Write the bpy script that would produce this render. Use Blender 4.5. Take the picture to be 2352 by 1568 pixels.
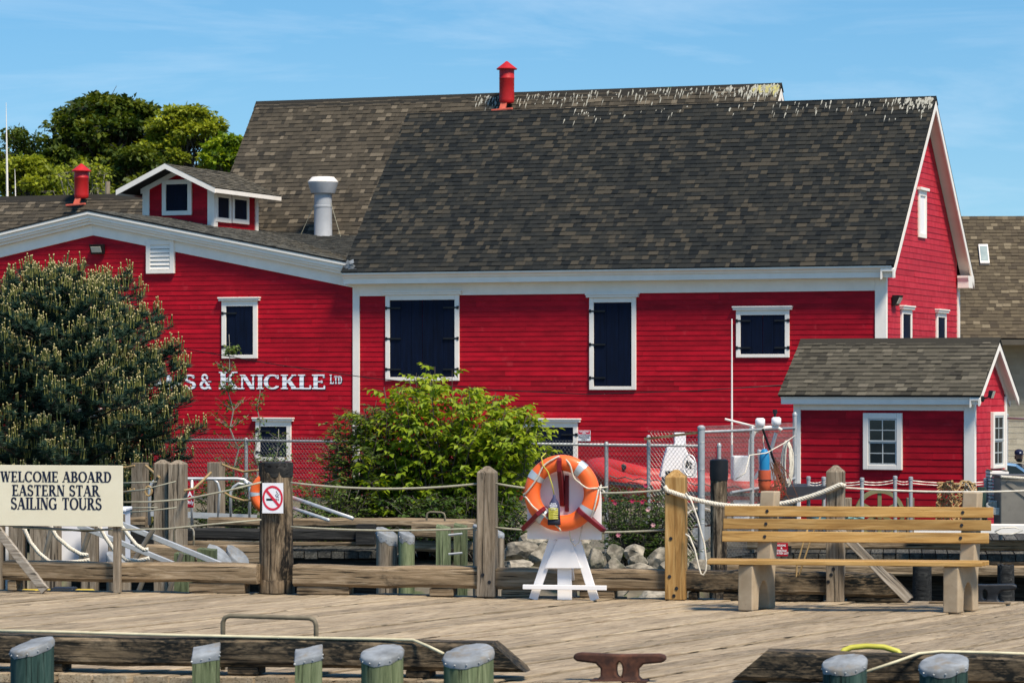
import bpy, bmesh, math, random
import numpy as np
from mathutils import Vector, Matrix, Euler, noise as mnoise
R = math.radians
random.seed(7); rng = np.random.default_rng(7)
for o in list(bpy.data.objects): bpy.data.objects.remove(o)
SC = bpy.context.scene
COL = SC.collection
# ---------------------------------------------------------------- camera
F, UC, VH, CH = 7236.0, 1176.0, 880.0, 2.1      # focal length, centre, horizon of the survey grid; lens height over the deck
cam = bpy.data.cameras.new('camera'); cam.sensor_width = 36; cam.lens = 36*F/2352
cam.shift_y = 96/2352; cam.clip_end = 6000; cam.clip_start = 1
cam.dof.use_dof = True; cam.dof.focus_distance = 46; cam.dof.aperture_fstop = 8
camo = bpy.data.objects.new('camera', cam); COL.objects.link(camo)
camo.location = (0, 0, CH); camo.rotation_euler = (R(90), 0, 0); SC.camera = camo
# ---------------------------------------------------------------- sky and sun
SUN_AZ, SUN_EL = 36, 57                          # azimuth from the lens axis's back towards the right; elevation
w = bpy.data.worlds.new('World'); SC.world = w; w.use_nodes = True
nt = w.node_tree; nt.nodes.clear()
out = nt.nodes.new('ShaderNodeOutputWorld'); bg = nt.nodes.new('ShaderNodeBackground')
sky = nt.nodes.new('ShaderNodeTexSky'); sky.sky_type = 'NISHITA'; sky.sun_disc = False
sky.sun_elevation = R(SUN_EL); sky.sun_rotation = R(180-SUN_AZ); sky.air_density = 1.35; sky.dust_density = 0.35; sky.ozone_density = 2.2; sky.altitude = 0
bg.inputs['Strength'].default_value = 0.074
tc = nt.nodes.new('ShaderNodeTexCoord'); mp = nt.nodes.new('ShaderNodeMapping')
mp.inputs['Scale'].default_value = (2.2, 2.2, 16); mp.inputs['Rotation'].default_value = (0, R(-4), 0); mp.inputs['Location'].default_value = (3.1, .4, .0)
nz = nt.nodes.new('ShaderNodeTexNoise'); nz.inputs['Scale'].default_value = 2.4; nz.inputs['Detail'].default_value = 9; nz.inputs['Roughness'].default_value = .62; nz.inputs['Distortion'].default_value = .5
rp = nt.nodes.new('ShaderNodeValToRGB'); rp.color_ramp.elements[0].position = .47; rp.color_ramp.elements[0].color = (0, 0, 0, 1)
rp.color_ramp.elements[1].position = .85; rp.color_ramp.elements[1].color = (.42, .42, .42, 1)
hs = nt.nodes.new('ShaderNodeHueSaturation'); hs.inputs['Saturation'].default_value = 1.48; hs.inputs['Hue'].default_value = .501; hs.inputs['Value'].default_value = 1.0
mx = nt.nodes.new('ShaderNodeMixRGB'); mx.inputs['Color2'].default_value = (6.2, 7.0, 7.8, 1)
L = nt.links.new
lift = nt.nodes.new('ShaderNodeVectorMath'); lift.operation = 'ADD'; lift.inputs[1].default_value = (0, 0, .11)
nrmz = nt.nodes.new('ShaderNodeVectorMath'); nrmz.operation = 'NORMALIZE'
L(tc.outputs['Generated'], lift.inputs[0]); L(lift.outputs[0], nrmz.inputs[0]); L(nrmz.outputs[0], sky.inputs['Vector'])
L(sky.outputs[0], hs.inputs['Color']); L(tc.outputs['Generated'], mp.inputs['Vector']); L(mp.outputs[0], nz.inputs['Vector']); L(nz.outputs['Fac'], rp.inputs[0])
L(rp.outputs[0], mx.inputs['Fac']); L(hs.outputs[0], mx.inputs['Color1']); L(mx.outputs[0], bg.inputs['Color']); L(bg.outputs[0], out.inputs[0])
sl = bpy.data.lights.new('sun', 'SUN'); sl.energy = 3.1; sl.angle = R(13); sl.color = (1, .91, .77)
so = bpy.data.objects.new('sun', sl); COL.objects.link(so)
sdir = Vector((math.sin(R(SUN_AZ))*math.cos(R(SUN_EL)), -math.cos(R(SUN_AZ))*math.cos(R(SUN_EL)), math.sin(R(SUN_EL))))
so.rotation_euler = sdir.to_track_quat('Z', 'Y').to_euler(); so.location = (20, -20, 40)
SC.view_settings.view_transform = 'Standard'; SC.view_settings.look = 'None'; SC.view_settings.exposure = 0.99; SC.view_settings.gamma = 1
SC.view_settings.use_curve_mapping = False
SC.render.resolution_x = 1024; SC.render.resolution_y = 682
# ---------------------------------------------------------------- helpers
def P(u, v, Y): return Vector(((u-UC)/F*Y, Y, CH+(VH-v)/F*Y))      # survey reading at distance Y -> place
def ZD(v, z=0.0): return F*(CH-z)/(v-VH)                            # distance of a reading on level z
class MB:
    def __init__(s): s.v = []; s.f = []; s.m = []
    def add(s, vs, fs, mi=0):
        n = len(s.v); s.v += [tuple(p) for p in vs]; s.f += [tuple(i+n for i in f) for f in fs]; s.m += [mi]*len(fs); return s
    def box(s, x0, x1, y0, y1, z0, z1, mi=0):
        return s.add([(x0,y0,z0),(x1,y0,z0),(x1,y1,z0),(x0,y1,z0),(x0,y0,z1),(x1,y0,z1),(x1,y1,z1),(x0,y1,z1)],
                     [(0,3,2,1),(4,5,6,7),(0,1,5,4),(1,2,6,5),(2,3,7,6),(3,0,4,7)], mi)
    def hexa(s, b, t, mi=0):      # bottom four (ccw from above), top four
        return s.add(list(b)+list(t), [(0,3,2,1),(4,5,6,7),(0,1,5,4),(1,2,6,5),(2,3,7,6),(3,0,4,7)], mi)
    def beam(s, a, b, wd, ht, up=(0,0,1), mi=0):
        a = Vector(a); b = Vector(b); d = (b-a).normalized(); up = Vector(up)
        sd = d.cross(up).normalized()*wd/2; u2 = sd.cross(d).normalized()*ht/2
        q = lambda p: [p-sd-u2, p+sd-u2, p+sd+u2, p-sd+u2]
        A = q(a); B = q(b)
        return s.add(A+B, [(0,1,2,3),(7,6,5,4),(0,4,5,1),(1,5,6,2),(2,6,7,3),(3,7,4,0)], mi)
    def tube(s, pts, r, n=8, closed=False, mi=0):
        pts = [Vector(p) for p in pts]; N = len(pts); rr = r if isinstance(r, (list, tuple)) else [r]*N
        base = len(s.v); ref = None; prev = None
        for i, p in enumerate(pts):
            if closed: d = pts[(i+1) % N]-pts[i-1]
            else: d = pts[min(i+1, N-1)]-pts[max(i-1, 0)]
            if d.length < 1e-9: d = Vector((0,0,1))
            d.normalize()
            if prev is None:
                ref = d.orthogonal().normalized()
            else:
                ref = (ref - d*ref.dot(d))
                if ref.length < 1e-6: ref = d.orthogonal()
                ref.normalize()
            prev = d; b2 = d.cross(ref)
            for k in range(n):
                a = 2*math.pi*k/n; s.v.append(tuple(p+(ref*math.cos(a)+b2*math.sin(a))*rr[i]))
        for i in range(N if closed else N-1):
            j = (i+1) % N
            for k in range(n):
                k2 = (k+1) % n; s.f.append((base+i*n+k, base+i*n+k2, base+j*n+k2, base+j*n+k)); s.m.append(mi)
        if not closed:
            s.f.append(tuple(base+k for k in reversed(range(n)))); s.m.append(mi)
            s.f.append(tuple(base+(N-1)*n+k for k in range(n))); s.m.append(mi)
        return s
    def lathe(s, prof, n=24, c=(0,0,0), mi=0, jit=0):       # prof: (radius, z)
        base = len(s.v)
        jt = [1+random.uniform(-jit, jit) for _ in range(n)]
        for r, z in prof:
            for k in range(n):
                a = 2*math.pi*k/n; s.v.append((c[0]+r*jt[k]*math.cos(a), c[1]+r*jt[k]*math.sin(a), c[2]+z))
        for i in range(len(prof)-1):
            for k in range(n):
                k2 = (k+1) % n; s.f.append((base+i*n+k, base+i*n+k2, base+(i+1)*n+k2, base+(i+1)*n+k)); s.m.append(mi)
        s.f.append(tuple(base+k for k in reversed(range(n)))); s.m.append(mi)
        s.f.append(tuple(base+(len(prof)-1)*n+k for k in range(n))); s.m.append(mi)
        return s
    def prism(s, poly, fn, t0, t1, mi=0):      # poly 2d, fn(a,b,t)->xyz
        n = len(poly); A = [fn(a, b, t0) for a, b in poly]; B = [fn(a, b, t1) for a, b in poly]
        return s.add(A+B, [tuple(range(n)), tuple(reversed(range(n, 2*n)))]+[(i, (i+1) % n+0, (i+1) % n+n, i+n)[::-1] for i in range(n)], mi)
    def mesh(s, name, mats, smooth=False):
        me = bpy.data.meshes.new(name); me.from_pydata(s.v, [], s.f)
        for m in (mats if isinstance(mats, (list, tuple)) else [mats]): me.materials.append(m)
        if any(s.m): me.polygons.foreach_set('material_index', s.m)
        if smooth: me.polygons.foreach_set('use_smooth', [True]*len(me.polygons))
        bm = bmesh.new(); bm.from_mesh(me); bmesh.ops.recalc_face_normals(bm, faces=bm.faces); bm.to_mesh(me); bm.free()
        me.update(); return me
    def build(s, name, mats, parent=None, smooth=False, bevel=0, loc=None, rot=None):
        o = bpy.data.objects.new(name, s.mesh(name, mats, smooth)); COL.objects.link(o); o.parent = parent
        if loc is not None: o.location = loc
        if rot is not None: o.rotation_euler = rot
        if bevel:
            b = o.modifiers.new('bevel', 'BEVEL'); b.width = bevel; b.segments = 2; b.limit_method = 'ANGLE'; b.angle_limit = R(40)
        return o
def put(name, me, parent=None, mat=None):
    o = bpy.data.objects.new(name, me); COL.objects.link(o); o.parent = parent
    if mat is not None: o.matrix_local = mat
    return o
def tag(o, label=None, cat=None, group=None, kind=None):
    if label: o['label'] = label
    if cat: o['category'] = cat
    if group: o['group'] = group
    if kind: o['kind'] = kind
    return o
def thing(name, label, cat, loc=(0,0,0), rz=0, group=None):
    o = bpy.data.objects.new(name, None); COL.objects.link(o); o.location = loc; o.rotation_euler = (0, 0, rz); o.empty_display_size = .1
    return tag(o, label, cat, group)
def smooth_by_angle(o, ang=40):
    me = o.data; me.polygons.foreach_set('use_smooth', [True]*len(me.polygons))
    try: me.set_sharp_from_angle(angle=R(ang))
    except Exception: pass
    return o
def sag(a, b, d, n=14):                        # a hanging line
    a = Vector(a); b = Vector(b)
    return [a.lerp(b, t/n)-Vector((0, 0, d*4*(t/n)*(1-t/n))) for t in range(n+1)]
def rope_pts(pts, amp, freq):                 # a little irregularity
    return [Vector(p)+Vector((random.uniform(-amp, amp), random.uniform(-amp, amp), random.uniform(-amp, amp))) for p in pts]
def resample(pts, step):
    pts = [Vector(p) for p in pts]; outp = [pts[0]]; acc = 0
    for a, b in zip(pts, pts[1:]):
        l = (b-a).length; n = max(1, int(l/step))
        for i in range(1, n+1): outp.append(a.lerp(b, i/n))
    return outp
def twisted(mb, pts, r, pitch, strands=3, n=6):         # laid rope of three strands
    pts = resample(pts, pitch/8); ds = 0; s_ = [0]
    for a, b in zip(pts, pts[1:]): ds += (b-a).length; s_.append(ds)
    for k in range(strands):
        q = []
        for i, p in enumerate(pts):
            d = (pts[min(i+1, len(pts)-1)]-pts[max(i-1, 0)]).normalized()
            ref = d.cross(Vector((0, 1, .01))).normalized(); b2 = d.cross(ref)
            a = 2*math.pi*(s_[i]/pitch+k/strands); q.append(p+(ref*math.cos(a)+b2*math.sin(a))*r*.5)
        mb.tube(q, r*.58, n)
    return mb
# ---------------------------------------------------------------- materials
def newmat(name):
    m = bpy.data.materials.new(name); m.use_nodes = True; t = m.node_tree; b = t.nodes['Principled BSDF']
    return m, t, b, t.links.new
def coords(t, sc, rnd=True):
    c = t.nodes.new('ShaderNodeTexCoord'); mpp = t.nodes.new('ShaderNodeMapping'); mpp.inputs['Scale'].default_value = sc
    t.links.new(c.outputs['Object'], mpp.inputs['Vector'])
    if rnd:
        oi = t.nodes.new('ShaderNodeObjectInfo'); ml = t.nodes.new('ShaderNodeMath'); ml.operation = 'MULTIPLY'; ml.inputs[1].default_value = 37.0
        t.links.new(oi.outputs['Random'], ml.inputs[0]); t.links.new(ml.outputs[0], mpp.inputs['Location'])
    return mpp.outputs[0]
def noise(t, vec, scale, detail=5, rough=.55, dist=0):
    n = t.nodes.new('ShaderNodeTexNoise'); n.inputs['Scale'].default_value = scale; n.inputs['Detail'].default_value = detail
    n.inputs['Roughness'].default_value = rough; n.inputs['Distortion'].default_value = dist; t.links.new(vec, n.inputs['Vector']); return n.outputs['Fac']
def ramp(t, fac, stops):
    r = t.nodes.new('ShaderNodeValToRGB'); e = r.color_ramp.elements
    while len(e) < len(stops): e.new(.5)
    for i, (p, c) in enumerate(stops): e[i].position = p; e[i].color = (c[0], c[1], c[2], 1) if isinstance(c, (tuple, list)) else (c, c, c, 1)
    t.links.new(fac, r.inputs[0]); return r.outputs[0]
def mixc(t, kind, fac, a, b):
    m = t.nodes.new('ShaderNodeMixRGB'); m.blend_type = kind
    for sock, val in ((m.inputs['Fac'], fac), (m.inputs['Color1'], a), (m.inputs['Color2'], b)):
        if isinstance(val, (int, float)): sock.default_value = val
        elif isinstance(val, (tuple, list)): sock.default_value = (*val[:3], 1)
        else: t.links.new(val, sock)
    return m.outputs[0]
def bump(t, b, h, strength, dist=.01):
    bn = t.nodes.new('ShaderNodeBump'); bn.inputs['Strength'].default_value = strength; bn.inputs['Distance'].default_value = dist
    t.links.new(h, bn.inputs['Height']); t.links.new(bn.outputs[0], b.inputs['Normal'])
def paint(name, c1, c2=None, rough=.5, metal=0, sc=(1,1,1), ns=4, lo=.35, hi=.65, rnd=.0, bmp=0, spec=.35, dirt=None, dsc=(1,1,1), dlo=.6, dhi=.75, coat=0):
    m, t, b, l = newmat(name); v = coords(t, sc)
    c2 = c2 or tuple(x*.85 for x in c1)
    f = noise(t, v, ns, 6, .6); col = ramp(t, f, [(lo, c2), (hi, c1)])
    if rnd:
        oi = t.nodes.new('ShaderNodeObjectInfo'); rr = ramp(t, oi.outputs['Random'], [(0, 1-rnd), (1, 1+rnd*.3)])
        col = mixc(t, 'MULTIPLY', 1, col, rr)
    if dirt:
        d = noise(t, coords(t, dsc), 3, 8, .65, .3); col = mixc(t, 'MIX', ramp(t, d, [(dlo, 0), (dhi, .85)]), col, dirt)
    l(col, b.inputs['Base Color']); b.inputs['Roughness'].default_value = rough; b.inputs['Metallic'].default_value = metal
    b.inputs['Specular IOR Level'].default_value = spec; b.inputs['Coat Weight'].default_value = coat
    if bmp: bump(t, b, f, bmp, .006)
    return m
def wood(name, axis, dark, mid, light, g=1.0, crack=.8, stain=None, slo=.55, shi=.72, rough=.85, rnd=.22, ck=(.57, .66)):
    m, t, b, l = newmat(name)
    def sc(al, ac): return {'X': (al, ac, ac), 'Y': (ac, al, ac), 'Z': (ac, ac, al)}[axis]
    v = coords(t, sc(.9*g, 11*g)); f = noise(t, v, 2.2, 9, .66, 1.1)
    col = ramp(t, f, [(.28, dark), (.5, mid), (.72, light)])
    big = noise(t, coords(t, sc(.5*g, 2.2*g)), 1.7, 5, .6, .4); col = mixc(t, 'MULTIPLY', .75, col, ramp(t, big, [(.3, .62), (.62, 1.12)]))
    cr = noise(t, coords(t, sc(.55*g, 15*g)), 2.6, 4, .55, .7); cm = ramp(t, cr, [(ck[0], 1), (ck[1], 1-crack)])
    col = mixc(t, 'MULTIPLY', 1, col, cm)
    if stain:
        s2 = noise(t, coords(t, sc(1.0, 2.6)), 1.8, 9, .7, .6); s3 = noise(t, coords(t, sc(7, 26)), 2, 4, .6)
        ss = mixc(t, 'MULTIPLY', 1, ramp(t, s2, [(slo, 0), (shi, 1)]), ramp(t, s3, [(.36, .25), (.5, 1)]))
        col = mixc(t, 'MIX', ss, col, stain)
    if rnd:
        oi = t.nodes.new('ShaderNodeObjectInfo'); col = mixc(t, 'MULTIPLY', 1, col, ramp(t, oi.outputs['Random'], [(0, 1-rnd), (1, 1.08)]))
    l(col, b.inputs['Base Color']); b.inputs['Roughness'].default_value = rough; b.inputs['Specular IOR Level'].default_value = .2
    hh = mixc(t, 'MULTIPLY', 1, cm, ramp(t, f, [(.3, .7), (.7, 1)])); bump(t, b, hh, .55, .012)
    return m
def tintmat(name, stops, rough=.9, attr='tint', ns=60, namp=.25, transl=0, tcol=None, spec=.2):
    m, t, b, l = newmat(name); a = t.nodes.new('ShaderNodeAttribute'); a.attribute_name = attr
    col = ramp(t, a.outputs['Fac'], stops)
    if namp: col = mixc(t, 'MULTIPLY', 1, col, ramp(t, noise(t, coords(t, (1,1,1)), ns, 3, .6), [(.3, 1-namp), (.7, 1+namp*.5)]))
    l(col, b.inputs['Base Color']); b.inputs['Roughness'].default_value = rough; b.inputs['Specular IOR Level'].default_value = spec
    if transl:
        tr = t.nodes.new('ShaderNodeBsdfTranslucent'); mxs = t.nodes.new('ShaderNodeMixShader'); mxs.inputs[0].default_value = transl
        l(mixc(t, 'MULTIPLY', 1, col, tcol or (1.3, 1.25, .6)), tr.inputs['Color']); l(b.outputs[0], mxs.inputs[1]); l(tr.outputs[0], mxs.inputs[2])
        l(mxs.outputs[0], t.nodes['Material Output'].inputs['Surface'])
    return m
RED = paint('red_paint', (.47, .003, .015), (.31, .001, .009), .62, sc=(.7, 1, 2), ns=3, rnd=.22, dirt=(.50, .035, .045), dsc=(1.2, 1, .6), dlo=.60, dhi=.82, bmp=.04, spec=.2)
REDF = paint('faded_red_paint', (.50, .030, .045), (.41, .012, .025), .62, sc=(1, 2, .35), ns=3, rnd=.14, dirt=(.34, .02, .03), dsc=(1, 3.5, .5), dlo=.60, dhi=.74, spec=.2)
REDC = paint('chimney_red', (.50, .016, .014), (.40, .008, .010), .5, ns=3, dirt=(.30, .02, .015), dlo=.62, dhi=.72)
ORNG = paint('salmon_primer', (.62, .13, .08), (.50, .09, .05), .7, ns=9)
WHITE = paint('white_paint', (.87, .795, .70), (.80, .73, .635), .5, ns=3, rnd=.05, dirt=(.52, .50, .46), dsc=(1, 1, .5), dlo=.66, dhi=.82)
WHITEB = paint('white_board', (.86, .82, .79), (.80, .76, .73), .55, ns=2, dirt=(.66, .62, .58), dlo=.64, dhi=.85)
NAVY = paint('navy_paint', (.0018, .0062, .023), (.001, .0032, .012), .6, sc=(6, 1, .6), ns=3, rnd=.1, spec=.14)
BLACK = paint('black_iron', (.010, .010, .011), (.005, .005, .006), .5, ns=8)
GALV = paint('galvanised_steel', (.46, .46, .45), (.33, .33, .32), .5, .35, ns=7, lo=.3, hi=.7, dirt=(.30, .25, .2), dlo=.66, dhi=.8)
ALU = paint('aluminium', (.64, .62, .58), (.50, .48, .45), .4, .5, ns=5)
WIRE = paint('fence_wire', (.50, .47, .41), (.38, .36, .32), .5, .3, ns=3)
ZINC = paint('zinc_cap', (.28, .295, .305), (.15, .155, .155), .75, .05, ns=6, lo=.34, hi=.64, bmp=.6, dirt=(.20, .165, .12), dsc=(2.5, 2.5, 2.5), dlo=.52, dhi=.68)
DUCT = paint('painted_duct', (.37, .38, .39), (.30, .31, .32), .5, .0, ns=2)
RUST = paint('rusty_iron', (.085, .032, .018), (.030, .014, .010), .8, .2, ns=11, bmp=.5, dirt=(.16, .06, .03), dlo=.56, dhi=.7)
DARKIRON = paint('dark_iron', (.022, .024, .028), (.010, .011, .013), .5, .3, ns=12, bmp=.4)
SHST = [(0, (.006, .008, .009)), (.35, (.019, .020, .018)), (.65, (.031, .029, .023)), (1, (.056, .047, .033))]
SHING = tintmat('asphalt_shingle_dark', SHST)
SHINGB = tintmat('asphalt_shingle_brown', [(0, (.026, .023, .018)), (.4, (.060, .049, .034)), (.75, (.086, .069, .047)), (1, (.15, .12, .082))])
SHINGG = tintmat('asphalt_shingle_grey', [(0, (.040, .035, .026)), (.4, (.076, .066, .047)), (.75, (.10, .086, .061)), (1, (.14, .12, .086))])
SHINGW = tintmat('asphalt_shingle_sheen', [(0, (.05, .047, .040)), (.4, (.12, .112, .094)), (.75, (.17, .158, .13)), (1, (.24, .22, .18))])  # lightened copy of the grey shingle; its colour carries the grazing sheen
SHINGT = tintmat('asphalt_shingle_tan', [(0, (.060, .046, .030)), (.45, (.092, .071, .044)), (.8, (.115, .089, .054)), (1, (.19, .15, .095))])
FELT = paint('roof_felt', (.018, .018, .017), (.012, .012, .012), .9)
DROP = paint('bird_lime', (.46, .44, .37), (.24, .22, .16), .8, ns=20)
DROPY = paint('yellow_lichen', (.50, .44, .16), (.34, .30, .12), .85, ns=20)
DECKW = wood('deck_plank_wood', 'X', (.205, .145, .085), (.375, .285, .18), (.50, .405, .29), g=1.9, crack=.9, stain=(.20, .13, .07), slo=.56, shi=.76, rnd=.30, ck=(.60, .635))
LOGX = wood('curb_log_wood', 'X', (.080, .054, .030), (.235, .165, .095), (.40, .305, .20), crack=.92, stain=(.020, .017, .014), slo=.58, shi=.74, rnd=.15)
LOGXD = wood('tarred_log_wood', 'X', (.045, .032, .019), (.15, .108, .064), (.27, .205, .13), crack=.9, stain=(.008, .009, .008), slo=.40, shi=.56, rnd=.15)
BLACKW = wood('black_tarred_beam', 'X', (.010, .010, .010), (.022, .022, .021), (.07, .066, .058), crack=.8, rnd=.3)
POSTZ = wood('weathered_post_wood', 'Z', (.105, .078, .050), (.25, .195, .135), (.39, .32, .235), crack=.78, rnd=.15)
POSTY = wood('new_post_wood', 'Z', (.20, .095, .026), (.36, .205, .068), (.50, .33, .14), g=.8, crack=.35, rnd=.0)
PILEZ = wood('tarred_pile_wood', 'Z', (.050, .033, .018), (.19, .135, .082), (.36, .28, .185), crack=.93, stain=(.010, .008, .006), slo=.44, shi=.58, rnd=.1, ck=(.53, .63))
GREENZ = wood('green_treated_wood', 'Z', (.055, .070, .030), (.14, .165, .080), (.25, .27, .145), crack=.65, rnd=.3)
DGREENZ = wood('dark_green_pile', 'Z', (.012, .030, .026), (.03, .062, .050), (.07, .11, .088), crack=.7, rnd=.2)
STICKX = wood('grey_stick_wood', 'X', (.16, .125, .09), (.33, .28, .22), (.50, .45, .38), crack=.6, rnd=.1)
BENCHX = wood('bench_slat_pine', 'X', (.27, .135, .034), (.41, .235, .072), (.52, .33, .13), g=.7, crack=.3, rnd=.18, rough=.55)
CONC = paint('pebbled_concrete', (.42, .325, .215), (.32, .24, .15), .9, ns=6, bmp=.25, dirt=(.15, .11, .07), dsc=(9, 9, 9), dlo=.66, dhi=.72)
CREAM = paint('cream_sign_paint', (.72, .66, .49), (.68, .615, .445), .55, ns=3, rnd=0)
NAVYT = paint('navy_lettering', (.006, .012, .035), (.005, .009, .028), .5)
LIFEO = paint('lifebuoy_orange', (.86, .15, .028), (.80, .125, .022), .42, ns=3, coat=.15)
TAPE = paint('reflective_tape', (.52, .56, .57), (.42, .46, .48), .35, .3, ns=9)
MAROON = paint('maroon_paint', (.17, .006, .012), (.125, .004, .009), .45, ns=4)
ROPEW = paint('white_rope', (.72, .66, .54), (.55, .48, .37), .85, ns=30, bmp=.4)
ROPET = paint('tan_rope', (.40, .27, .12), (.27, .175, .075), .9, ns=30, bmp=.4)
LINE = paint('grey_line', (.36, .335, .24), (.28, .26, .19), .7, ns=20)
LINEP = paint('pale_cable', (.62, .55, .36), (.50, .44, .28), .6, ns=12)
YELL = paint('yellow_hose', (.50, .46, .06), (.42, .38, .045), .45, ns=6)
GLASS = paint('window_glass', (.008, .013, .016), (.005, .008, .011), .08, spec=.45)
SIGNW = paint('sign_white', (.80, .79, .80), (.76, .75, .77), .4, ns=2)
SIGNR = paint('sign_red', (.60, .02, .05), (.55, .015, .04), .45)
SIGNM = paint('sign_maroon', (.38, .006, .020), (.34, .005, .016), .4)
SIGNK = paint('sign_black', (.012, .012, .016), (.010, .010, .014), .5)
print('materials ok')
# ================================================================ frames of reference
class Frame:
    def __init__(s, ox, oy, oz, deg): s.o = Vector((ox, oy, oz)); s.c = math.cos(R(deg)); s.s = math.sin(R(deg)); s.rz = -R(deg)
    def world(s, x, y, z): return Vector((s.o.x+s.c*x+s.s*y, s.o.y-s.s*x+s.c*y, s.o.z+z))
    def fr(s, u, v, y=0):            # reading on the plane local y = const -> (x, z)
        a = (u-UC)/F; x = (a*(s.o.y+s.c*y)-s.o.x-s.s*y)/(s.c+a*s.s); Y = s.o.y-s.s*x+s.c*y
        return x, CH+(VH-v)/F*Y-s.o.z
    def sd(s, u, v, x=0):            # reading on the plane local x = const -> (y, z)
        a = (u-UC)/F; y = (a*(s.o.y-s.s*x)-s.o.x-s.c*x)/(s.s-a*s.c); Y = s.o.y-s.s*x+s.c*y
        return y, CH+(VH-v)/F*Y-s.o.z
GZ = -0.45
B = Frame(7.81, 66, GZ, 21)
# ================================================================ stroke lettering (serif capitals)
def arc(cx, cy, rx, ry, a0, a1, tk, th, n=14):
    q = []
    for i in range(n+1):
        a = R(a0+(a1-a0)*i/n); wv = th+(tk-th)*abs(math.cos(a))**1.3
        q.append((cx+rx*math.cos(a), cy+ry*math.sin(a), wv, math.cos(a), math.sin(a)))
    out_ = []
    for p, r in zip(q, q[1:]):
        out_.append([(p[0]-p[3]*p[2]/2, p[1]-p[4]*p[2]/2), (p[0]+p[3]*p[2]/2, p[1]+p[4]*p[2]/2), (r[0]+r[3]*r[2]/2, r[1]+r[4]*r[2]/2), (r[0]-r[3]*r[2]/2, r[1]-r[4]*r[2]/2)])
    return out_
def glyph(ch, T=.225, t=.095, sf=.11, sh=.075):
    q = []
    V = lambda x, y0, y1, w_: q.append([(x-w_/2, y0), (x+w_/2, y0), (x+w_/2, y1), (x-w_/2, y1)])
    H = lambda x0, x1, y, w_: q.append([(x0, y-w_/2), (x1, y-w_/2), (x1, y+w_/2), (x0, y+w_/2)])
    Dg = lambda x0, y0, x1, y1, w_: q.append([(x0-w_/2, y0), (x0+w_/2, y0), (x1+w_/2, y1), (x1-w_/2, y1)])
    def S(x, y, w_): H(x-w_/2-sf*.75, x+w_/2+sf*.75, sh/2 if y == 0 else 1-sh/2, sh)
    def stem(x, w_=T): V(x, 0, 1, w_); S(x, 0, w_); S(x, 1, w_)
    W = .8
    if ch == 'A': Dg(.10, 0, .43, 1, t*1.2); Dg(.74, 0, .43, 1, T*1.1); H(.2, .62, .33, t); S(.10, 0, t); S(.74, 0, T); W = .90
    elif ch == 'B': stem(.2); q.extend(arc(.36, .755, .23, .215, -90, 90, T, t)); q.extend(arc(.38, .27, .30, .235, -90, 90, T, t)); H(.2, .4, .96, t); H(.2, .4, .52, t); H(.2, .4, .04, t); W = .82
    elif ch in 'CG':
        q.extend(arc(.46, .5, .36, .46, 42, 318, T, t, 22)); V(.76, .70, .97, t)
        if ch == 'G': V(.74, .04, .44, T); H(.56, .9, .44, sh)
        else: V(.76, .12, .22, t)
        W = .90 if ch == 'C' else .98
    elif ch == 'D': stem(.2); q.extend(arc(.36, .5, .38, .46, -90, 90, T, t, 18)); H(.2, .38, .96, t); H(.2, .38, .04, t); W = .92
    elif ch == 'E': stem(.2); H(.2, .66, .96, t); H(.2, .68, .04, t); H(.2, .54, .51, t); V(.64, .78, 1, t); V(.67, 0, .24, t); V(.53, .42, .60, t); W = .76
    elif ch == 'I': stem(.2); W = .40
    elif ch == 'K': stem(.2); Dg(.30, .42, .70, 1, t*1.3); Dg(.76, 0, .42, .62, T*1.15); S(.72, 1, t); S(.76, 0, T); W = .92
    elif ch == 'L': stem(.2); H(.2, .68, .04, t); V(.67, 0, .26, t); W = .74
    elif ch == 'M': V(.14, 0, 1, t); S(.14, 0, t); S(.17, 1, T*.6); Dg(.50, 0, .20, 1, T); Dg(.50, 0, .82, 1, t); V(.88, 0, 1, T); S(.88, 0, T); S(.88, 1, T*.6); W = 1.08
    elif ch == 'N': V(.15, 0, 1, t); S(.15, 0, t); S(.18, 1, T*.6); Dg(.72, 0, .20, 1, T*1.1); V(.76, 0, 1, t); S(.76, 1, t); W = .92
    elif ch == 'O': q.extend(arc(.48, .5, .38, .46, 0, 360, T, t, 30)); W = .96
    elif ch == 'R': stem(.2); q.extend(arc(.36, .745, .25, .225, -90, 90, T, t)); H(.2, .4, .96, t); H(.2, .4, .51, t); Dg(.76, 0, .42, .5, T*1.05); S(.80, 0, T*.6); W = .88
    elif ch == 'S': q.extend(arc(.35, .735, .22, .225, 20, 262, T*.85, t*1.2, 16)); q.extend(arc(.36, .265, .25, .225, 92, -160, T*.85, t*1.2, 16)); Dg(.50, .40, .22, .62, T*1.1); V(.56, .74, .97, t); V(.12, .03, .28, t); W = .72
    elif ch == 'T': V(.42, 0, 1, T); S(.42, 0, T); H(.08, .76, .96, t); V(.10, .76, 1, t); V(.74, .76, 1, t); W = .84
    elif ch == 'U': V(.18, .3, 1, T); S(.18, 1, T); V(.74, .3, 1, t); S(.74, 1, t); q.extend(arc(.46, .32, .28, .28, 180, 360, T, t)); W = .90
    elif ch == 'W': Dg(.34, 0, .12, 1, T); Dg(.34, 0, .56, 1, t); Dg(.78, 0, .56, 1, T); Dg(.78, 0, 1.0, 1, t); S(.12, 1, T); S(1.0, 1, t); S(.56, 1, T*.7); W = 1.14
    elif ch == '&': q.extend(arc(.36, .76, .18, .19, -30, 260, T*.7, t*1.2, 16)); q.extend(arc(.36, .27, .28, .23, 100, 370, T*.9, t*1.2, 18)); Dg(.80, 0, .28, .66, T*.9); H(.60, .86, .50, sh); W = .92
    else: W = .42
    return q, W
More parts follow.
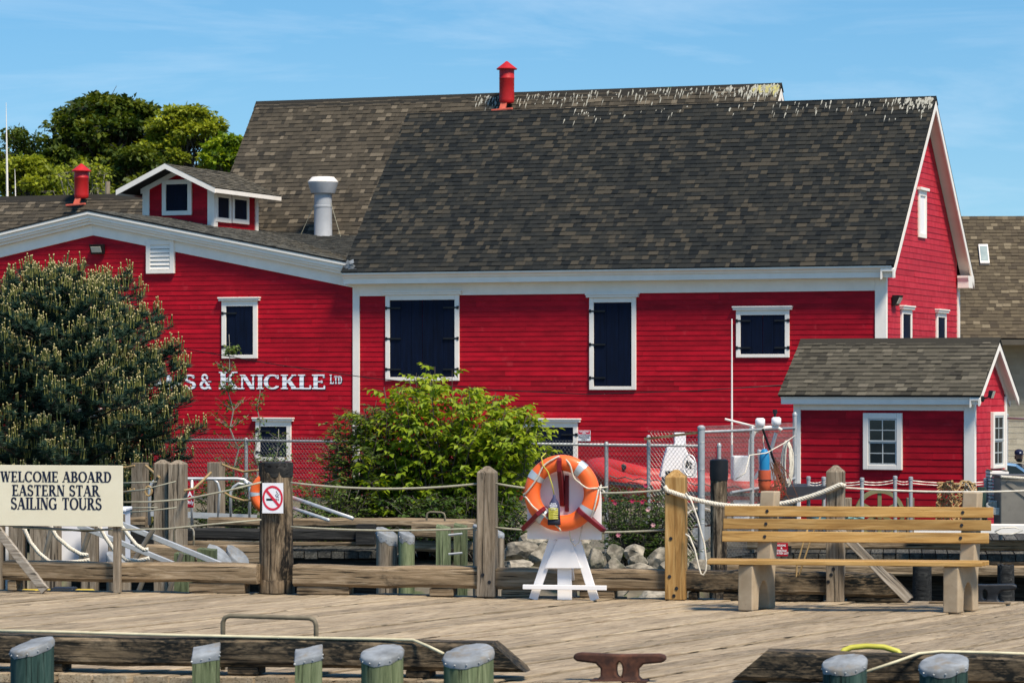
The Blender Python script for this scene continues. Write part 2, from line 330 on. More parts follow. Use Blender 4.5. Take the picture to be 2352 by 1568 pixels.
def layout(text, sp=.02, big=None):      # one list of strokes for each letter, and the total width
    x = 0; letters = []
    for i, ch in enumerate(text):
        q, wd = glyph(ch); k = big[i] if big and i in big else 1.0
        if q: letters.append([[(x+a*k, b*k) for a, b in poly] for poly in q])
        x += (wd+sp)*k
    return letters, x
def flat_text(lines, y, mat, parent, order=.00025):     # lines: (text, x0, x1, zbase, height); letter plates on the plane local y
    for text, x0, x1, zb, h in lines:
        q, wd = layout(text); k = (x1-x0)/wd
        for letter in q:
            mb = MB()
            for c, poly in enumerate(letter):
                dy = (c % 7)*order; mb.prism(poly, lambda a, b, tt: (x0+a*k, y-dy-tt, zb+b*h), 0, .0012)
            mb.build('letter', mat, parent)
def sans(text, size, mat, parent, loc, rot=(R(90),0,0), name='lettering', bold=0, sx=1, align='CENTER', sp=1.0):
    cu = bpy.data.curves.new('t', 'FONT'); cu.body = text; cu.size = size; cu.align_x = align; cu.align_y = 'CENTER'; cu.offset = bold; cu.extrude = .0006; cu.resolution_u = 3; cu.space_line = sp
    ob = bpy.data.objects.new('t', cu); COL.objects.link(ob)
    dg = bpy.context.evaluated_depsgraph_get(); me = bpy.data.meshes.new_from_object(ob.evaluated_get(dg)); bpy.data.objects.remove(ob)
    me.materials.clear(); me.materials.append(mat); me.name = name
    o = put(name, me, parent); o.location = loc; o.rotation_euler = rot; o.scale = (sx, 1, 1); return o
# ================================================================ building pieces
def clapboards(parent, xr, z0, z1, ex, mat, plane='front', pos=0.0, seg=4.2, th=.0135, holes=()):
    """horizontal lapped boards, each its own piece; xr(z) -> range along the wall"""
    n = int(math.ceil((z1-z0)/ex))
    for i in range(n):
        za = z0+i*ex; zb = min(za+ex*1.12, z1+.01)
        ra = xr(za+.01); rb = xr(min(za+ex, z1))
        if not ra or not rb: continue
        ta = min(ra[1], rb[1]); tb = max(ra[0], rb[0])
        if ta-tb < .03: continue
        cuts = [tb]; x = tb+random.uniform(.3, 1)*seg
        while x < ta-.5: cuts.append(x); x += random.uniform(.6, 1.1)*seg
        cuts.append(ta)
        for a, b in zip(cuts, cuts[1:]):
            a2, b2 = a+.0012, b-.0012
            e = [0, 0]
            la, lb = (ra[0] if a == tb else a2), (ra[1] if b == ta else b2)
            ua, ub = (rb[0] if a == tb else a2), (rb[1] if b == ta else b2)
            t2 = th+random.uniform(-.002, .003)
            if plane == 'front': vs = [(la,pos-t2,za),(lb,pos-t2,za),(lb,pos,za),(la,pos,za),(ua,pos-.004,zb),(ub,pos-.004,zb),(ub,pos,zb),(ua,pos,zb)]
            else: vs = [(pos+t2,la,za),(pos+t2,lb,za),(pos,lb,za),(pos,la,za),(pos+.004,ua,zb),(pos+.004,ub,zb),(pos,ub,zb),(pos,ua,zb)]
            MB().hexa(vs[:4], vs[4:]).build('board', mat, parent)
def shingled(parent, org, ux, us, wid, length, ex, mat, clip=None, nind=300, wr=(.13, .30), tints=None, seed=1, fr=None, th=(.008, .020), edge=0.0):
    """org: lower left corner; ux along the eave, us up the slope. The nearest nind shingles are pieces, the rest one field"""
    rd = random.Random(seed); org = Vector(org); ux = Vector(ux).normalized(); us = Vector(us).normalized(); nn = ux.cross(us).normalized()
    if nn.z < 0: nn = -nn
    items = []
    rows = int(length/ex)+1
    for r in range(rows):
        b0 = r*ex; b1 = min(b0+ex*1.18, length)
        if b1-b0 < .03: continue
        x = -rd.uniform(0, .2)
        while x < wid:
            wv = rd.choice((.09, .12, .15, .18, .22)) if wr == (.13, .30) else rd.uniform(*wr)
            xa, xb = max(x, 0), min(x+wv, wid)
            x += wv
            if xb-xa < .02: continue
            if clip and not clip((xa+xb)/2, b0+ex*.5): continue
            tv = rd.choice(tints) if tints else rd.random()
            items.append((xa, xb, b0, b1, max(0, min(1, tv+rd.uniform(-.07, .07))), rd.uniform(*th), (b1-b0) > ex*1.1))
    def dist(it):
        p = org+ux*(it[0]+it[1])/2+us*it[2]; return fr.world(*p).y if fr else it[2]
    full = [it for it in items if it[6] and it[1]-it[0] > .08]
    full.sort(key=dist); ind = set(id(i) for i in full[:nind])
    cache = {}
    def slab(xa, xb, b0, b1, t2):
        f = lambda a, b, h: org+ux*a+us*b+nn*h
        g = .002
        return [f(xa+g,b0,.001), f(xb-g,b0,.001), f(xb-g,b1,.001), f(xa+g,b1,.001), f(xa+g,b0,t2+.008), f(xb-g,b0,t2+.008), f(xb-g,b1,t2*.3+.002), f(xa+g,b1,t2*.3+.002), f(xa+g,b0,.001), f(xb-g,b0,.001), f(xb-g,b0,t2+.0079), f(xa+g,b0,t2+.0079)]
    FS = [(4,5,6,7),(8,9,10,11),(1,2,6,5),(3,0,4,7)]
    vs = []; fs = []; tn = []
    for it in items:
        xa, xb, b0, b1, tv, t2, ok = it
        if id(it) in ind:
            key = (round((xb-xa)/.04+.001), round(tv*5), round(t2*250))
            if key not in cache:
                w2 = key[0]*.04-.004; h2 = ex*1.18; tt = key[2]/250
                me = bpy.data.meshes.new('shingle'); me.from_pydata([(-w2/2,0,.001),(w2/2,0,.001),(w2/2,h2,.001),(-w2/2,h2,.001),(-w2/2,0,tt+.008),(w2/2,0,tt+.008),(w2/2,h2,tt*.3+.002),(-w2/2,h2,tt*.3+.002),(-w2/2,0,.001),(w2/2,0,.001),(w2/2,0,tt+.0079),(-w2/2,0,tt+.0079)], [], FS)
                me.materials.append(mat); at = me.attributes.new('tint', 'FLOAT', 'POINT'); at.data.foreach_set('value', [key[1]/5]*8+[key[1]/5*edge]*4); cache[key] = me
            c = org+ux*(xa+xb)/2+us*b0
            m4 = Matrix((ux, us, nn)).transposed().to_4x4(); m4.translation = c
            m4 = m4 @ Matrix.Diagonal(((xb-xa-.002)/(key[0]*.04-.004), 1, 1, 1))
            put('shingle', cache[key], parent, m4)
        else:
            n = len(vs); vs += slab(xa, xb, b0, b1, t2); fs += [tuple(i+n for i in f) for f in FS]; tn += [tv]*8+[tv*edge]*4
    me = bpy.data.meshes.new('shingle_field'); me.from_pydata(vs, [], fs); me.materials.append(mat)
    at = me.attributes.new('tint', 'FLOAT', 'POINT'); at.data.foreach_set('value', tn)
    tag(put('shingle_field', me, parent), kind='stuff')
def droppings(parent, org, ux, us, spots, mat, name='bird_droppings'):
    org = Vector(org); ux = Vector(ux).normalized(); us = Vector(us).normalized(); nn = ux.cross(us).normalized()
    if nn.z < 0: nn = -nn
    mb = MB()
    for k, (a, b, wd, ln) in enumerate(spots):
        h = .026+.0012*(k % 9); poly = []
        for i in range(8):
            an = 2*math.pi*i/8; rr = random.uniform(.7, 1.2); x = a+wd/2*math.cos(an)*rr; y = b+(ln*.3*math.sin(an) if math.sin(an) > 0 else ln*math.sin(an)*random.uniform(.5, 1))
            poly.append(org+ux*(x if math.sin(an) > -.3 else a+(x-a)*.45)+us*y+nn*h)
        n = len(mb.v); mb.v += [tuple(p) for p in poly]; mb.f.append(tuple(range(n, n+8))); mb.m.append(0)
    tag(mb.build(name, mat, parent), kind='stuff')
def shutter(parent, fr_, u0, u1, v0, v1, cap=None, leaves=1, side='front', inset=10, hinge=True, name='window', tb=(None, None)):
    """trim frame with a cap, and closed plank shutters; readings on the wall plane"""
    if side == 'front':
        x0, z1 = fr_.fr(u0, v0); x1, z0 = fr_.fr(u1, v1); z1 = fr_.fr((u0+u1)/2, v0)[1]; z0 = fr_.fr((u0+u1)/2, v1)[1]
        bx = lambda mb, a, b, d0, d1, c, d: mb.box(a, b, -d1, -d0, c, d)
    else:
        x0 = fr_.sd(u0, v0)[0]; x1 = fr_.sd(u1, v0)[0]; z1 = fr_.sd((u0+u1)/2, v0)[1]; z0 = fr_.sd((u0+u1)/2, v1)[1]
        bx = lambda mb, a, b, d0, d1, c, d: mb.box(d0, d1, a, b, c, d)
    t = inset*(x1-x0)/abs(u1-u0) if side == 'front' else .09
    fm = MB(); bx(fm, x0, x0+t, .005, .055, z0, z1); bx(fm, x1-t, x1, .005, .055, z0, z1); bx(fm, x0+t, x1-t, .005, .054, z1-t*1.1, z1); bx(fm, x0+t, x1-t, .005, .054, z0, z0+t*.75)
    f = fm.build(name, WHITE, parent, bevel=.006)
    if cap:
        cm = MB(); bx(cm, x0-.06, x1+.06, .005, .10, z1+.001, z1+.05); bx(cm, x0-.075, x1+.075, .005, .12, z1+.051, z1+.085); cm.build('window_cap', WHITE, f, bevel=.006)
    xa, xb, za, zb = x0+t+.004, x1-t-.004, z0+t*.75+.004, z1-t*1.1-.004
    for k in range(leaves):
        a = xa+(xb-xa)*k/leaves+.003; b = xa+(xb-xa)*(k+1)/leaves-.003
        sm = MB(); npl = max(2, int((b-a)/.22))
        for j in range(npl): bx(sm, a+(b-a)*j/npl+.003, a+(b-a)*(j+1)/npl-.003, .006, .034+.001*(j % 2), za, zb)
        s_ = sm.build('shutter', NAVY, f)
        if hinge:
            for zz in ((za*.14+zb*.86), (za*.84+zb*.16)) if zb-za < 1.6 else ((za*.1+zb*.9), (za+zb)/2, (za*.9+zb*.1)):
                hm = MB(); left = (k == 0)
                hl = min(.26, (b-a)*.45)
                if left: bx(hm, a-.09, a+hl, .0365, .062, zz-.018, zz+.018); bx(hm, a-.11, a-.06, .0366, .066, zz-.035, zz+.035)
                else: bx(hm, b-hl, b+.09, .0365, .062, zz-.018, zz+.018); bx(hm, b+.06, b+.11, .0366, .066, zz-.035, zz+.035)
                hm.build('hinge', BLACK, s_)
    return f
def sash_window(parent, bx, x0, x1, z0, z1, trim=.10, cols=2):
    f = MB(); bx(f, x0, x0+trim, .004, .05, z0, z1); bx(f, x1-trim, x1, .004, .05, z0, z1); bx(f, x0+trim, x1-trim, .004, .049, z1-trim, z1); bx(f, x0+trim, x1-trim, .004, .049, z0, z0+trim*.9)
    f2 = f.build('window', WHITE, parent, bevel=.008)
    xa, xb, za, zb = x0+trim+.002, x1-trim-.002, z0+trim*.9+.002, z1-trim-.002; zm = (za+zb)/2; s = .028
    for lo, hi, d in ((za, zm, 0.0), (zm, zb, .012)):
        sm = MB(); bx(sm, xa, xa+s, d+.006, d+.030, lo, hi); bx(sm, xb-s, xb, d+.006, d+.030, lo, hi); bx(sm, xa+s, xb-s, d+.006, d+.029, hi-s, hi); bx(sm, xa+s, xb-s, d+.006, d+.029, lo, lo+s)
        for c in range(1, cols): xm = xa+(xb-xa)*c/cols; bx(sm, xm-.008, xm+.008, d+.010, d+.024, lo+s, hi-s)
        zc = (lo+hi)/2; bx(sm, xa+s, xb-s, d+.011, d+.0235, zc-.008, zc+.008)
        sm.build('sash', ALUSASH, f2)
        g = MB(); bx(g, xa+s, xb-s, d+.012, d+.016, lo+s, hi-s); g.build('pane', GLASS, f2)
ALUSASH = paint('sash_grey_white', (.50, .52, .50), (.42, .44, .43), .5)
def chimney(label, fr_, u, vb, vt, y, rad, group=None):
    x, zb = fr_.fr(u, vb, y); _, zt = fr_.fr(u, vt, y)
    t = thing('roof_vent_pipe', label, 'roof vent', fr_.world(x, y, zb), fr_.rz, group)
    h = zt-zb; r = rad
    smooth_by_angle(MB().lathe([(r*.5, .05), (r*.9, .07), (r*.99, .11), (r, .16), (r, h*.60), (r*1.02, h*.605), (r*1.02, h*.625), (r, h*.63), (r, h-.20)], 28).build('pipe', REDC, t))
    smooth_by_angle(MB().lathe([(r*.9, h-.215), (r*1.36, h-.21), (r*1.38, h-.19), (r*.7, h-.09), (.02, h)], 28).build('cap', REDC, t))
    MB().beam((0, -r*.3, .22), (-.05, -r*1.1, -.12), .16, .04, (0,-1,.8)).build('strap', ORNG, t)
    MB().beam((-r*1.7, -r*1.25, -.13), (r*1.3, -r*1.25, -.10), .07, .05).build('foot_flange', ORNG, t, bevel=.01)
    return t
# ================================================================ red warehouse with the steep dark roof
LEN, DEP = 12.15, 6.77
T = thing('red_warehouse', 'long red clapboard warehouse with steep dark shingle roof and navy shutters', 'building', B.o, B.rz)
EZ = 4.54-GZ; RZ = 8.35-GZ; EY = -.40; RY = DEP/2      # eave and ridge (local heights)
k = (RZ-EZ)/(RY-EY)
wf = MB().box(-LEN, 0, 0.001, .12, 0, EZ-.1).build('front_wall', RED, T)
clapboards(wf, lambda z: (-LEN+.16, -.20), 0, EZ-.50, .1085, RED)
gm = MB(); gm.prism([(0.125, 0), (DEP, 0), (DEP, EZ-.1), (RY, RZ-.12), (0.125, EZ-.1)], lambda a, b, tt: (tt, a, b), -.12, -.001)
wg = gm.build('gable_wall', REDF, T)
clapboards(wg, lambda z: (max(.06, RY-(RZ-.16-z)/k*1.0) if z > EZ-.3 else .06, min(DEP-.14, RY+(RZ-.16-z)/k) if z > EZ-.3 else DEP-.14), 0, RZ-.25, .128, REDF, 'side', 0, seg=3.0)
MB().box(-LEN, 0, DEP-.12, DEP, 0, EZ-.1).build('rear_wall', RED, T)
MB().box(-LEN+.02, -.02, .02, DEP-.02, -.5, -.001).build('foundation', CONC, T)
# corner boards
tr = MB().box(-LEN-.01, -LEN+.15, -.045, .0, 0, EZ-.05).build('corner_board', WHITE, T, bevel=.004)
MB().box(-.20, .045, -.046, -.001, 0, EZ-.05).build('corner_board', WHITE, T, bevel=.004)
MB().box(.002, .046, .0, .06, 0, EZ-.05).build('corner_board', WHITE, T, bevel=.004)
MB().box(.002, .046, DEP-.14, DEP+.03, 0, EZ-.2).build('corner_board', WHITE, T, bevel=.004)
MB().box(-LEN+.151, -.201, -.048, .0, EZ-.50, EZ-.06).build('frieze_board', WHITE, T, bevel=.004)
# eave cornice: fascia and crown moulding
pf = [(-.05, EZ-.235), (-.30, EZ-.235), (-.30, EZ-.115), (-.33, EZ-.105), (-.345, EZ-.07), (-.385, EZ-.04), (-.40, EZ-.03), (-.40, EZ+.005), (-.05, EZ+.3)]
MB().prism(pf, lambda a, b, tt: (tt, a, b), -LEN-.12, .24).build('eave_cornice', WHITE, T)
# roof
rs = Vector((0, RY-EY, RZ-EZ)).normalized(); slen = math.hypot(RY-EY, RZ-EZ)
rm = MB(); nfx = lambda d: (0, -d*rs.z, d*rs.y)
def slab_roof(mb, x0, x1, y0, z0, y1, z1, th):
    d = Vector((0, y1-y0, z1-z0)).normalized(); n = Vector((0, -d.z, d.y)) if y1 > y0 else Vector((0, d.z, -d.y))
    a = Vector((x0, y0, z0)); b = Vector((x1, y0, z0)); c = Vector((x1, y1, z1)); e = Vector((x0, y1, z1)); o = n*th
    return mb.hexa([a-o, b-o, c-o, e-o], [a, b, c, e])
slab_roof(rm, -LEN-.12, .29, EY, EZ+.01, RY, RZ, .05); slab_roof(rm, -LEN-.12, .29, DEP-EY, EZ+.01, RY, RZ, .05)
rf = rm.build('roof', FELT, T)
tnt = [.1, .15, .2, .25, .3, .35, .4, .45, .5, .55, .6, .75, .95, 1.0]
shingled(rf, (-LEN-.13, EY-.02, EZ+.015), (1, 0, 0), rs, LEN+.13+.30, slen+.02, .134, SHING, seed=3, tints=tnt, fr=B)
MB().prism([(-.16, -.17*k+.03), (0, .03), (.16, -.17*k+.03), (.16, -.17*k+.0), (0, .0), (-.16, -.17*k+.0)], lambda a, b, tt: (tt, RY+a, RZ+b+.015), -LEN-.13, .30).build('ridge_cap', SHING, rf)
sp = []
for i in range(95):
    x = -random.random()**1.3*8.5+.2; d = .05+abs(random.gauss(0, .22))
    if x > -1.3: d = .05+abs(random.gauss(0, .3))
    if d < .8: sp.append((LEN+.13+x, slen-d, random.uniform(.012, .038), random.uniform(.04, .2)))
for i in range(70): sp.append((LEN+.13+.25-abs(random.gauss(0, .38)), slen-.06-abs(random.gauss(0, .2)), random.uniform(.02, .06), random.uniform(.05, .2)))
droppings(rf, (-LEN-.13, EY-.02, EZ+.015), (1,0,0), rs, sp, DROP)
# rakes of the right gable: soffit, fascia
for sgn in (0, 1):
    yy = (lambda y: y) if not sgn else (lambda y: DEP-y)
    q = MB(); o1 = .062
    def rk(mb, x0, x1, d0, d1):   # a board under the slope between perpendicular depths d0..d1
        n = Vector((0, -rs.z, rs.y)); pts = []
        for x in (x0, x1):
            for (y, z) in ((EY+.01, EZ+.01), (RY, RZ)):
                for d in (d0, d1):
                    zz = z-d/rs.y; pts.append((x, yy(y), zz))
        return mb.hexa([pts[1], pts[5], pts[7], pts[3]], [pts[0], pts[4], pts[6], pts[2]])
    rk(MB(), .004, .262, .055, .085).build('rake_soffit', WHITE, T)
    rk(MB(), .263, .295, .052, .185).build('rake_fascia', WHITE, T)
    rk(MB(), .004, .04, .087, .20).build('rake_frieze', WHITE, T) if sgn == 0 else None
# boxed eave returns on the gable
MB().prism([(DEP-.22, EZ-.26), (DEP+.20, EZ-.26), (DEP+.20, EZ-.12), (DEP+.33, EZ-.02), (DEP+.33, EZ+.02), (DEP-.26, EZ+.02), (DEP-.26, EZ-.03), (DEP-.22, EZ-.12)], lambda a, b, tt: (tt, a, b), .045, .30).build('eave_return', WHITE, T)
MB().box(.02, .24, -.295, -.06, EZ-.232, EZ-.04).build('eave_return', WHITE, T)
# openings
shutter(T, B, 887, 1056, 677, 874, True, 2)
shutter(T, B, 1355, 1462, 683, 895, True, 1)
shutter(T, B, 1692, 1814, 712, 821, True, 2)
shutter(T, B, 1148, 1328, 969, 1105, True, 2)
shutter(T, B, 2067, 2090, 711, 810, True, 1, 'side', hinge=False)
shutter(T, B, 2148, 2169, 719, 815, True, 1, 'side', hinge=False)
y0_, z0_ = B.sd(2107, 545); y1_, z1_ = B.sd(2124, 440)
lm = MB(); lm.box(.004, .05, y0_, y0_+.09, z0_, z1_); lm.box(.004, .05, y1_-.09, y1_, z0_, z1_); lm.box(.004, .049, y0_+.09, y1_-.09, z1_-.12, z1_); lm.box(.004, .049, y0_+.09, y1_-.09, z0_, z0_+.10); lw = lm.build('window', WHITE, T, bevel=.006)
MB().box(.004, .025, y0_+.09, y1_-.09, z0_+.1, z1_-.12).build('shutter', WHITEB, lw); MB().box(.004, .10, y0_-.06, y1_+.06, z1_+.001, z1_+.06).build('window_cap', WHITE, lw)
def wall_light(fr_, u, v, side, label, wpx=34):
    x, z = fr_.fr(u, v) if side == 'front' else fr_.sd(u, v)
    t = thing('wall_light', label, 'wall light', fr_.world(x, -.03, z) if side == 'front' else fr_.world(.03, x, z), fr_.rz if side == 'front' else fr_.rz+R(90))
    hw, hh, dp = .17, .11, .17
    body = MB().hexa([(-hw,-dp*.35,-hh),(hw,-dp*.35,-hh),(hw,0,-hh),(-hw,0,-hh)], [(-hw,-dp,hh),(hw,-dp,hh),(hw,0,hh),(-hw,0,hh)]).build('housing', BLACK, t, bevel=.01)
    nrm = Vector((0, -hh*2, -dp*.65)).normalized()
    a = Vector((0, -dp*.70, -.005)); m = MB(); o = nrm*.006; w2, s2 = hw*.74, Vector((0, dp*.65, -hh*2)).normalized()*hh*.62
    m.hexa([a-s2+Vector((-w2,0,0)), a-s2+Vector((w2,0,0)), a+s2+Vector((w2,0,0)), a+s2+Vector((-w2,0,0))], [p+o*2 for p in (a-s2+Vector((-w2,0,0)), a-s2+Vector((w2,0,0)), a+s2+Vector((w2,0,0)), a+s2+Vector((-w2,0,0)))]).build('lens', LENS, t)
LENS = paint('lamp_lens', (.55, .52, .42), (.48, .46, .38), .25)
wall_light(B, 2050, 690, 'side', 'black wall light on the sunlit gable of the long warehouse')
# small sign on the wall
x, z = B.fr(1343, 1000); tw, th_ = .16, .125
sg = thing('warning_sign', 'small white and red restricted area sign beside the lower shutter', 'sign', B.world(x, -.03, z), B.rz)
MB().box(-.145, .145, -.006, 0, -.115, .115).build('panel', SIGNW, sg); MB().box(-.135, .135, -.0075, -.0062, .032, .107).build('header', SIGNR, sg)
sans('RESTRICTED\nAREA', .038, SIGNW, sg, (0, -.009, .070), bold=.0012, sp=.8); sans('AUTHORIZED\nPERSONNEL\nONLY', .047, SIGNK, sg, (0, -.0075, -.042), bold=.001, sp=.92)
# ================================================================ taller roof behind
T2 = thing('rear_warehouse', 'taller brown shingled warehouse roof rising behind the long red warehouse', 'building', B.world(-5.2, 7.0, 0), B.rz)
x1, x0 = 0.0, -14.25; yr = 3.2; zr = 7.33+2.1-GZ; k2 = 1.26; ye = -.2; ze = zr-k2*(yr-ye)
bm_ = MB(); bm_.prism([(0, 0), (6.4, 0), (6.4, ze-.1), (yr, zr-.25), (0, ze-.1)], lambda a, b, tt: (tt, a, b), x0+.25, x1-.25); bm_.build('walls', REDF, T2)
rm = MB(); slab_roof(rm, x0, x1, ye, ze, yr, zr, .06); slab_roof(rm, x0, x1, 2*yr-ye, ze, yr, zr, .06); rf2 = rm.build('roof', FELT, T2)
rs2 = Vector((0, yr-ye, zr-ze)).normalized(); sl2 = math.hypot(yr-ye, zr-ze)
FB2 = Frame(*B.world(-5.2, 7.0, 0), 21)
shingled(rf2, (x0, ye-.01, ze+.005), (1,0,0), rs2, x1-x0+.02, sl2+.02, .137, SHINGB, seed=5, tints=[.1,.25,.35,.4,.45,.5,.55,.6,.7,.95], fr=FB2)
MB().prism([(-.16, -.16*k2+.03), (0, .035), (.16, -.16*k2+.03), (.16, -.16*k2), (0, .0), (-.16, -.16*k2)], lambda a, b, tt: (tt, yr+a, zr+b+.012), x0-.01, x1+.02).build('ridge_cap', SHINGB, rf2)
sp = []
for i in range(250):
    x = x1-x0-.05-random.random()**1.25*8.0; d = .05+abs(random.gauss(0, .2)); d = d if d < .62 else random.uniform(.05, .4)
    sp.append((x, sl2-d, random.uniform(.012, .04), random.uniform(.04, .24)))
for i in range(90): sp.append((x1-x0-.03-abs(random.gauss(0, .42)), sl2-.04-abs(random.gauss(0, .16)), random.uniform(.03, .07), random.uniform(.06, .25)))
droppings(rf2, (x0, ye-.01, ze+.005), (1,0,0), rs2, sp, DROP)
droppings(rf2, (x0, ye-.01, ze+.009), (1,0,0), rs2, [(x1-x0-.04-abs(random.gauss(0, .3)), sl2-.06-abs(random.gauss(0, .12)), random.uniform(.04, .1), random.uniform(.06, .16)) for i in range(40)], DROPY, 'lichen')
for sgn in (0, 1):
    yy = (lambda y: y) if not sgn else (lambda y: 2*yr-y)
    for d0, d1, xx0, xx1, nm in ((.065, .20, x1-.03, x1+.01, 'rake_fascia'), (.065, .09, x1-.25, x1-.031, 'rake_soffit')):
        pts = [(x_, yy(y), z-d/rs2.y) for x_ in (xx0, xx1) for (y, z) in ((ye, ze), (yr, zr)) for d in (d0, d1)]
        MB().hexa([pts[1], pts[5], pts[7], pts[3]], [pts[0], pts[4], pts[6], pts[2]]).build(nm, WHITE, T2)
chimney('red vent pipe with conical cap on the ridge of the tall roof', B, 1164, 243, 141, 9.75, .19, 'red capped roof vents')
gx, gz = B.fr(1533, 205, 10.2); g = MB(); g.prism([(-.045, -.12), (.05, -.12), (.06, .03), (.13, .05), (-.04, .045)], lambda a, b, tt: (a, tt, b), -.012, .012)
tag(g.build('ridge_pennant', paint('green_plastic', (.02, .42, .05), (.015, .36, .04)), None, loc=B.world(gx, 10.2, gz), rot=(0,0,B.rz)), 'tiny green plastic flag sticking up from the tall roof ridge', 'flag')
# ================================================================ low wing with the lettering and the cupola
XA, XR0 = -18.7, 18.7-LEN; AZ = 3.95+CH-GZ; kw = .195
WX0, WX1 = 2*XA+LEN, -LEN
wz = lambda x: AZ-kw*abs(x-XA)
FW = Frame(*B.world(XA, 0, 0), 21)                     # wing frame: origin under the gable peak
T3 = thing('red_wing', 'low red gabled wing with white painted lettering, louvre vent and roof cupola', 'building', FW.o, FW.rz)
H3 = LEN+XA                                             # negative half width
hw = -H3
zz3 = lambda x: AZ-kw*abs(x)
mb = MB(); mb.prism([(-hw, 0), (hw-.02, 0), (hw-.02, zz3(hw)-.25), (0, AZ-.25), (-hw, zz3(hw)-.25)], lambda a, b, tt: (a, tt, b), .001, .12); w3 = mb.build('front_wall', RED, T3)
def wr(z):
    top = AZ-.52
    if z < zz3(hw)-.56: return (-hw, hw-.02)
    e = (top-z)/kw
    return (-e, min(e, hw-.02)) if e > 0 else None
clapboards(w3, wr, 0, AZ-.53, .1085, RED, seg=4.0)
MB().box(-hw+.02, hw-.04, .02, .3, -.5, -.001).build('foundation', CONC, T3)
def rake3(d0, d1, y0, y1, nm, m=WHITE):
    for s_ in (-1, 1):
        xe = hw+.06 if s_ > 0 else hw
        b = [(0, y0, AZ-d1), (s_*xe, y0, AZ-kw*xe-d1), (s_*xe, y1, AZ-kw*xe-d1), (0, y1, AZ-d1)]; t_ = [(p[0], p[1], p[2]+d1-d0) for p in b]
        MB().hexa(b, t_).build(nm, m, T3, bevel=.006)
rake3(.285, .54, -.05, -.002, 'frieze_board'); rake3(.0, .07, -.30, .02, 'crown_moulding'); rake3(.071, .16, -.26, .02, 'crown_moulding'); rake3(.161, .215, -.22, .02, 'crown_moulding'); rake3(.216, .284, -.16, .02, 'rake_fascia')
# roof planes of the wing: right slope (seen), left slope, low cricket towards the rear roof
DW = 9.0
rm = MB()
for s_ in (-1, 1):
    xe = hw+.02
    b = [(0, -.31, AZ+.002), (s_*xe, -.31, AZ-kw*xe+.002), (s_*xe, DW, AZ-kw*xe+.002), (0, DW, AZ+.002)]
    rm.hexa(b, [(p[0], p[1], p[2]+.035) for p in b])
rf3 = rm.build('roof', FELT, T3)
usl = Vector((-1, 0, kw)).normalized(); lsl = hw*math.sqrt(1+kw*kw)
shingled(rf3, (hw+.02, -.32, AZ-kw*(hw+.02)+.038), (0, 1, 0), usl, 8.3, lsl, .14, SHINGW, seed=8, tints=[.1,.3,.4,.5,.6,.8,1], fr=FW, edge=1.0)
# cricket
cz = lambda x, y: 3.61+CH-GZ-.064*(x+15.2-XA-2*0+0)*0 + 0
def cz(x, y):                       # x in wing frame
    xb = x+XA; return 3.61+CH-GZ-.064*(xb+15.2)+.106*(y-7)
cr = MB(); c0 = [(.6, .0), (hw+.05, .0), (hw+.05, 7.4), (.6, 7.4)]
cr.hexa([(x, y, cz(x, y)-.05) for x, y in c0], [(x, y, cz(x, y)) for x, y in c0]); rfc = cr.build('cricket_roof', FELT, T3)
ucr = Vector((0, 1, .106)).normalized(); uxr = Vector((1, 0, -.064)).normalized()
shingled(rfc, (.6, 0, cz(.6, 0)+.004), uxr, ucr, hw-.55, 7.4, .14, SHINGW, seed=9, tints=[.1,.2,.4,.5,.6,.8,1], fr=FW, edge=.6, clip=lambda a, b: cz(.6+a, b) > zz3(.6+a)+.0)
# openings of the wing
shutter(T3, FW, 511, 593, 691, 823, True, 1)
shutter(T3, FW, 589, 670, 967, 1058, True, 1)
shutter(T3, FW, 80, 222, 690, 870, True, 2)
shutter(T3, FW, 36, 230, 945, 1110, True, 2)
# louvre vent
x0, z1 = FW.fr(339, 553); x1, z0 = FW.fr(403, 628)
lv = MB(); t = .105
lv.box(x0, x0+t, -.09, -.052, z0, z1); lv.box(x1-t, x1, -.09, -.052, z0, z1); lv.box(x0+t, x1-t, -.09, -.052, z1-t, z1); lv.box(x0+t, x1-t, -.09, -.052, z0, z0+t*.8); lv.box(x0, x1, -.052, -.004, z0, z1)
lo = lv.build('louvre_vent', WHITE, T3, bevel=.006)
for i in range(6):
    za = z0+t*.8+(z1-z0-t*1.8)*(i+.1)/6; hgt = (z1-z0-t*1.8)/6
    MB().hexa([(x0+t,-.088,za),(x1-t,-.088,za),(x1-t,-.075,za),(x0+t,-.075,za)], [(x0+t,-.060,za+hgt*.9),(x1-t,-.060,za+hgt*.9),(x1-t,-.053,za+hgt*.9),(x0+t,-.053,za+hgt*.9)]).build('slat', WHITE, lo)
MB().box(x0+t, x1-t, -.0535, -.0522, z0+t*.8, z1-t).build('backing', BLACK, lo)
wall_light(FW, 228, 573, 'front', 'black wall light under the peak of the low wing')
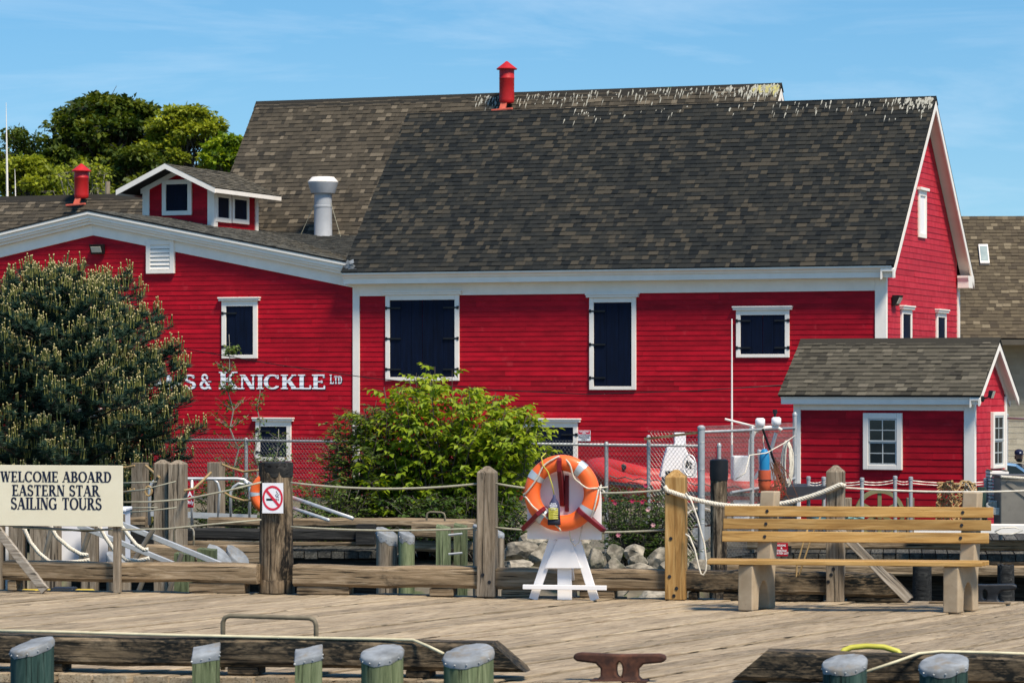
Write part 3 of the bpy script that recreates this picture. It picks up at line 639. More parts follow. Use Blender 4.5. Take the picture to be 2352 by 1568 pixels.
# painted lettering, following each lapped board
def wall_text(fr_, lines, ex, mats, parent):
    for dx, dz, dy, m, nm in ((.020, -.018, .0012, mats[1], 'letter_shadow'), (0, 0, .0032, mats[0], 'letter')):
        for text, xa, xb, zb, h, bigs in lines:
            q, wd = layout(text, big=bigs); kx = (xb-xa)/wd
            for letter in q:
                vs = []; fs = []
                for c, poly in enumerate(letter):
                    pl = [(xa+a*kx+dx, zb+b*h+dz) for a, b in poly]
                    zlo = min(p[1] for p in pl); zhi = max(p[1] for p in pl)
                    for r in range(int(zlo//ex), int(zhi//ex)+1):
                        cl = pl
                        for lim, sgn in ((r*ex+.001, 1), ((r+1)*ex, -1)):
                            o_ = []
                            for (p, q2) in zip(cl, cl[1:]+cl[:1]):
                                ip, iq = (p[1]-lim)*sgn >= 0, (q2[1]-lim)*sgn >= 0
                                if ip: o_.append(p)
                                if ip != iq: tt = (lim-p[1])/(q2[1]-p[1]); o_.append((p[0]+(q2[0]-p[0])*tt, lim))
                            cl = o_
                            if not cl: break
                        if len(cl) < 3: continue
                        n = len(vs)
                        for (a, b) in cl: vs.append((a, -(.0178-.0118*(b-r*ex)/ex)-dy-.00012*(c % 11), b))
                        fs.append(tuple(range(n, n+len(cl))))
                me = bpy.data.meshes.new(nm); me.from_pydata(vs, [], fs); me.materials.append(m); put(nm, me, parent)
zb = FW.fr(630, 893)[1]; zt = FW.fr(630, 860)[1]; hh = zt-zb
xK0, xK1 = FW.fr(503, 880)[0], FW.fr(750, 880)[0]
xA0, xA1 = FW.fr(262, 880)[0], FW.fr(452, 880)[0]; xe0, xe1 = FW.fr(460, 880)[0], FW.fr(488, 880)[0]
wall_text(FW, [('KNICKLE', xK0, xK1, zb, hh, {0: 1.22}), ('ADAMS', xA0, xA1, zb, hh, {0: 1.22}), ('&', xe0, xe1, zb, hh*1.05, None),
               ('LTD', FW.fr(758, 880)[0], FW.fr(787, 880)[0], FW.fr(770, 881)[1], hh*.55, {0: 1.15})], .1085, (SIGNW, SIGNK), T3)
# metal flashing where the roofs meet
fm = MB()
for i in range(9): fm.beam((hw+random.uniform(-.1, .12), -.34+random.uniform(-.03, .02), AZ-kw*hw-.02-random.uniform(-.06, .22)), (hw+random.uniform(.0, .22), -.36, AZ-kw*hw-.05-random.uniform(-.1, .2)), .09, .006, (0, -1, random.uniform(-.5, .5)))
fm.build('crumpled_flashing', ZINC, T3)
# cupola
cx, cy0, cy1, chw = XA*0-18.55-XA, 4.0, 6.4, .93
cu = MB(); zc = zz3(0)-.5; ctop = 4.66+CH-GZ; cap_ = 7.37-GZ; ck_ = (cap_-ctop)/1.33
cu.prism([(-chw, zc), (chw, zc), (chw, ctop+.1), (0, cap_-.12), (-chw, ctop+.1)], lambda a, b, tt: (cx+a, tt, b), cy0, cy1)
cup = cu.build('cupola', RED, T3)
clapboards(cup, lambda z: (cx-chw+.13, cx+chw-.13) if z < ctop+.1 else ((cx-(cap_-.14-z)/ck_, cx+(cap_-.14-z)/ck_) if z < cap_-.2 else None), zc+.2, cap_-.2, .135, RED, 'front', cy0)
clapboards(cup, lambda z: (cy0+.14, cy1-.12), zc, ctop+.1, .135, RED, 'side', cx+chw)
for xx in (-1, 1): MB().box(cx+xx*(chw-.05)-.09, cx+xx*(chw-.05)+.09, cy0-.045, cy0-.001, zc, ctop+.16).build('corner_board', WHITE, cup)
MB().box(cx+chw+.002, cx+chw+.046, cy0, cy0+.14, zc, ctop+.1).build('corner_board', WHITE, cup); MB().box(cx+chw+.002, cx+chw+.046, cy1-.12, cy1+.02, zc, ctop+.1).build('corner_board', WHITE, cup)
def cwin(bx, a, b, c, d):
    m = MB(); t = .11 if b-a > .6 else .075
    bx(m, a, a+t, c, d); bx(m, b-t, b, c, d); bx(m, a+t, b-t, d-t, d); bx(m, a+t, b-t, c, c+t); m.build('window_frame', WHITE, cup, bevel=.006)
    m = MB(); bx(m, a+t, b-t, c+t, d-t, .036); m.build('shutter', NAVY, cup)
xw0, zw1 = FW.fr(374, 414, cy0); xw1, zw0 = FW.fr(442, 494, cy0)
cwin(lambda m, a, b, c, d, t=.06: m.box(a, b, cy0-t, cy0-.002, c, d), xw0, xw1, zw0, zw1)
for ua, ub, va, vb in ((492, 527, 440, 509), (530, 568, 441, 512)):
    ya, zb2 = FW.sd(ua, vb, cx+chw); yb, zt2 = FW.sd(ub, va, cx+chw)
    cwin(lambda m, a, b, c, d, t=.06: m.box(cx+chw+.002, cx+chw+t, a, b, c, d), ya, yb, zb2, min(zt2, ctop-.05))
cr2 = MB(); xe = 1.33; oy0, oy1 = 3.3, 6.95
for s_ in (-1, 1):
    b = [(cx, oy0, cap_-.05), (cx+s_*xe, oy0, ctop-.05), (cx+s_*xe, oy1, ctop-.05), (cx, oy1, cap_-.05)]
    cr2.hexa(b, [(p[0], p[1], p[2]+.045) for p in b])
crf = cr2.build('cupola_roof', FELT, T3)
for s_ in (-1, 1):
    for nm, y0, y1, d0, d1 in (('rake_fascia', oy0-.035, oy0, -.01, .12), ('soffit', oy0, oy1, .055, .075)):
        b = [(cx, y0, cap_-d1), (cx+s_*xe, y0, ctop-d1), (cx+s_*xe, y1, ctop-d1), (cx, y1, cap_-d1)]
        MB().hexa(b, [(p[0], p[1], p[2]+d1-d0) for p in b]).build(nm, WHITE if nm == 'rake_fascia' else FELT, crf)  # dark soffit colour carries both dark wood and the shade beneath the roof
    MB().box(cx+s_*xe-.02, cx+s_*xe+.02, oy0, oy1, ctop-.11, ctop-.012).build('eave_fascia', WHITE, crf)
# frieze under the cupola rake (left one visible)
for s_ in (-1, 1):
    b = [(cx, cy0-.05, cap_-.20), (cx+s_*1.02, cy0-.05, cap_-.20-1.02*ck_), (cx+s_*1.02, cy0-.002, cap_-.20-1.02*ck_), (cx, cy0-.002, cap_-.20)]
    MB().hexa(b, [(p[0], p[1], p[2]+.12) for p in b]).build('frieze_board', WHITE, cup)
uc = Vector((-1.33, 0, cap_-ctop)).normalized()
shingled(crf, (cx+xe+.01, oy0-.04, ctop), (0, 1, 0), uc, oy1-oy0+.06, math.hypot(1.33, cap_-ctop)+.01, .13, SHINGG, seed=12, tints=[.2,.4,.5,.6,.8,1], fr=FW, edge=.7)
# ================================================================ lower rear roof on the left with its vents
FL = Frame(*B.world(-19.5, 6.2, 0), 21)
T4 = thing('rear_left_building', 'low brown shingled roof behind the cupola at the left edge', 'building', FL.o, FL.rz)
yr4, zr4, k4 = 2.8, 4.92+CH-GZ, .95; ye4 = -.2; ze4 = zr4-k4*(yr4-ye4); LW = 14.0
rm = MB(); slab_roof(rm, -LW, .1, ye4, ze4, yr4, zr4, .06); slab_roof(rm, -LW, .1, 2*yr4-ye4, ze4, yr4, zr4, .06); rf4 = rm.build('roof', FELT, T4)
MB().box(-LW+.2, 0, 0, 2*yr4, 0, ze4).build('walls', RED, T4)
rs4 = Vector((0, yr4-ye4, zr4-ze4)).normalized(); sl4 = math.hypot(yr4-ye4, zr4-ze4)
shingled(rf4, (-LW, ye4, ze4+.005), (1,0,0), rs4, LW+.1, sl4+.02, .137, SHINGB, seed=15, tints=[.1,.25,.35,.4,.45,.5,.55,.6,.7,.95], fr=FL)
MB().prism([(-.16, -.13), (0, .035), (.16, -.13), (.16, -.16), (0, 0), (-.16, -.16)], lambda a, b, tt: (tt, yr4+a, zr4+b+.012), -LW, .1).build('ridge_cap', SHINGB, rf4)
chimney('red vent pipe with conical cap on the low left roof', B, 187, 461, 376, 8.65, .19, 'red capped roof vents')
# grey ventilator
x, zb_ = B.fr(742, 560, 6.9); _, zt_ = B.fr(737, 408, 6.9)
v_ = thing('roof_ventilator', 'grey cylindrical roof ventilator with flared white topped hood', 'ventilator', B.world(x, 6.9, zb_-.2), B.rz); h = zt_-zb_+.2; r = .225
smooth_by_angle(MB().lathe([(r*1.08, 0), (r*1.06, .35), (r*1.03, .36), (r*1.03, .40), (r*1.0, .41), (r*.98, h-.75), (r*1.02, h-.74), (r*1.02, h-.70), (r*.97, h-.69), (r*.97, h-.36)], 32).build('duct', DUCT, v_))
smooth_by_angle(MB().lathe([(r*1.0, h-.40), (r*1.32, h-.395), (r*1.34, h-.385), (r*1.66, h-.13), (r*1.64, h-.125), (r*1.2, h-.125)], 32).build('hood', DUCT, v_))
smooth_by_angle(MB().lathe([(r*1.66, h-.124), (r*1.68, h-.105), (r*1.22, h+.01), (r*.3, h+.02)], 32).build('hood_top', WHITE, v_))
for (dx, dy) in ((.6, -.2), (-.65, -.1)): MB().tube([(r*.9*(1 if dx > 0 else -1), 0, h-.6), (dx, dy, .25)], .007, 5).build('guy_wire', LINE, v_)
MB().box(-.62, -.26, -.12, .1, .14, .24).build('red_flashing', REDF, v_)
# ================================================================ red shed
S = Frame(8.35, 57, -.5, 28)
SL, SDp = 3.5, 1.72
T5 = thing('red_shed', 'small red shingled shed with white trim and grey gable roof by the bench', 'shed', S.o, S.rz)
sez = S.fr(2020, 907, -.2)[1]; srz = S.fr(2070, 783, SDp/2)[1]
f5 = MB().box(-SL, 0, .001, .08, 0, sez-.05).build('front_wall', RED, T5)
MB().box(-SL, 0, SDp-.08, SDp, 0, sez-.05).build('rear_wall', RED, T5)
clapboards(f5, lambda z: (-SL+.13, -.17), 0, sez-.16, .122, RED, seg=2.0)
ks = (srz-sez)/(SDp/2+.2)
gm = MB().prism([(0.081, 0), (SDp-.081, 0), (SDp-.081, sez), (SDp/2, srz-.1), (0.081, sez)], lambda a, b, tt: (tt, a, b), -.08, -.001).build('gable_wall', REDF, T5)
clapboards(gm, lambda z: (max(.04, SDp/2-(srz-.14-z)/ks), min(SDp-.07, SDp/2+(srz-.14-z)/ks)), 0, srz-.24, .122, REDF, 'side', 0, seg=1.5)
MB().box(-SL-.01, -SL+.13, -.036, 0, 0, sez-.03).build('corner_board', WHITE, T5, bevel=.004); MB().box(-.17, .035, -.036, 0, 0, sez-.03).build('corner_board', WHITE, T5, bevel=.004)
MB().box(.001, .036, .0005, .05, 0, sez-.03).build('corner_board', WHITE, T5); MB().box(.001, .036, SDp-.07, SDp+.02, 0, sez-.03).build('corner_board', WHITE, T5)
MB().box(-SL+.131, -.171, -.034, 0, sez-.28, sez-.1).build('frieze_board', WHITE, T5)
MB().prism([(-.05, sez-.17), (-.17, sez-.17), (-.17, sez-.07), (-.19, sez-.06), (-.205, sez), (-.05, sez+.15)], lambda a, b, tt: (tt, a, b), -SL-.20, .14).build('eave_cornice', WHITE, T5)
rm = MB(); slab_roof(rm, -SL-.23, .20, -.22, sez-.015, SDp/2, srz, .03); slab_roof(rm, -SL-.23, .20, SDp+.22, sez-.015, SDp/2, srz, .03); rf5 = rm.build('roof', FELT, T5)
rs5 = Vector((0, SDp/2+.22, srz-sez+.015)).normalized(); sl5 = math.hypot(SDp/2+.22, srz-sez+.015)
shingled(rf5, (-SL-.24, -.23, sez-.012), (1,0,0), rs5, SL+.45, sl5, .105, SHINGG, seed=21, tints=[.1,.25,.35,.45,.5,.55,.6,.65,.75,.9], wr=(.10, .22), fr=S)
MB().prism([(-.12, -.10), (0, .035), (.12, -.10), (.12, -.14), (0, 0), (-.12, -.14)], lambda a, b, tt: (tt, SDp/2+a, srz+b+.02), -SL-.24, .21).build('ridge_cap', SHINGG, rf5)
for sgn in (0, 1):
    yy = (lambda y: y) if not sgn else (lambda y: SDp-y)
    for d0, d1, xx0, xx1, nm in ((.035, .13, .165, .20, 'rake_fascia'), (.035, .06, .002, .164, 'rake_soffit'), (.062, .15, .002, .03, 'rake_frieze')):
        pts = [(x_, yy(y), z-d/rs5.y) for x_ in (xx0, xx1) for (y, z) in ((-.22, sez-.015), (SDp/2, srz)) for d in (d0, d1)]
        MB().hexa([pts[1], pts[5], pts[7], pts[3]], [pts[0], pts[4], pts[6], pts[2]]).build(nm, WHITE, T5)
xw0, zw1 = S.fr(1985, 948); xw1, zw0 = S.fr(2074, 1079)
sash_window(T5, lambda m, a, b, d0, d1, c, d: m.box(a, b, -d1-.022, -d0, c, d), xw0, xw1, zw0, zw1)
yw0, zw1 = S.sd(2274, 946); yw1, zw0 = S.sd(2301, 1074)
sash_window(T5, lambda m, a, b, d0, d1, c, d: m.box(d0, d1+.022, a, b, c, d), yw0, yw1, zw0, zw1, .07)
fl = thing('flood_light', 'small black flood light under the right rake of the shed', 'flood light', S.world(.2, -.12, sez-.06), S.rz)
MB().lathe([(.035, -.06), (.05, -.03), (.05, .03), (.03, .05)], 12).build('mount', BLACK, fl); MB().tube([(0,0,0), (.1,.02,.02), (.16,.02,.07)], .014, 6).build('arm', BLACK, fl)
MB().hexa([(.13,-.06,.02),(.19,-.06,.0),(.19,.08,.0),(.13,.08,.02)], [(.15,-.06,.15),(.23,-.06,.14),(.23,.08,.14),(.15,.08,.15)]).build('head', BLACK, fl, bevel=.01); MB().hexa([(.192,-.05,.01),(.198,-.05,.008),(.198,.07,.008),(.192,.07,.01)], [(.232,-.05,.13),(.238,-.05,.128),(.238,.07,.128),(.232,.07,.13)]).build('lens', LENS, fl)
# ================================================================ tan building far right
N = Frame(13.6, 84, -.3, 3)
T6 = thing('tan_building', 'tan building with brown shingle roof and skylight at right edge', 'building', N.o, N.rz)
TANW = paint('tan_siding', (.44, .39, .27), (.38, .335, .23), .7, ns=4, rnd=.12)
ez6 = N.fr(2300, 778, -.9)[1]; rz6 = N.fr(2280, 497, 2.6)[1]
w6 = MB().box(-3.5, 9, .001, 6, -.6, ez6+.1).build('wall', TANW, T6)
clapboards(w6, lambda z: (-3.0, 8), 0, ez6-.02, .155, TANW, seg=1.2)
rm = MB(); slab_roof(rm, -3.6, 9.3, -.9, ez6, 2.6, rz6, .12); slab_roof(rm, -3.6, 9.3, 6.1, ez6, 2.6, rz6, .12); rf6 = rm.build('roof', FELT, T6)
rs6 = Vector((0, 3.5, rz6-ez6)).normalized(); sl6 = math.hypot(3.5, rz6-ez6)
shingled(rf6, (-2.2, -.9, ez6+.005), (1,0,0), rs6, 6.5, sl6, .135, SHINGT, seed=31, tints=[.05,.15,.3,.4,.45,.5,.6,.7,.95], fr=N, wr=(.15, .24))
MB().box(-3.6, 9.3, -.92, -.86, ez6-.16, ez6-.02).build('eave_fascia', paint('brown_trim', (.10, .085, .06)), T6)
for vs_ in ((2245, 2277, 566, 609),):
    yk = 1.0; x0, zt = N.fr(2250, 566, 1.5); x1, zb_ = N.fr(2275, 609, .9)
    sk = MB(); nv = Vector((0, -rs6.z, rs6.y))
    def sp_(x, zf): 
        yy_ = -.9+(zf-ez6)/(rz6-ez6)*3.5; return Vector((x, yy_, zf))
    a, b, c, d = sp_(x0-.02, zb_), sp_(x1, zb_), sp_(x1, zt), sp_(x0-.02, zt)
    sk.hexa([a, b, c, d], [p+nv*.10 for p in (a, b, c, d)]); so_ = sk.build('skylight', WHITE, rf6, bevel=.01)
    i_ = lambda p, q, t_: p.lerp(q, t_)
    ce = (a+b+c+d)/4; g = [ce.lerp(p, .78)+nv*.102 for p in (a, b, c, d)]
    MB().hexa(g, [p+nv*.006 for p in g]).build('pane', paint('skylight_glass', (.35, .40, .36), (.25, .30, .28), .12, spec=.7), rf6)
print('buildings ok')
# ================================================================ ground, shore, water, hill
def terrain():
    ys = [38, 41.5, 43.5, 45.2, 46.5, 48, 52, 60, 80, 100, 130, 170, 220, 300, 500, 1200, 4000]
    zs = [-3.2, -2.0, -1.3, -.85, -.62, -.57, -.58, -.62, -.55, -.2, 2, 7, 10, 11, 12, 12, 12]
    xs = [-4000, -900, -200, -80, -40, -25, -18] + [x*.75 for x in range(-20, 21)] + [18, 25, 40, 80, 200, 900, 4000]
    vs = []; fs = []
    for j, (y, z) in enumerate(zip(ys, zs)):
        for x in xs:
            sm_ = max(0, min(1, (x-2.7)/1.1)); z = zs[j] if y > 58 else zs[j]-(2.6*sm_ if y > 43 else 0)-(2.4 if x < -1.8 and 43 < y < 46 else 0)
            vs.append((x, y, z+(math.sin(x*1.7+y)*.04+math.cos(x*.6-y*.8)*.05 if y < 100 else math.sin(x*.02+y*.01)*1.0)-(0 if x > -60 or y < 90 else 0)))
    n = len(xs)
    for j in range(len(ys)-1):
        for i in range(n-1): fs.append((j*n+i, j*n+i+1, (j+1)*n+i+1, (j+1)*n+i))
    me = bpy.data.meshes.new('ground'); me.from_pydata(vs, [], fs); me.polygons.foreach_set('use_smooth', [True]*len(fs)); return me
GRND = paint('gravelly_earth', (.20, .165, .115), (.10, .085, .06), .95, ns=3, dirt=(.06, .085, .025), dlo=.48, dhi=.62, bmp=.4)
me = terrain(); me.materials.append(GRND); tag(put('ground', me), 'gravelly ground rising from the shore to the wooded hill', kind='structure')
m, t, b, l = newmat('harbour_water'); b.inputs['Base Color'].default_value = (.010, .022, .022, 1); b.inputs['Roughness'].default_value = .08
bump(t, b, noise(t, coords(t, (1, 2, 1), False), 3, 4, .6), .25, .05)
me = bpy.data.meshes.new('water'); me.from_pydata([(-4000, -60, -2.2), (4000, -60, -2.2), (4000, 45, -2.2), (-4000, 45, -2.2)], [], [(0, 1, 2, 3)]); me.materials.append(m); tag(put('water', me), 'dark harbour water under the wharves', kind='structure')
# ================================================================ foliage
def leafmesh(name, pos, axis, nrm, ln, wd, tint, mat, parent, fold=.18, droop=.0):
    """pos, axis, nrm (N,3); ln, wd, tint (N). Pointed leaf of four triangles with a folded midrib"""
    N = len(pos); axis = axis/np.linalg.norm(axis, axis=1, keepdims=True); sd_ = np.cross(axis, nrm); sd_ /= (np.linalg.norm(sd_, axis=1, keepdims=True)+1e-9); up = np.cross(sd_, axis)
    L_ = ln[:, None]; W_ = wd[:, None]
    V = np.empty((N, 5, 3)); V[:, 0] = pos; mid = pos+axis*L_*.42
    V[:, 1] = mid-sd_*W_*.5+up*W_*fold; V[:, 2] = pos+axis*L_-up*L_*droop; V[:, 3] = mid+sd_*W_*.5+up*W_*fold; V[:, 4] = mid
    base = (np.arange(N)*5)[:, None]
    tri = np.concatenate([base+np.array([[0, 1, 4]]), base+np.array([[1, 2, 4]]), base+np.array([[2, 3, 4]]), base+np.array([[3, 0, 4]])], axis=1).reshape(-1)
    return rawmesh(name, V.reshape(-1, 3), tri, np.repeat(tint, 5), mat, parent)
def needlemesh(name, pos, axis, ln, wd, tint, mat, parent):
    N = len(pos); axis = axis/np.linalg.norm(axis, axis=1, keepdims=True); rr = rng.normal(size=(N, 3)); sd_ = np.cross(axis, rr); sd_ /= (np.linalg.norm(sd_, axis=1, keepdims=True)+1e-9)
    V = np.empty((N, 3, 3)); V[:, 0] = pos-sd_*wd[:, None]*.5; V[:, 1] = pos+sd_*wd[:, None]*.5; V[:, 2] = pos+axis*ln[:, None]
    return rawmesh(name, V.reshape(-1, 3), np.arange(N*3), np.repeat(tint, 3), mat, parent)
def rawmesh(name, verts, tri, tint, mat, parent):
    me = bpy.data.meshes.new(name); n = len(tri)//3
    me.vertices.add(len(verts)); me.vertices.foreach_set('co', verts.astype(np.float32).ravel())
    me.loops.add(n*3); me.loops.foreach_set('vertex_index', tri.astype(np.int32))
    me.polygons.add(n); me.polygons.foreach_set('loop_start', np.arange(0, n*3, 3, dtype=np.int32)); me.polygons.foreach_set('loop_total', np.full(n, 3, dtype=np.int32))
    at = me.attributes.new('tint', 'FLOAT', 'POINT'); at.data.foreach_set('value', tint.astype(np.float32))
    me.materials.append(mat); me.update(); me.validate(); return put(name, me, parent)
BARK = wood('tree_bark', 'Z', (.035, .028, .022), (.075, .062, .05), (.13, .11, .09), rnd=.1)
BARKD = wood('dark_pine_bark', 'Z', (.015, .012, .010), (.035, .028, .022), (.07, .055, .04), rnd=.1)
BARKP = wood('pale_bark', 'Z', (.16, .14, .11), (.26, .23, .19), (.36, .33, .28), rnd=.1)
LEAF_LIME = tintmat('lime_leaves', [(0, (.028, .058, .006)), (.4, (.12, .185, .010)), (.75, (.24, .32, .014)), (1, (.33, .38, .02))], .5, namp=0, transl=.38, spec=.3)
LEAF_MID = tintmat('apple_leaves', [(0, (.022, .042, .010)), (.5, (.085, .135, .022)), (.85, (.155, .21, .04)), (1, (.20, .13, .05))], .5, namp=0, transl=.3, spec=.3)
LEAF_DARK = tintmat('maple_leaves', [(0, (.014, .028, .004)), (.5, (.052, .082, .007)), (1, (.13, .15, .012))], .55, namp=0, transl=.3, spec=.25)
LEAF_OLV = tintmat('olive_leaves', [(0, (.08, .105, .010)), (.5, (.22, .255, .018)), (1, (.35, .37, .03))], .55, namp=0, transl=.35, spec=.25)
LEAF_ROSE = tintmat('rose_leaves', [(0, (.016, .036, .006)), (.5, (.045, .085, .012)), (1, (.10, .15, .022))], .5, namp=0, transl=.25, spec=.3)
NEEDLE = tintmat('pine_needles', [(0, (.008, .024, .018)), (.5, (.024, .058, .038)), (1, (.056, .098, .058))], .55, namp=0, transl=.1, spec=.25)
CANDLE = tintmat('pine_candles', [(0, (.20, .20, .050)), (.6, (.30, .28, .080)), (1, (.46, .38, .18))], .7, namp=0, transl=.1)
PETAL = tintmat('rose_petals', [(0, (.40, .012, .07)), (.5, (.55, .16, .22)), (1, (.72, .58, .52))], .6, namp=0, transl=.2)
GRASSM = tintmat('grass_blades', [(0, (.04, .06, .012)), (.6, (.09, .12, .025)), (1, (.20, .19, .07))], .7, namp=0, transl=.2)
def limb(mb, a, b, r0, r1, wob=.06, n=5, seg=6):
    a = Vector(a); b = Vector(b); L_ = (b-a).length; pts = []; rs_ = []
    for i in range(n+1):
        t_ = i/n; o = Vector((random.uniform(-1, 1), random.uniform(-1, 1), random.uniform(-.6, .6)))*wob*L_*math.sin(math.pi*t_)
        pts.append(a.lerp(b, t_)+o); rs_.append(r0+(r1-r0)*t_)
    mb.tube(pts, rs_, seg); return pts
def far_tree(label, u, vt, vb, Y, halfw, mat, group, zbase, clumps=34, leaves=160, lsz=.3, name='deciduous_tree', dens=1.0, flat=.6, gap=0, bark=None, csz=.26):
    """trunk, limbs to clump centres spread through a dome, clumps of leaves"""
    x = (u-UC)/F*Y; z1 = CH+(VH-vt)/F*Y; z0 = CH+(VH-vb)/F*Y; hw_ = halfw/F*Y
    t_ = thing(name, label, 'tree', (x, Y, zbase), 0, group)
    mb = MB(); H_ = z1-zbase; cb = max(z0-zbase, H_*.15)
    limb(mb, (0, 0, -.5), (0, 0, cb+(H_-cb)*.45), hw_*.085, hw_*.045, .03, 6, 8)
    P_ = []; A_ = []; Nn = []; Ln = []; Tn = []
    for c in range(clumps):
        ph = random.uniform(0, 2*math.pi); f_ = random.random()
        zc_ = cb+(H_-cb)*(random.random()**.8); q = (zc_-cb)/(H_-cb); rmax = hw_*math.sqrt(max(.02, 1-max(0, (q-.25)/.75)**2))*(.75+.25*min(1, q*4))
        rad = rmax*math.sqrt(random.uniform(.15, 1)); ctr = Vector((rad*math.cos(ph), rad*math.sin(ph), min(zc_, H_-hw_*csz*.4)))
        st = Vector((0, 0, cb*.6+(ctr.z-cb*.6)*.35))
        limb(mb, st, ctr, hw_*.026, hw_*.007, .10, 5, 5)
        rc = hw_*csz*random.uniform(.65, 1.25); n_ = int(leaves*dens*random.uniform(.7, 1.2)); base_t = random.uniform(.2, .75)
        for s2 in range(4):
            e = ctr+Vector((random.gauss(0, .6), random.gauss(0, .6), random.gauss(0, .3)))*rc; limb(mb, ctr, e, hw_*.007, hw_*.003, .1, 2, 4)
        d = rng.normal(size=(n_, 3)); d /= np.linalg.norm(d, axis=1, keepdims=True); rr_ = rng.random(n_)**.45
        p_ = np.array(ctr)+d*rr_[:, None]*np.array([rc, rc, rc*flat]); P_.append(p_)
        A_.append(d*np.array([1, 1, .3])+rng.normal(scale=.5, size=(n_, 3))+np.array([0, 0, -.25])); Nn.append(np.array([0, 0, 1.0])+rng.normal(scale=.5, size=(n_, 3)))
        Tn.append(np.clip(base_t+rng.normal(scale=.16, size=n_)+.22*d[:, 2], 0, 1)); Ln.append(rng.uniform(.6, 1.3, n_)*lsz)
    mb.build('trunk', bark or BARK, t_, smooth=True)
    P_ = np.concatenate(P_); Ln = np.concatenate(Ln)
    tag(leafmesh('crown', P_, np.concatenate(A_), np.concatenate(Nn), Ln, Ln*.75, np.concatenate(Tn), mat, t_), kind='stuff')
    return t_
G1 = 'trees on the hill behind the roofs'
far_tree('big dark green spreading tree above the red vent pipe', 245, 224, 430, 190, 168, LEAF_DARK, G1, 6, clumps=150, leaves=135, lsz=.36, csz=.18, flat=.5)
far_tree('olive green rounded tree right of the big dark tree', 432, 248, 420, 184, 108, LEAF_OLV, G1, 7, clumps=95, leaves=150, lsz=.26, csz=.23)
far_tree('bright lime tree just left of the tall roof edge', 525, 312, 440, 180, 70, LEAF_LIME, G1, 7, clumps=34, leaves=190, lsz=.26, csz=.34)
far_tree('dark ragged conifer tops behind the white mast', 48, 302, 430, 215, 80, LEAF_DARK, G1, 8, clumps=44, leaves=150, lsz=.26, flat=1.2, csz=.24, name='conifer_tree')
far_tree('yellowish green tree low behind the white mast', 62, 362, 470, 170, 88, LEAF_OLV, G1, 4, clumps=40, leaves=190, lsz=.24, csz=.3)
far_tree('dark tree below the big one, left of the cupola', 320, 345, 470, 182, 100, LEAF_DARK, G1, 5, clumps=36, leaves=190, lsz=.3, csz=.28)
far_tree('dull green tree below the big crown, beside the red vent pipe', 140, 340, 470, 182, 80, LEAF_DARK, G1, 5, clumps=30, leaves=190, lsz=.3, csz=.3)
far_tree('thin leaved tree with bare pale twigs behind the red vent pipe', 190, 375, 480, 160, 85, LEAF_OLV, G1, 3, clumps=34, leaves=34, lsz=.22, csz=.26, bark=BARKP, flat=.9)
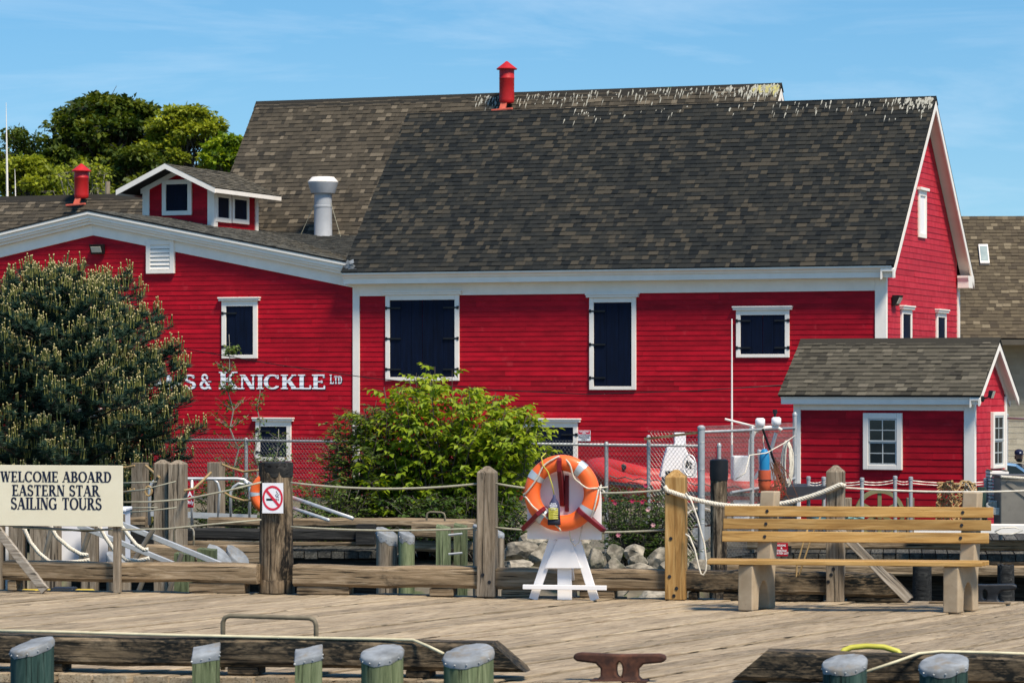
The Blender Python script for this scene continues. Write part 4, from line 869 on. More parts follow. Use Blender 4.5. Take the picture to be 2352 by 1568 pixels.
# ---------------------------------------------------------------- pine by the wing
def pine():
    Y = 50.6; x = (135-UC)/F*Y; zb_ = -.6; px = F/Y
    t_ = thing('pine_tree', 'bushy pine with pale upright candles in front of the lettered wing', 'tree', (x, Y, zb_))
    H_ = CH+(VH-585)/px-zb_
    mb = MB(); limb(mb, (0, 0, -.3), (.05, 0, H_*.96), .15, .025, .02, 9, 9)
    # half width of the crown against height, from the right outline
    prof = [(0.0, 1.2), (.2, 1.9), (.32, 2.15), (.433, 2.55), (.52, 2.5), (.60, 2.25), (.69, 2.05), (.773, 2.1), (.83, 1.7), (.887, 1.4), (.95, 1.05), (1.0, .8)]
    def rad(q):
        for (a, ra), (b, rb) in zip(prof, prof[1:]):
            if q <= b: return ra+(rb-ra)*(q-a)/(b-a)
        return prof[-1][1]
    tips = []
    for lv in range(20):
        q = .05+.94*lv/19
        nb = 11 if q < .7 else (9 if q < .88 else 8)
        for k_ in range(nb):
            ph = 2*math.pi*(k_+random.uniform(-.25, .25))/nb+lv*1.1; R_ = rad(q)*random.uniform(.74, 1.06)
            z0 = H_*q*.93-.15+random.uniform(-.12, .12); a = Vector((0, 0, max(z0-.25, .1))); e = Vector((R_*math.cos(ph), R_*math.sin(ph), z0+R_*.10+random.uniform(-.1, .18)))
            pts = limb(mb, a, e, .028, .008, .05, 6, 5); ax_ = (e-a).normalized(); sd2 = Vector((-ax_.y, ax_.x, 0)).normalized()
            wq = .24+.18*min(1, R_/1.6)
            for j in range(34):
                f_ = random.uniform(.25, 1.04); lat = random.gauss(0, .5)*wq*2*math.sin(math.pi*min(.92, max(.15, f_)))
                up_ = abs(random.gauss(0, .10))+.10*f_*f_-.05; i_ = min(5, int(f_*6)); b0 = pts[i_].lerp(pts[i_+1], min(1, f_*6-i_))
                tp = b0+sd2*lat+Vector((0, 0, up_))
                if j % 3 == 0: mb.tube([b0, b0.lerp(tp, .5)-Vector((0, 0, .02)), tp], [.006, .005, .004], 4)
                tips.append((tp, f_, q, up_))
    tips = [tp for tp in tips if tp[0].z > -.2]
    mb.build('trunk', BARKD, t_, smooth=True)
    NP, NA, NL, NT, CP = [], [], [], [], []
    for tp, f_, q, up_ in tips:
        n_ = 52 if f_ > .5 else 40
        d = rng.normal(size=(n_, 3)); d[:, 2] = np.abs(d[:, 2])*.8-.15; d /= np.linalg.norm(d, axis=1, keepdims=True)
        out_ = np.array([tp.x, tp.y, 0]); out_ = out_/(np.linalg.norm(out_)+.01)
        off = -rng.random((n_, 1))*(out_*.10+np.array([0, 0, .06]))[None]
        NP.append(np.array(tp)[None]+off); NA.append(d+out_*.25); NL.append(rng.uniform(.09, .16, n_)); NT.append(np.clip(rng.normal(.38+.2*f_, .2, n_), 0, 1))
        if f_ > .45 and up_ > .02 and random.random() < .85:
            for c in range(random.randint(2, 4)): CP.append((tp+Vector((random.gauss(0, .03), random.gauss(0, .03), .02)), random.uniform(.09, .20), random.random()))
    NP = np.concatenate(NP); NA = np.concatenate(NA); NL = np.concatenate(NL); NT = np.concatenate(NT)
    tag(needlemesh('crown', NP, NA, NL, np.full(len(NP), .0125), NT, NEEDLE, t_), kind='stuff')
    vs = []; tri = []; tn = []
    for p_, h, tv in CP:
        lean = Vector((random.gauss(0, .12), random.gauss(0, .12), 1)).normalized(); n0 = len(vs); a1 = lean.orthogonal().normalized(); a2 = lean.cross(a1)
        for hh_, r_ in ((0, .008), (.85*h, .0095), (.9*h, .014), (h, .011)):
            for k_ in range(4): vs.append(p_+lean*hh_+(a1*math.cos(k_*1.571)+a2*math.sin(k_*1.571))*r_); tn.append(tv*.5 if hh_ < .86*h else 1.0)
        for i in range(3):
            for k_ in range(4):
                a, b, c, d = n0+i*4+k_, n0+i*4+(k_+1) % 4, n0+(i+1)*4+(k_+1) % 4, n0+(i+1)*4+k_; tri += [a, b, c, a, c, d]
        tri += [n0+12, n0+13, n0+14, n0+12, n0+14, n0+15]
    tag(rawmesh('candles', np.array(vs), np.array(tri), np.array(tn), CANDLE, t_), kind='stuff')
    print('pine', len(NP), len(CP))
pine()
# ---------------------------------------------------------------- shrubs with stems, twigs and leaves
def shrub(name, label, u0, v_lines, Y, zb_, stems, per, mat, lsz, lw, spread, tilt=-.55, group=None, cat='shrub', depth=1.0, tb=.5, twig=.38, stemr=.016, bark=None, top_bright=.3, indiv=0, dens=6):
    """v_lines: outline readings (u, v) of the top of the crown from left to right"""
    x0 = (u0-UC)/F*Y; px = F/Y
    t_ = thing(name, label, cat, (x0, Y, zb_), 0, group); mb = MB()
    us_ = [p[0] for p in v_lines]
    def top(u):
        for (a, va), (b, vb) in zip(v_lines, v_lines[1:]):
            if a <= u <= b: return va+(vb-va)*(u-a)/(b-a)
        return v_lines[0][1] if u < us_[0] else v_lines[-1][1]
    PP, AA, NN, LL, TT = [], [], [], [], []
    for s_ in range(stems):
        u = random.uniform(us_[0], us_[-1]); vt = top(u); zt = CH+(VH-vt)/px-zb_; yd = random.gauss(0, .45)*depth
        zt2 = zt*random.uniform(.55, 1.0) if s_ % 2 else zt*random.uniform(.96, 1.02)
        shrink = math.sqrt(max(.0, 1-(yd/(1.6*depth))**2)); zt2 *= shrink
        e = Vector(((u-u0)/px, yd, max(.2, zt2)-.08)); a = Vector((e.x*.22+random.gauss(0, .1), yd*.3, 0))
        pts = limb(mb, a, e, stemr*random.uniform(.7, 1.2), .004, .05, 7, 5)
        for k_ in range(per):
            f_ = random.uniform(.25, 1.0); i = min(6, int(f_*7)); b0 = pts[i].lerp(pts[i+1], f_*7-i)
            an = random.uniform(0, 2*math.pi); ln = twig*random.uniform(.5, 1.1)*(1.15-.5*f_); tp = b0+Vector((math.cos(an)*ln, math.sin(an)*ln*depth, random.uniform(-.05, .22)*ln+.03))
            mb.tube([b0, b0.lerp(tp, .5)+Vector((0, 0, .02)), tp], [.005, .004, .002], 4)
            n_ = dens; tt_ = np.linspace(.25, 1.05, n_); base = np.array(b0)[None]+(np.array(tp-b0))[None]*tt_[:, None]
            dv = np.array((tp-b0).normalized()); sdv = np.array([-dv[1], dv[0], 0]); sgn = np.where(np.arange(n_) % 2 == 0, 1, -1)[:, None]
            ax = dv[None]*.55+sdv[None]*sgn*.75+np.array([0, 0, tilt])+rng.normal(scale=.25, size=(n_, 3)); ax[-1] = dv+np.array([0, 0, tilt*.7])
            PP.append(base+rng.normal(scale=.01, size=(n_, 3))); AA.append(ax); NN.append(np.array([0, 0, 1.0])+rng.normal(scale=.35, size=(n_, 3)))
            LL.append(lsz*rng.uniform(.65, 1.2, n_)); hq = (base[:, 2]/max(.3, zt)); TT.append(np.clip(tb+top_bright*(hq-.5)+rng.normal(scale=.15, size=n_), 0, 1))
    mb.build('stems', bark or BARK, t_, smooth=True)
    PP, AA, NN, LL, TT = map(np.concatenate, (PP, AA, NN, LL, TT))
    order = np.argsort(PP[:, 1]); ind = order[:indiv]; rest = order[indiv:]
    tag(leafmesh('foliage', PP[rest], AA[rest], NN[rest], LL[rest], LL[rest]*lw, TT[rest], mat, t_, droop=.1), kind='stuff')
    if indiv:
        vari = []
        for q in range(5):
            me = bpy.data.meshes.new('leaf'); w_ = lw; me.from_pydata([(0,0,0), (.42,-w_/2,.18*w_), (1,0,-.1), (.42,w_/2,.18*w_), (.42,0,0)], [], [(0,1,4),(1,2,4),(2,3,4),(3,0,4)]); me.materials.append(mat)
            at = me.attributes.new('tint', 'FLOAT', 'POINT'); at.data.foreach_set('value', [.2+.17*q]*5); vari.append(me)
        for i in ind:
            ax = Vector(AA[i]).normalized(); sd_ = ax.cross(Vector(NN[i])).normalized(); up = sd_.cross(ax)
            m4 = Matrix((ax, -sd_, up)).transposed().to_4x4() @ Matrix.Scale(LL[i], 4); m4.translation = Vector(PP[i]); put('leaf', vari[min(4, int(TT[i]*5))], t_, m4)
    return t_
GS = 'shrubs along the shore'
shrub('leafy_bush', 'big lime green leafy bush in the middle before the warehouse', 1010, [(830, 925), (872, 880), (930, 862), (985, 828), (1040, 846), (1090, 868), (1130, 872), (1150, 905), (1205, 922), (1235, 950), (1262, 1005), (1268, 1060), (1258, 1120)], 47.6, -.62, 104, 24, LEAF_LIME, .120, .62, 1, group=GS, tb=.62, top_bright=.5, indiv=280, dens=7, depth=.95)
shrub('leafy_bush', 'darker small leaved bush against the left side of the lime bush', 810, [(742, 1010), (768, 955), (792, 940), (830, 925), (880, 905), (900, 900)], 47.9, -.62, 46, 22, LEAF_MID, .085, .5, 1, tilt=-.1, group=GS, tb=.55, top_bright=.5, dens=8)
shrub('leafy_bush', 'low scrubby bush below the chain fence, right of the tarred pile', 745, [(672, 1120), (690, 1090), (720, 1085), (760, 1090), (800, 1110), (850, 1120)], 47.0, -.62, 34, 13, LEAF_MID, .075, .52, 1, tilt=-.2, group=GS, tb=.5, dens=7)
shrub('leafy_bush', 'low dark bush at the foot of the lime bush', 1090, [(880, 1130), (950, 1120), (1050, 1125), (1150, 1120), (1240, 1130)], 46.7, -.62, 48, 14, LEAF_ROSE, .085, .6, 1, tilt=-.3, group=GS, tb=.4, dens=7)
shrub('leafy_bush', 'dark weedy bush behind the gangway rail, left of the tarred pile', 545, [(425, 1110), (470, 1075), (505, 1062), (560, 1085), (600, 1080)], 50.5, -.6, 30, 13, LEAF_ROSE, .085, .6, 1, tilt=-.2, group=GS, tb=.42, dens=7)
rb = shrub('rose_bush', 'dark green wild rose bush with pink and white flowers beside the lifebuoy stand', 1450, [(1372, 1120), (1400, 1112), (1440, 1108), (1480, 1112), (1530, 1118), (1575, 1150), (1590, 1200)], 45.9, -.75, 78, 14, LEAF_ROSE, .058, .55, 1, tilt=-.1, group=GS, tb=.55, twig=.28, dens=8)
fl_ = []
for (u, v, tv) in ((1483, 1115, .1), (1452, 1150, .05), (1475, 1152, .08), (1488, 1170, .95), (1555, 1190, .5), (1500, 1205, .9), (1412, 1155, .2), (1540, 1225, .55), (1552, 1236, .1), (1575, 1212, .98), (1560, 1158, .6), (1420, 1228, .7)):
    c = P(u, v, 45.1)-rb.location
    for k_ in range(6):
        a = k_*1.047; fl_.append((np.array(c), np.array([math.cos(a), -.5, math.sin(a)]), np.array([0, -1, .3]), .042, tv*.8))
leafmesh('blossoms', np.array([f[0] for f in fl_]), np.array([f[1] for f in fl_]), np.array([f[2] for f in fl_]), np.array([f[3] for f in fl_]), np.array([f[3]*.9 for f in fl_]), np.array([f[4] for f in fl_]), PETAL, rb)
# slender sapling before the wing
def sapling(label, u, vt, Y, zb_, halfw, n, tilt_, seed):
    random.seed(seed); px = F/Y; x = (u-UC)/F*Y; t_ = thing('birch_sapling', label, 'tree', (x, Y, zb_), 0, 'thin saplings by the wing'); H_ = CH+(VH-vt)/px-zb_
    mb = MB(); pts = limb(mb, (0, 0, -.1), (tilt_, 0, H_), .028, .005, .03, 10, 6); PP, AA, NN = [], [], []
    for k_ in range(n):
        f_ = random.uniform(.22, 1); i = min(9, int(f_*10)); b0 = pts[i]; an = random.uniform(0, 6.28); ln = random.uniform(.5, 1.0)*halfw/px*(1.2-f_*.85); tp = b0+Vector((math.cos(an)*ln, math.sin(an)*ln, ln*.7))
        q = limb(mb, b0, tp, .007, .002, .08, 4, 4)
        for j in range(random.randint(3, 7)):
            c = q[random.randint(1, 4)]
            for s2 in range(2): PP.append(np.array(c)+rng.normal(scale=.045, size=3)); AA.append(np.array([random.gauss(0, 1), random.gauss(0, 1), -.5])); NN.append(np.array([0, 0, 1])+rng.normal(scale=.5, size=3))
    mb.build('trunk', BARKP, t_, smooth=True); n_ = len(PP); ln = rng.uniform(.05, .085, n_)
    tag(leafmesh('foliage', np.array(PP), np.array(AA), np.array(NN), ln, ln*.65, np.clip(rng.normal(.6, .2, n_), 0, 1), LEAF_MID, t_), kind='stuff')
sapling('tall thin sapling with sparse leaves in front of the painted lettering', 548, 768, 59, -.5, 74, 80, -.18, 3)
sapling('thin sapling leaning across the lower wing window', 625, 985, 58, -.5, 70, 50, .12, 5)
sapling('wispy red twigged sapling right of the tall thin sapling', 585, 870, 60, -.5, 40, 20, .1, 9)
random.seed(11)
# grass on the bank behind the gangway rail and among the boulders
def grass(name, label, pts, n, Y0, Y1, h):
    us = rng.uniform(pts[0], pts[1], n); Ys = rng.uniform(Y0, Y1, n); p = np.stack([(us-UC)/F*Ys, Ys, np.full(n, -.62)], 1)
    o = needlemesh(name, p, np.stack([rng.normal(0, .35, n), rng.normal(0, .35, n), np.ones(n)], 1), rng.uniform(.5, 1.2, n)*h, np.full(n, .012), rng.random(n), GRASSM, None); tag(o, label, kind='stuff')
grass('grass', 'rough green grass on the bank behind the wharf', (200, 900), 7000, 46.4, 50, .38)
print('plants ok')
# ================================================================ near wharf deck
W = Frame(0, 31.27, 0, 10.8)
YN, YF = -8.9, 0.0
tag(MB().box(-10, 10, YN+.05, YF-.1, -.5, -.14).build('wharf_substructure', BLACKW, None, loc=W.o, rot=(0, 0, W.rz)), 'dark timber frame under the plank deck', kind='structure')
dk = bpy.data.objects.new('wharf_deck', None); COL.objects.link(dk); dk.location = W.o; dk.rotation_euler = (0, 0, W.rz); tag(dk, 'weathered plank deck of the wharf laid diagonally', kind='structure')
PA = R(21.2); pw = .285
x = -13.2; i = 0
while x < 10.5:
    g = .028+random.uniform(-.003, .006); wv = pw*random.uniform(.92, 1.06)
    xs = x/1.0; th = .07
    dirv = Vector((math.sin(PA), math.cos(PA), 0)); sd_ = Vector((math.cos(PA), -math.sin(PA), 0))
    # plank runs along dirv; ends cut parallel to the wharf edges
    c0 = Vector((x, 0, 0)); 
    def onedge(off, y): return c0+Vector((off/math.cos(PA)+ (y)*math.tan(PA), y, 0))
    ye1 = YF+random.uniform(-.03, .04); ye0 = YN+random.uniform(-.03, .03)
    a, b, c, d = onedge(0, ye0), onedge(wv-g, ye0), onedge(wv-g, ye1), onedge(0, ye1)
    x += wv/math.cos(PA)
    if max(a.x, b.x, c.x, d.x) < -9.8 or min(a.x, b.x, c.x, d.x) > 9.8: continue
    org = (a+b+c+d)/4; M4 = Matrix((dirv, -sd_, Vector((0, 0, 1)))).transposed().to_4x4(); M4.translation = org; inv = M4.inverted()
    dz = random.uniform(-.012, .004); tl = random.uniform(-.004, .004)
    # split long planks at a butt joint now and then
    L4 = [inv @ p for p in (a, b, c, d)]
    cuts = [(0, 1)] if random.random() < .45 else [(0, (jt := random.uniform(.25, .75))), (jt+.0012, 1)]
    for (f0, f1) in cuts:
        q = [L4[0].lerp(L4[3], f0), L4[1].lerp(L4[2], f0), L4[1].lerp(L4[2], f1), L4[0].lerp(L4[3], f1)]
        mb = MB(); n = 6; top = []; bot = []
        for k_ in range(n+1):
            zz = dz+random.uniform(-.002, .002); l_, r_ = q[0].lerp(q[3], k_/n), q[1].lerp(q[2], k_/n)
            mb.v += [(l_.x, l_.y, zz-th), (r_.x, r_.y, zz-th), (r_.x, r_.y, zz+tl), (l_.x, l_.y, zz-tl)]
        for k_ in range(n):
            o_ = k_*4
            for e in range(4): mb.f.append((o_+e, o_+(e+1) % 4, o_+4+(e+1) % 4, o_+4+e)); mb.m.append(0)
        mb.f += [(0, 1, 2, 3), (n*4+3, n*4+2, n*4+1, n*4)]; mb.m += [0, 0]
        o = mb.build('plank', DECKW, dk, bevel=.006); o.matrix_local = M4
# fascia timbers and piles under the near wharf
tag(MB().box(-10, 10, -.15, .15, -.19, .19).build('edge_beam', BLACKW, None, loc=W.world(0, YN+.25, -.34), rot=(0,0,W.rz)), 'dark stringer along the near edge under the deck', 'beam')
for k_, (u_, lab) in enumerate(((300, 'dark support pile under the deck, left of centre'), (1250, 'dark support pile under the deck by the rusty cleat'), (2000, 'dark support pile under the deck at lower right'))):
    xx = W.fr(u_, 1550, YN+.5)[0]; tag(smooth_by_angle(MB().lathe([(.16, -3.5), (.15, -.2)], 14, jit=.03).build('support_pile', BLACKW, None, loc=W.world(xx, YN+.7, -.3))), lab, 'pile')
# ================================================================ far curb of the near wharf: logs on blocks, posts, lines
def log(label, u0, u1, vt, vb, y, fr_=W, mat=LOGX, dep=.26, blocks=(), bev=(0, 0), cham=.03, name='curb_log', cat='timber', group=None):
    x0 = fr_.fr(u0, vb, y)[0]; x1 = fr_.fr(u1, vb, y)[0]; um = (u0+u1)/2; z1 = fr_.fr(um, vt, y)[1]; z0 = fr_.fr(um, vb, y)[1]
    c = (x0+x1)/2; hl = (x1-x0)/2; t_ = thing(name, label, cat, fr_.world(c, y+dep/2, z0), fr_.rz, group)
    n = max(6, int(hl*2/.35)); mb = MB(); h = z1-z0; sec = [(-dep/2, cham), (-dep/2+cham, 0), (dep/2-cham, 0), (dep/2, cham), (dep/2, h-cham), (dep/2-cham, h), (-dep/2+cham, h), (-dep/2, h-cham)]
    for k_ in range(n+1):
        f_ = k_/n
        for (yy_, zz_) in sec:
            xa = -hl+bev[0]*(1-0)*0; xl = -hl+(bev[0]*zz_/h if bev[0] else 0); xr_ = hl-(bev[1]*zz_/h if bev[1] else 0)
            mb.v.append((xl+(xr_-xl)*f_, yy_+random.uniform(-.005, .005), zz_+random.uniform(-.005, .005)+.006*math.sin(f_*9+hl)))
    for k_ in range(n):
        for e in range(8): mb.f.append((k_*8+e, k_*8+(e+1) % 8, k_*8+8+(e+1) % 8, k_*8+8+e)); mb.m.append(0)
    mb.f += [tuple(range(8)), tuple(n*8+e for e in reversed(range(8)))]; mb.m += [0, 0]
    mb.build('log', mat, t_, bevel=.0)
    for (ua, ub, vtb) in blocks:
        xa = fr_.fr(ua, vb, y)[0]-c; xb = fr_.fr(ub, vb, y)[0]-c; MB().box(xa, xb, -dep*.42, dep*.42, -z0+.001, -.001).build('block', mat, t_, bevel=.008)
    return t_
GL = 'curb logs along the far deck edge'
log('weathered curb log under the welcome sign', 6, 588, 1292, 1336, -.30, blocks=((15, 35, 0), (432, 560, 0)), group=GL)
log('weathered curb log between the tarred pile and the grey post', 672, 1106, 1300, 1349, -.30, blocks=((640+40, 800, 0), (985, 1040, 0)), group=GL)
log('weathered curb log behind the lifebuoy stand', 1138, 1542, 1308, 1356, -.30, blocks=((1150, 1230, 0), (1330, 1410, 0)), group=GL)
log('weathered curb log left of the bench', 1560, 1720, 1311, 1360, -.30, blocks=((1580, 1600, 0), (1660, 1700, 0)), group=GL, mat=LOGXD)
log('dark curb log under the bench', 1722, 1900, 1315, 1365, -.30, blocks=((1740, 1890, 0),), group=GL, mat=LOGXD)
log('dark curb log with slanting end behind the bench', 1938, 2095, 1318, 1372, -.30, blocks=((1945, 2085, 0),), group=GL, mat=LOGXD, bev=(0, .22))
def post(label, u0, u1, vt, vb, fr_, y, mat, peak=.05, round_=False, dep=None, name='wooden_post', group=None, twist=0, bolts=(), zlow=None):
    x0 = fr_.fr(u0, vb, y)[0]; x1 = fr_.fr(u1, vb, y)[0]; wd = (x1-x0); x = (x0+x1)/2; z1 = fr_.fr((u0+u1)/2, vt, y)[1]; z0 = zlow if zlow is not None else 0.0
    t_ = thing(name, label, 'post', fr_.world(x, y, z0), fr_.rz+twist, group); h = z1-z0
    if round_:
        rr = wd/2; mb = MB(); n = 22; jt = [1+random.uniform(-.06, .05) for _ in range(n)]; lv = 9
        for k_ in range(lv+1):
            zz = h*k_/lv
            for e in range(n): a = 2*math.pi*e/n; r2 = rr*jt[e]*(1.04-.06*k_/lv)+random.uniform(-.003, .003); mb.v.append((r2*math.cos(a), r2*math.sin(a), zz+(random.uniform(-.02, .015) if k_ == lv else 0)))
        for k_ in range(lv):
            for e in range(n): mb.f.append((k_*n+e, k_*n+(e+1) % n, k_*n+n+(e+1) % n, k_*n+n+e)); mb.m.append(0)
        mb.v.append((0, 0, h-.02)); c_ = len(mb.v)-1
        for e in range(n): mb.f.append((lv*n+e, lv*n+(e+1) % n, c_)); mb.m.append(0)
        s_ = mb.build('shaft', mat, t_); smooth_by_angle(s_, 50)
    else:
        c = wd/2; d = (dep or wd)/2; mb = MB(); k_ = .0
        mb.hexa([(-c,-d,0),(c,-d,0),(c,d,0),(-c,d,0)], [(-c*.98,-d*.98,h-peak),(c*.98,-d*.98,h-peak),(c*.98,d*.98,h-peak),(-c*.98,d*.98,h-peak)])
        if peak: 
            mb = MB(); q = [(-c,-d,0),(c,-d,0),(c,d,0),(-c,d,0),(-c,-d,h-peak),(c,-d,h-peak),(c,d,h-peak),(-c,d,h-peak),(-c*.22,-d*.22,h),(c*.22,-d*.22,h),(c*.22,d*.22,h),(-c*.22,d*.22,h)]
            mb.add(q, [(0,3,2,1),(0,1,5,4),(1,2,6,5),(2,3,7,6),(3,0,4,7),(4,5,9,8),(5,6,10,9),(6,7,11,10),(7,4,8,11),(8,9,10,11)])
        mb.build('shaft', mat, t_, bevel=.008)
    for (bu, bv) in bolts:
        bx_, bz = fr_.fr(bu, bv, y); MB().tube([(bx_-x, -wd/2+.01, bz-z0), (bx_-x, -wd/2-.006, bz-z0)], .018, 8).build('bolt', DARKIRON, t_)
    return t_
tp = post('tall black topped tarred pile carrying the no smoking sign', 598, 672, 1063, 1359, W, -.02, PILEZ, round_=True, name='tarred_pile')
zt_ = W.fr(635, 1063, -.02)[1]; xx_ = (W.fr(672, 1359, -.02)[0]-W.fr(598, 1359, -.02)[0])/2
smooth_by_angle(MB().lathe([(xx_*1.0, zt_-.14), (xx_*1.035, zt_-.05), (xx_*1.02, zt_+.006), (xx_*.6, zt_+.012)], 22, jit=.05).build('tar_cap', BLACKW, tp))
smooth_by_angle(MB().lathe([(xx_*1.09, .0), (xx_*1.09, .11), (xx_*1.05, .13)], 22, jit=.05).build('tar_foot', PILEZ, tp))
post('grey square post with peaked top in the middle of the far edge', 1099, 1140, 1070, 1366, W, -.25, POSTZ, .06, bolts=((1113, 1318), (1128, 1335)))
post('new yellow square post right of the lifebuoy stand', 1530, 1576, 1078, 1373, W, -.30, POSTY, .07, bolts=((1541, 1322), (1557, 1349), (1538, 1132), (1544, 1235), (1551, 1366)))
post('grey square post with peaked top behind the bench', 1899, 1940, 1068, 1379, W, -.30, POSTZ, .06, bolts=((1916, 1305), (1911, 1318), (1904, 1334)))
def line(label, pts, r, mat, name='rope', cat='rope', group=None, tw=None):
    mb = MB()
    if tw: twisted(mb, pts, r, tw)
    else: mb.tube(pts, r, 6)
    return tag(mb.build(name, mat, None, smooth=True), label, cat, group)
yw = lambda u, v, y=-.27: W.world(W.fr(u, v, y)[0], y, W.fr(u, v, y)[1])
GR = 'lines strung between the deck posts'
line('upper grey line from tarred pile to middle post', sag(yw(668, 1108), yw(1102, 1110), .055, 18)[0:19], .011, LINE, group=GR)
line('lower grey line from tarred pile to middle post', sag(yw(668, 1209), yw(1102, 1212), .03, 14), .010, LINE, group=GR)
line('upper grey line from middle post to yellow post passing behind the lifebuoy', sag(yw(1138, 1110), yw(1534, 1124), .06, 14), .011, LINE, group=GR)
line('lower grey line from middle post to yellow post', sag(yw(1138, 1211), yw(1534, 1216), .035, 14), .010, LINE, group=GR)
line('grey line from tarred pile leftward behind the welcome sign', [yw(600, 1107), yw(520, 1127), yw(425, 1146), yw(350, 1152), yw(270, 1153)], .010, LINE, group=GR)
line('low grey line from tarred pile to the welcome sign post', [yw(600, 1193), yw(480, 1204), yw(380, 1214), yw(278, 1216), yw(150, 1217), yw(30, 1210)], .009, LINE, group=GR)
line('thick white twisted rope drooping from yellow post to the bench post', [yw(1527, 1117, -.42), yw(1532, 1126, -.43)]+[yw(1540+(1930-1540)*i/18, 1128+(1112-1128)*i/18+46*4*(i/18)*(1-i/18)*.92+14*math.sin(math.pi*i/18)*(0), -.43) for i in range(1, 19)]+[yw(1941, 1116, -.40)], .023, ROPEW, tw=.08, name='mooring_rope')
line('thin pale line from bench post to the right edge', [yw(1938, 1120)]+sag(yw(1945, 1120), yw(2420, 1124), .03, 10), .010, ROPEW, group=GR)
line('loop of thin white rope hanging on the yellow post', [yw(1575, 1132, -.44), yw(1588, 1150, -.46), yw(1602, 1190, -.47), yw(1618, 1250, -.47), yw(1623, 1292, -.47), yw(1621, 1310, -.47), yw(1616, 1320, -.47), yw(1610, 1317, -.47), yw(1605, 1302, -.47), yw(1596, 1262, -.47), yw(1584, 1232, -.46), yw(1575, 1226, -.44)], .009, ROPEW)
line('thin brown loop hanging on the curb log under the bench', [yw(1895, 1166, -.42), yw(1870, 1215, -.44), yw(1850, 1275, -.45), yw(1836, 1318, -.46), yw(1829, 1324, -.46), yw(1830, 1300, -.46), yw(1842, 1255, -.45), yw(1858, 1205, -.44)], .009, ROPET)
# leaning boards at the ends
def stick(label, a, b, wd, th, mat=STICKX, name='brace_board'):
    a = Vector(a); b = Vector(b); d = (b-a); L_ = d.length; o = MB().box(0, L_, -th/2, th/2, -wd/2, wd/2).build(name, mat, None, bevel=.005)
    ex = d.normalized(); ey = Vector((0, 1, 0)); ey = (ey-ex*ey.dot(ex)).normalized(); ez = ex.cross(ey); m4 = Matrix((ex, ey, ez)).transposed().to_4x4(); m4.translation = a; o.matrix_world = m4; return tag(o, label, 'board')
stick('grey board leaning diagonally from behind the bench to the deck', yw(1925, 1215, -.48), yw(2088, 1378, -.50), .085, .06)
# ================================================================ welcome sign
YS = -.46; sx0, sz1 = W.fr(-60, 1067, YS); sx1, sz0 = W.fr(282, 1209, YS)
t = thing('welcome_sign', 'cream board reading welcome aboard sailing tours at left edge', 'sign', W.world((sx0+sx1)/2, YS, 0), W.rz); cx_ = (sx0+sx1)/2
MB().box(sx0-cx_, sx1-cx_, -.012, .012, sz0, sz1).build('board', CREAM, t, bevel=.003)
def sl_(txt, u0, u1, vt, vb): a, zb2 = W.fr(u0, vb, YS-.02); c, zt2 = W.fr(u1, vt, YS-.02); return (txt, a-cx_, c-cx_, zb2, zt2-zb2)
flat_text([sl_('WELCOME ABOARD', 1, 257, 1083, 1106), sl_('EASTERN STAR', 27, 229, 1114, 1138), sl_('SAILING TOURS', 24, 234, 1143, 1169)], -.013, NAVYT, t)
xp0 = W.fr(262, 1300, YS+.05)[0]-cx_; xp1 = W.fr(278, 1300, YS+.05)[0]-cx_
MB().box(xp0, xp1, .013, .075, 0, sz0+.35).build('leg', POSTZ, t, bevel=.006); MB().box(sx0-cx_+.05, sx0-cx_+.12, .013, .075, 0, sz0+.35).build('leg', POSTZ, t, bevel=.006)
a = W.fr(-6, 1215, YS-.04); b_ = W.fr(108, 1353, YS-.04)
bm = MB().beam((a[0]-cx_, -.05, a[1]), (b_[0]-cx_, -.09, .02), .05, .085, (0, 0, 1)).build('brace', STICKX, t, bevel=.005)
# ================================================================ no smoking sign on the pile
px0, pz1 = W.fr(597, 1109, -.32); px1, pz0 = W.fr(645, 1179, -.32)
t = thing('no_smoking_sign', 'white no smoking sign with red ring nailed to the tarred pile', 'sign', W.world((px0+px1)/2, -.225, (pz0+pz1)/2), W.rz); hw_, hh_ = (px1-px0)/2, (pz1-pz0)/2
MB().box(-hw_, hw_, -.006, 0, -hh_, hh_).build('panel', SIGNW, t)
ring = MB(); n = 36; r0, r1 = hw_*.80, hw_*.98
for i in range(n):
    a0, a1 = 2*math.pi*i/n, 2*math.pi*(i+1)/n
    ring.hexa([(r0*math.cos(a0),-.0085,r0*1.18*math.sin(a0)),(r1*math.cos(a0),-.0085,r1*1.18*math.sin(a0)),(r1*math.cos(a1),-.0085,r1*1.18*math.sin(a1)),(r0*math.cos(a1),-.0085,r0*1.18*math.sin(a1))], [(r0*math.cos(a0),-.0062,r0*1.18*math.sin(a0)),(r1*math.cos(a0),-.0062,r1*1.18*math.sin(a0)),(r1*math.cos(a1),-.0062,r1*1.18*math.sin(a1)),(r0*math.cos(a1),-.0062,r0*1.18*math.sin(a1))])
ring.build('red_ring', SIGNR, t); MB().beam((-hw_*.60, -.0078, hh_*.50), (hw_*.60, -.0078, -hh_*.50), .0022, .026, (0,0,1)).build('red_bar', SIGNR, t)
cg = MB(); cg.box(-hw_*.62, hw_*.12, -.0072, -.0063, -.026, -.004)
for k_ in range(3): cg.box(hw_*(.22+.14*k_), hw_*(.29+.14*k_), -.0072, -.0063, -.026, -.004)
cg.build('cigarette', SIGNK, t)
sm = MB(); sm.tube([(hw_*.45,-.0072,.008),(hw_*.25,-.0072,.03),(hw_*.48,-.0072,.045),(hw_*.35,-.0072,.07)], .0028, 5); sm.tube([(hw_*.58,-.0072,.008),(hw_*.45,-.0072,.025),(hw_*.64,-.0072,.04)], .0028, 5); sm.build('smoke_mark', SIGNK, t)
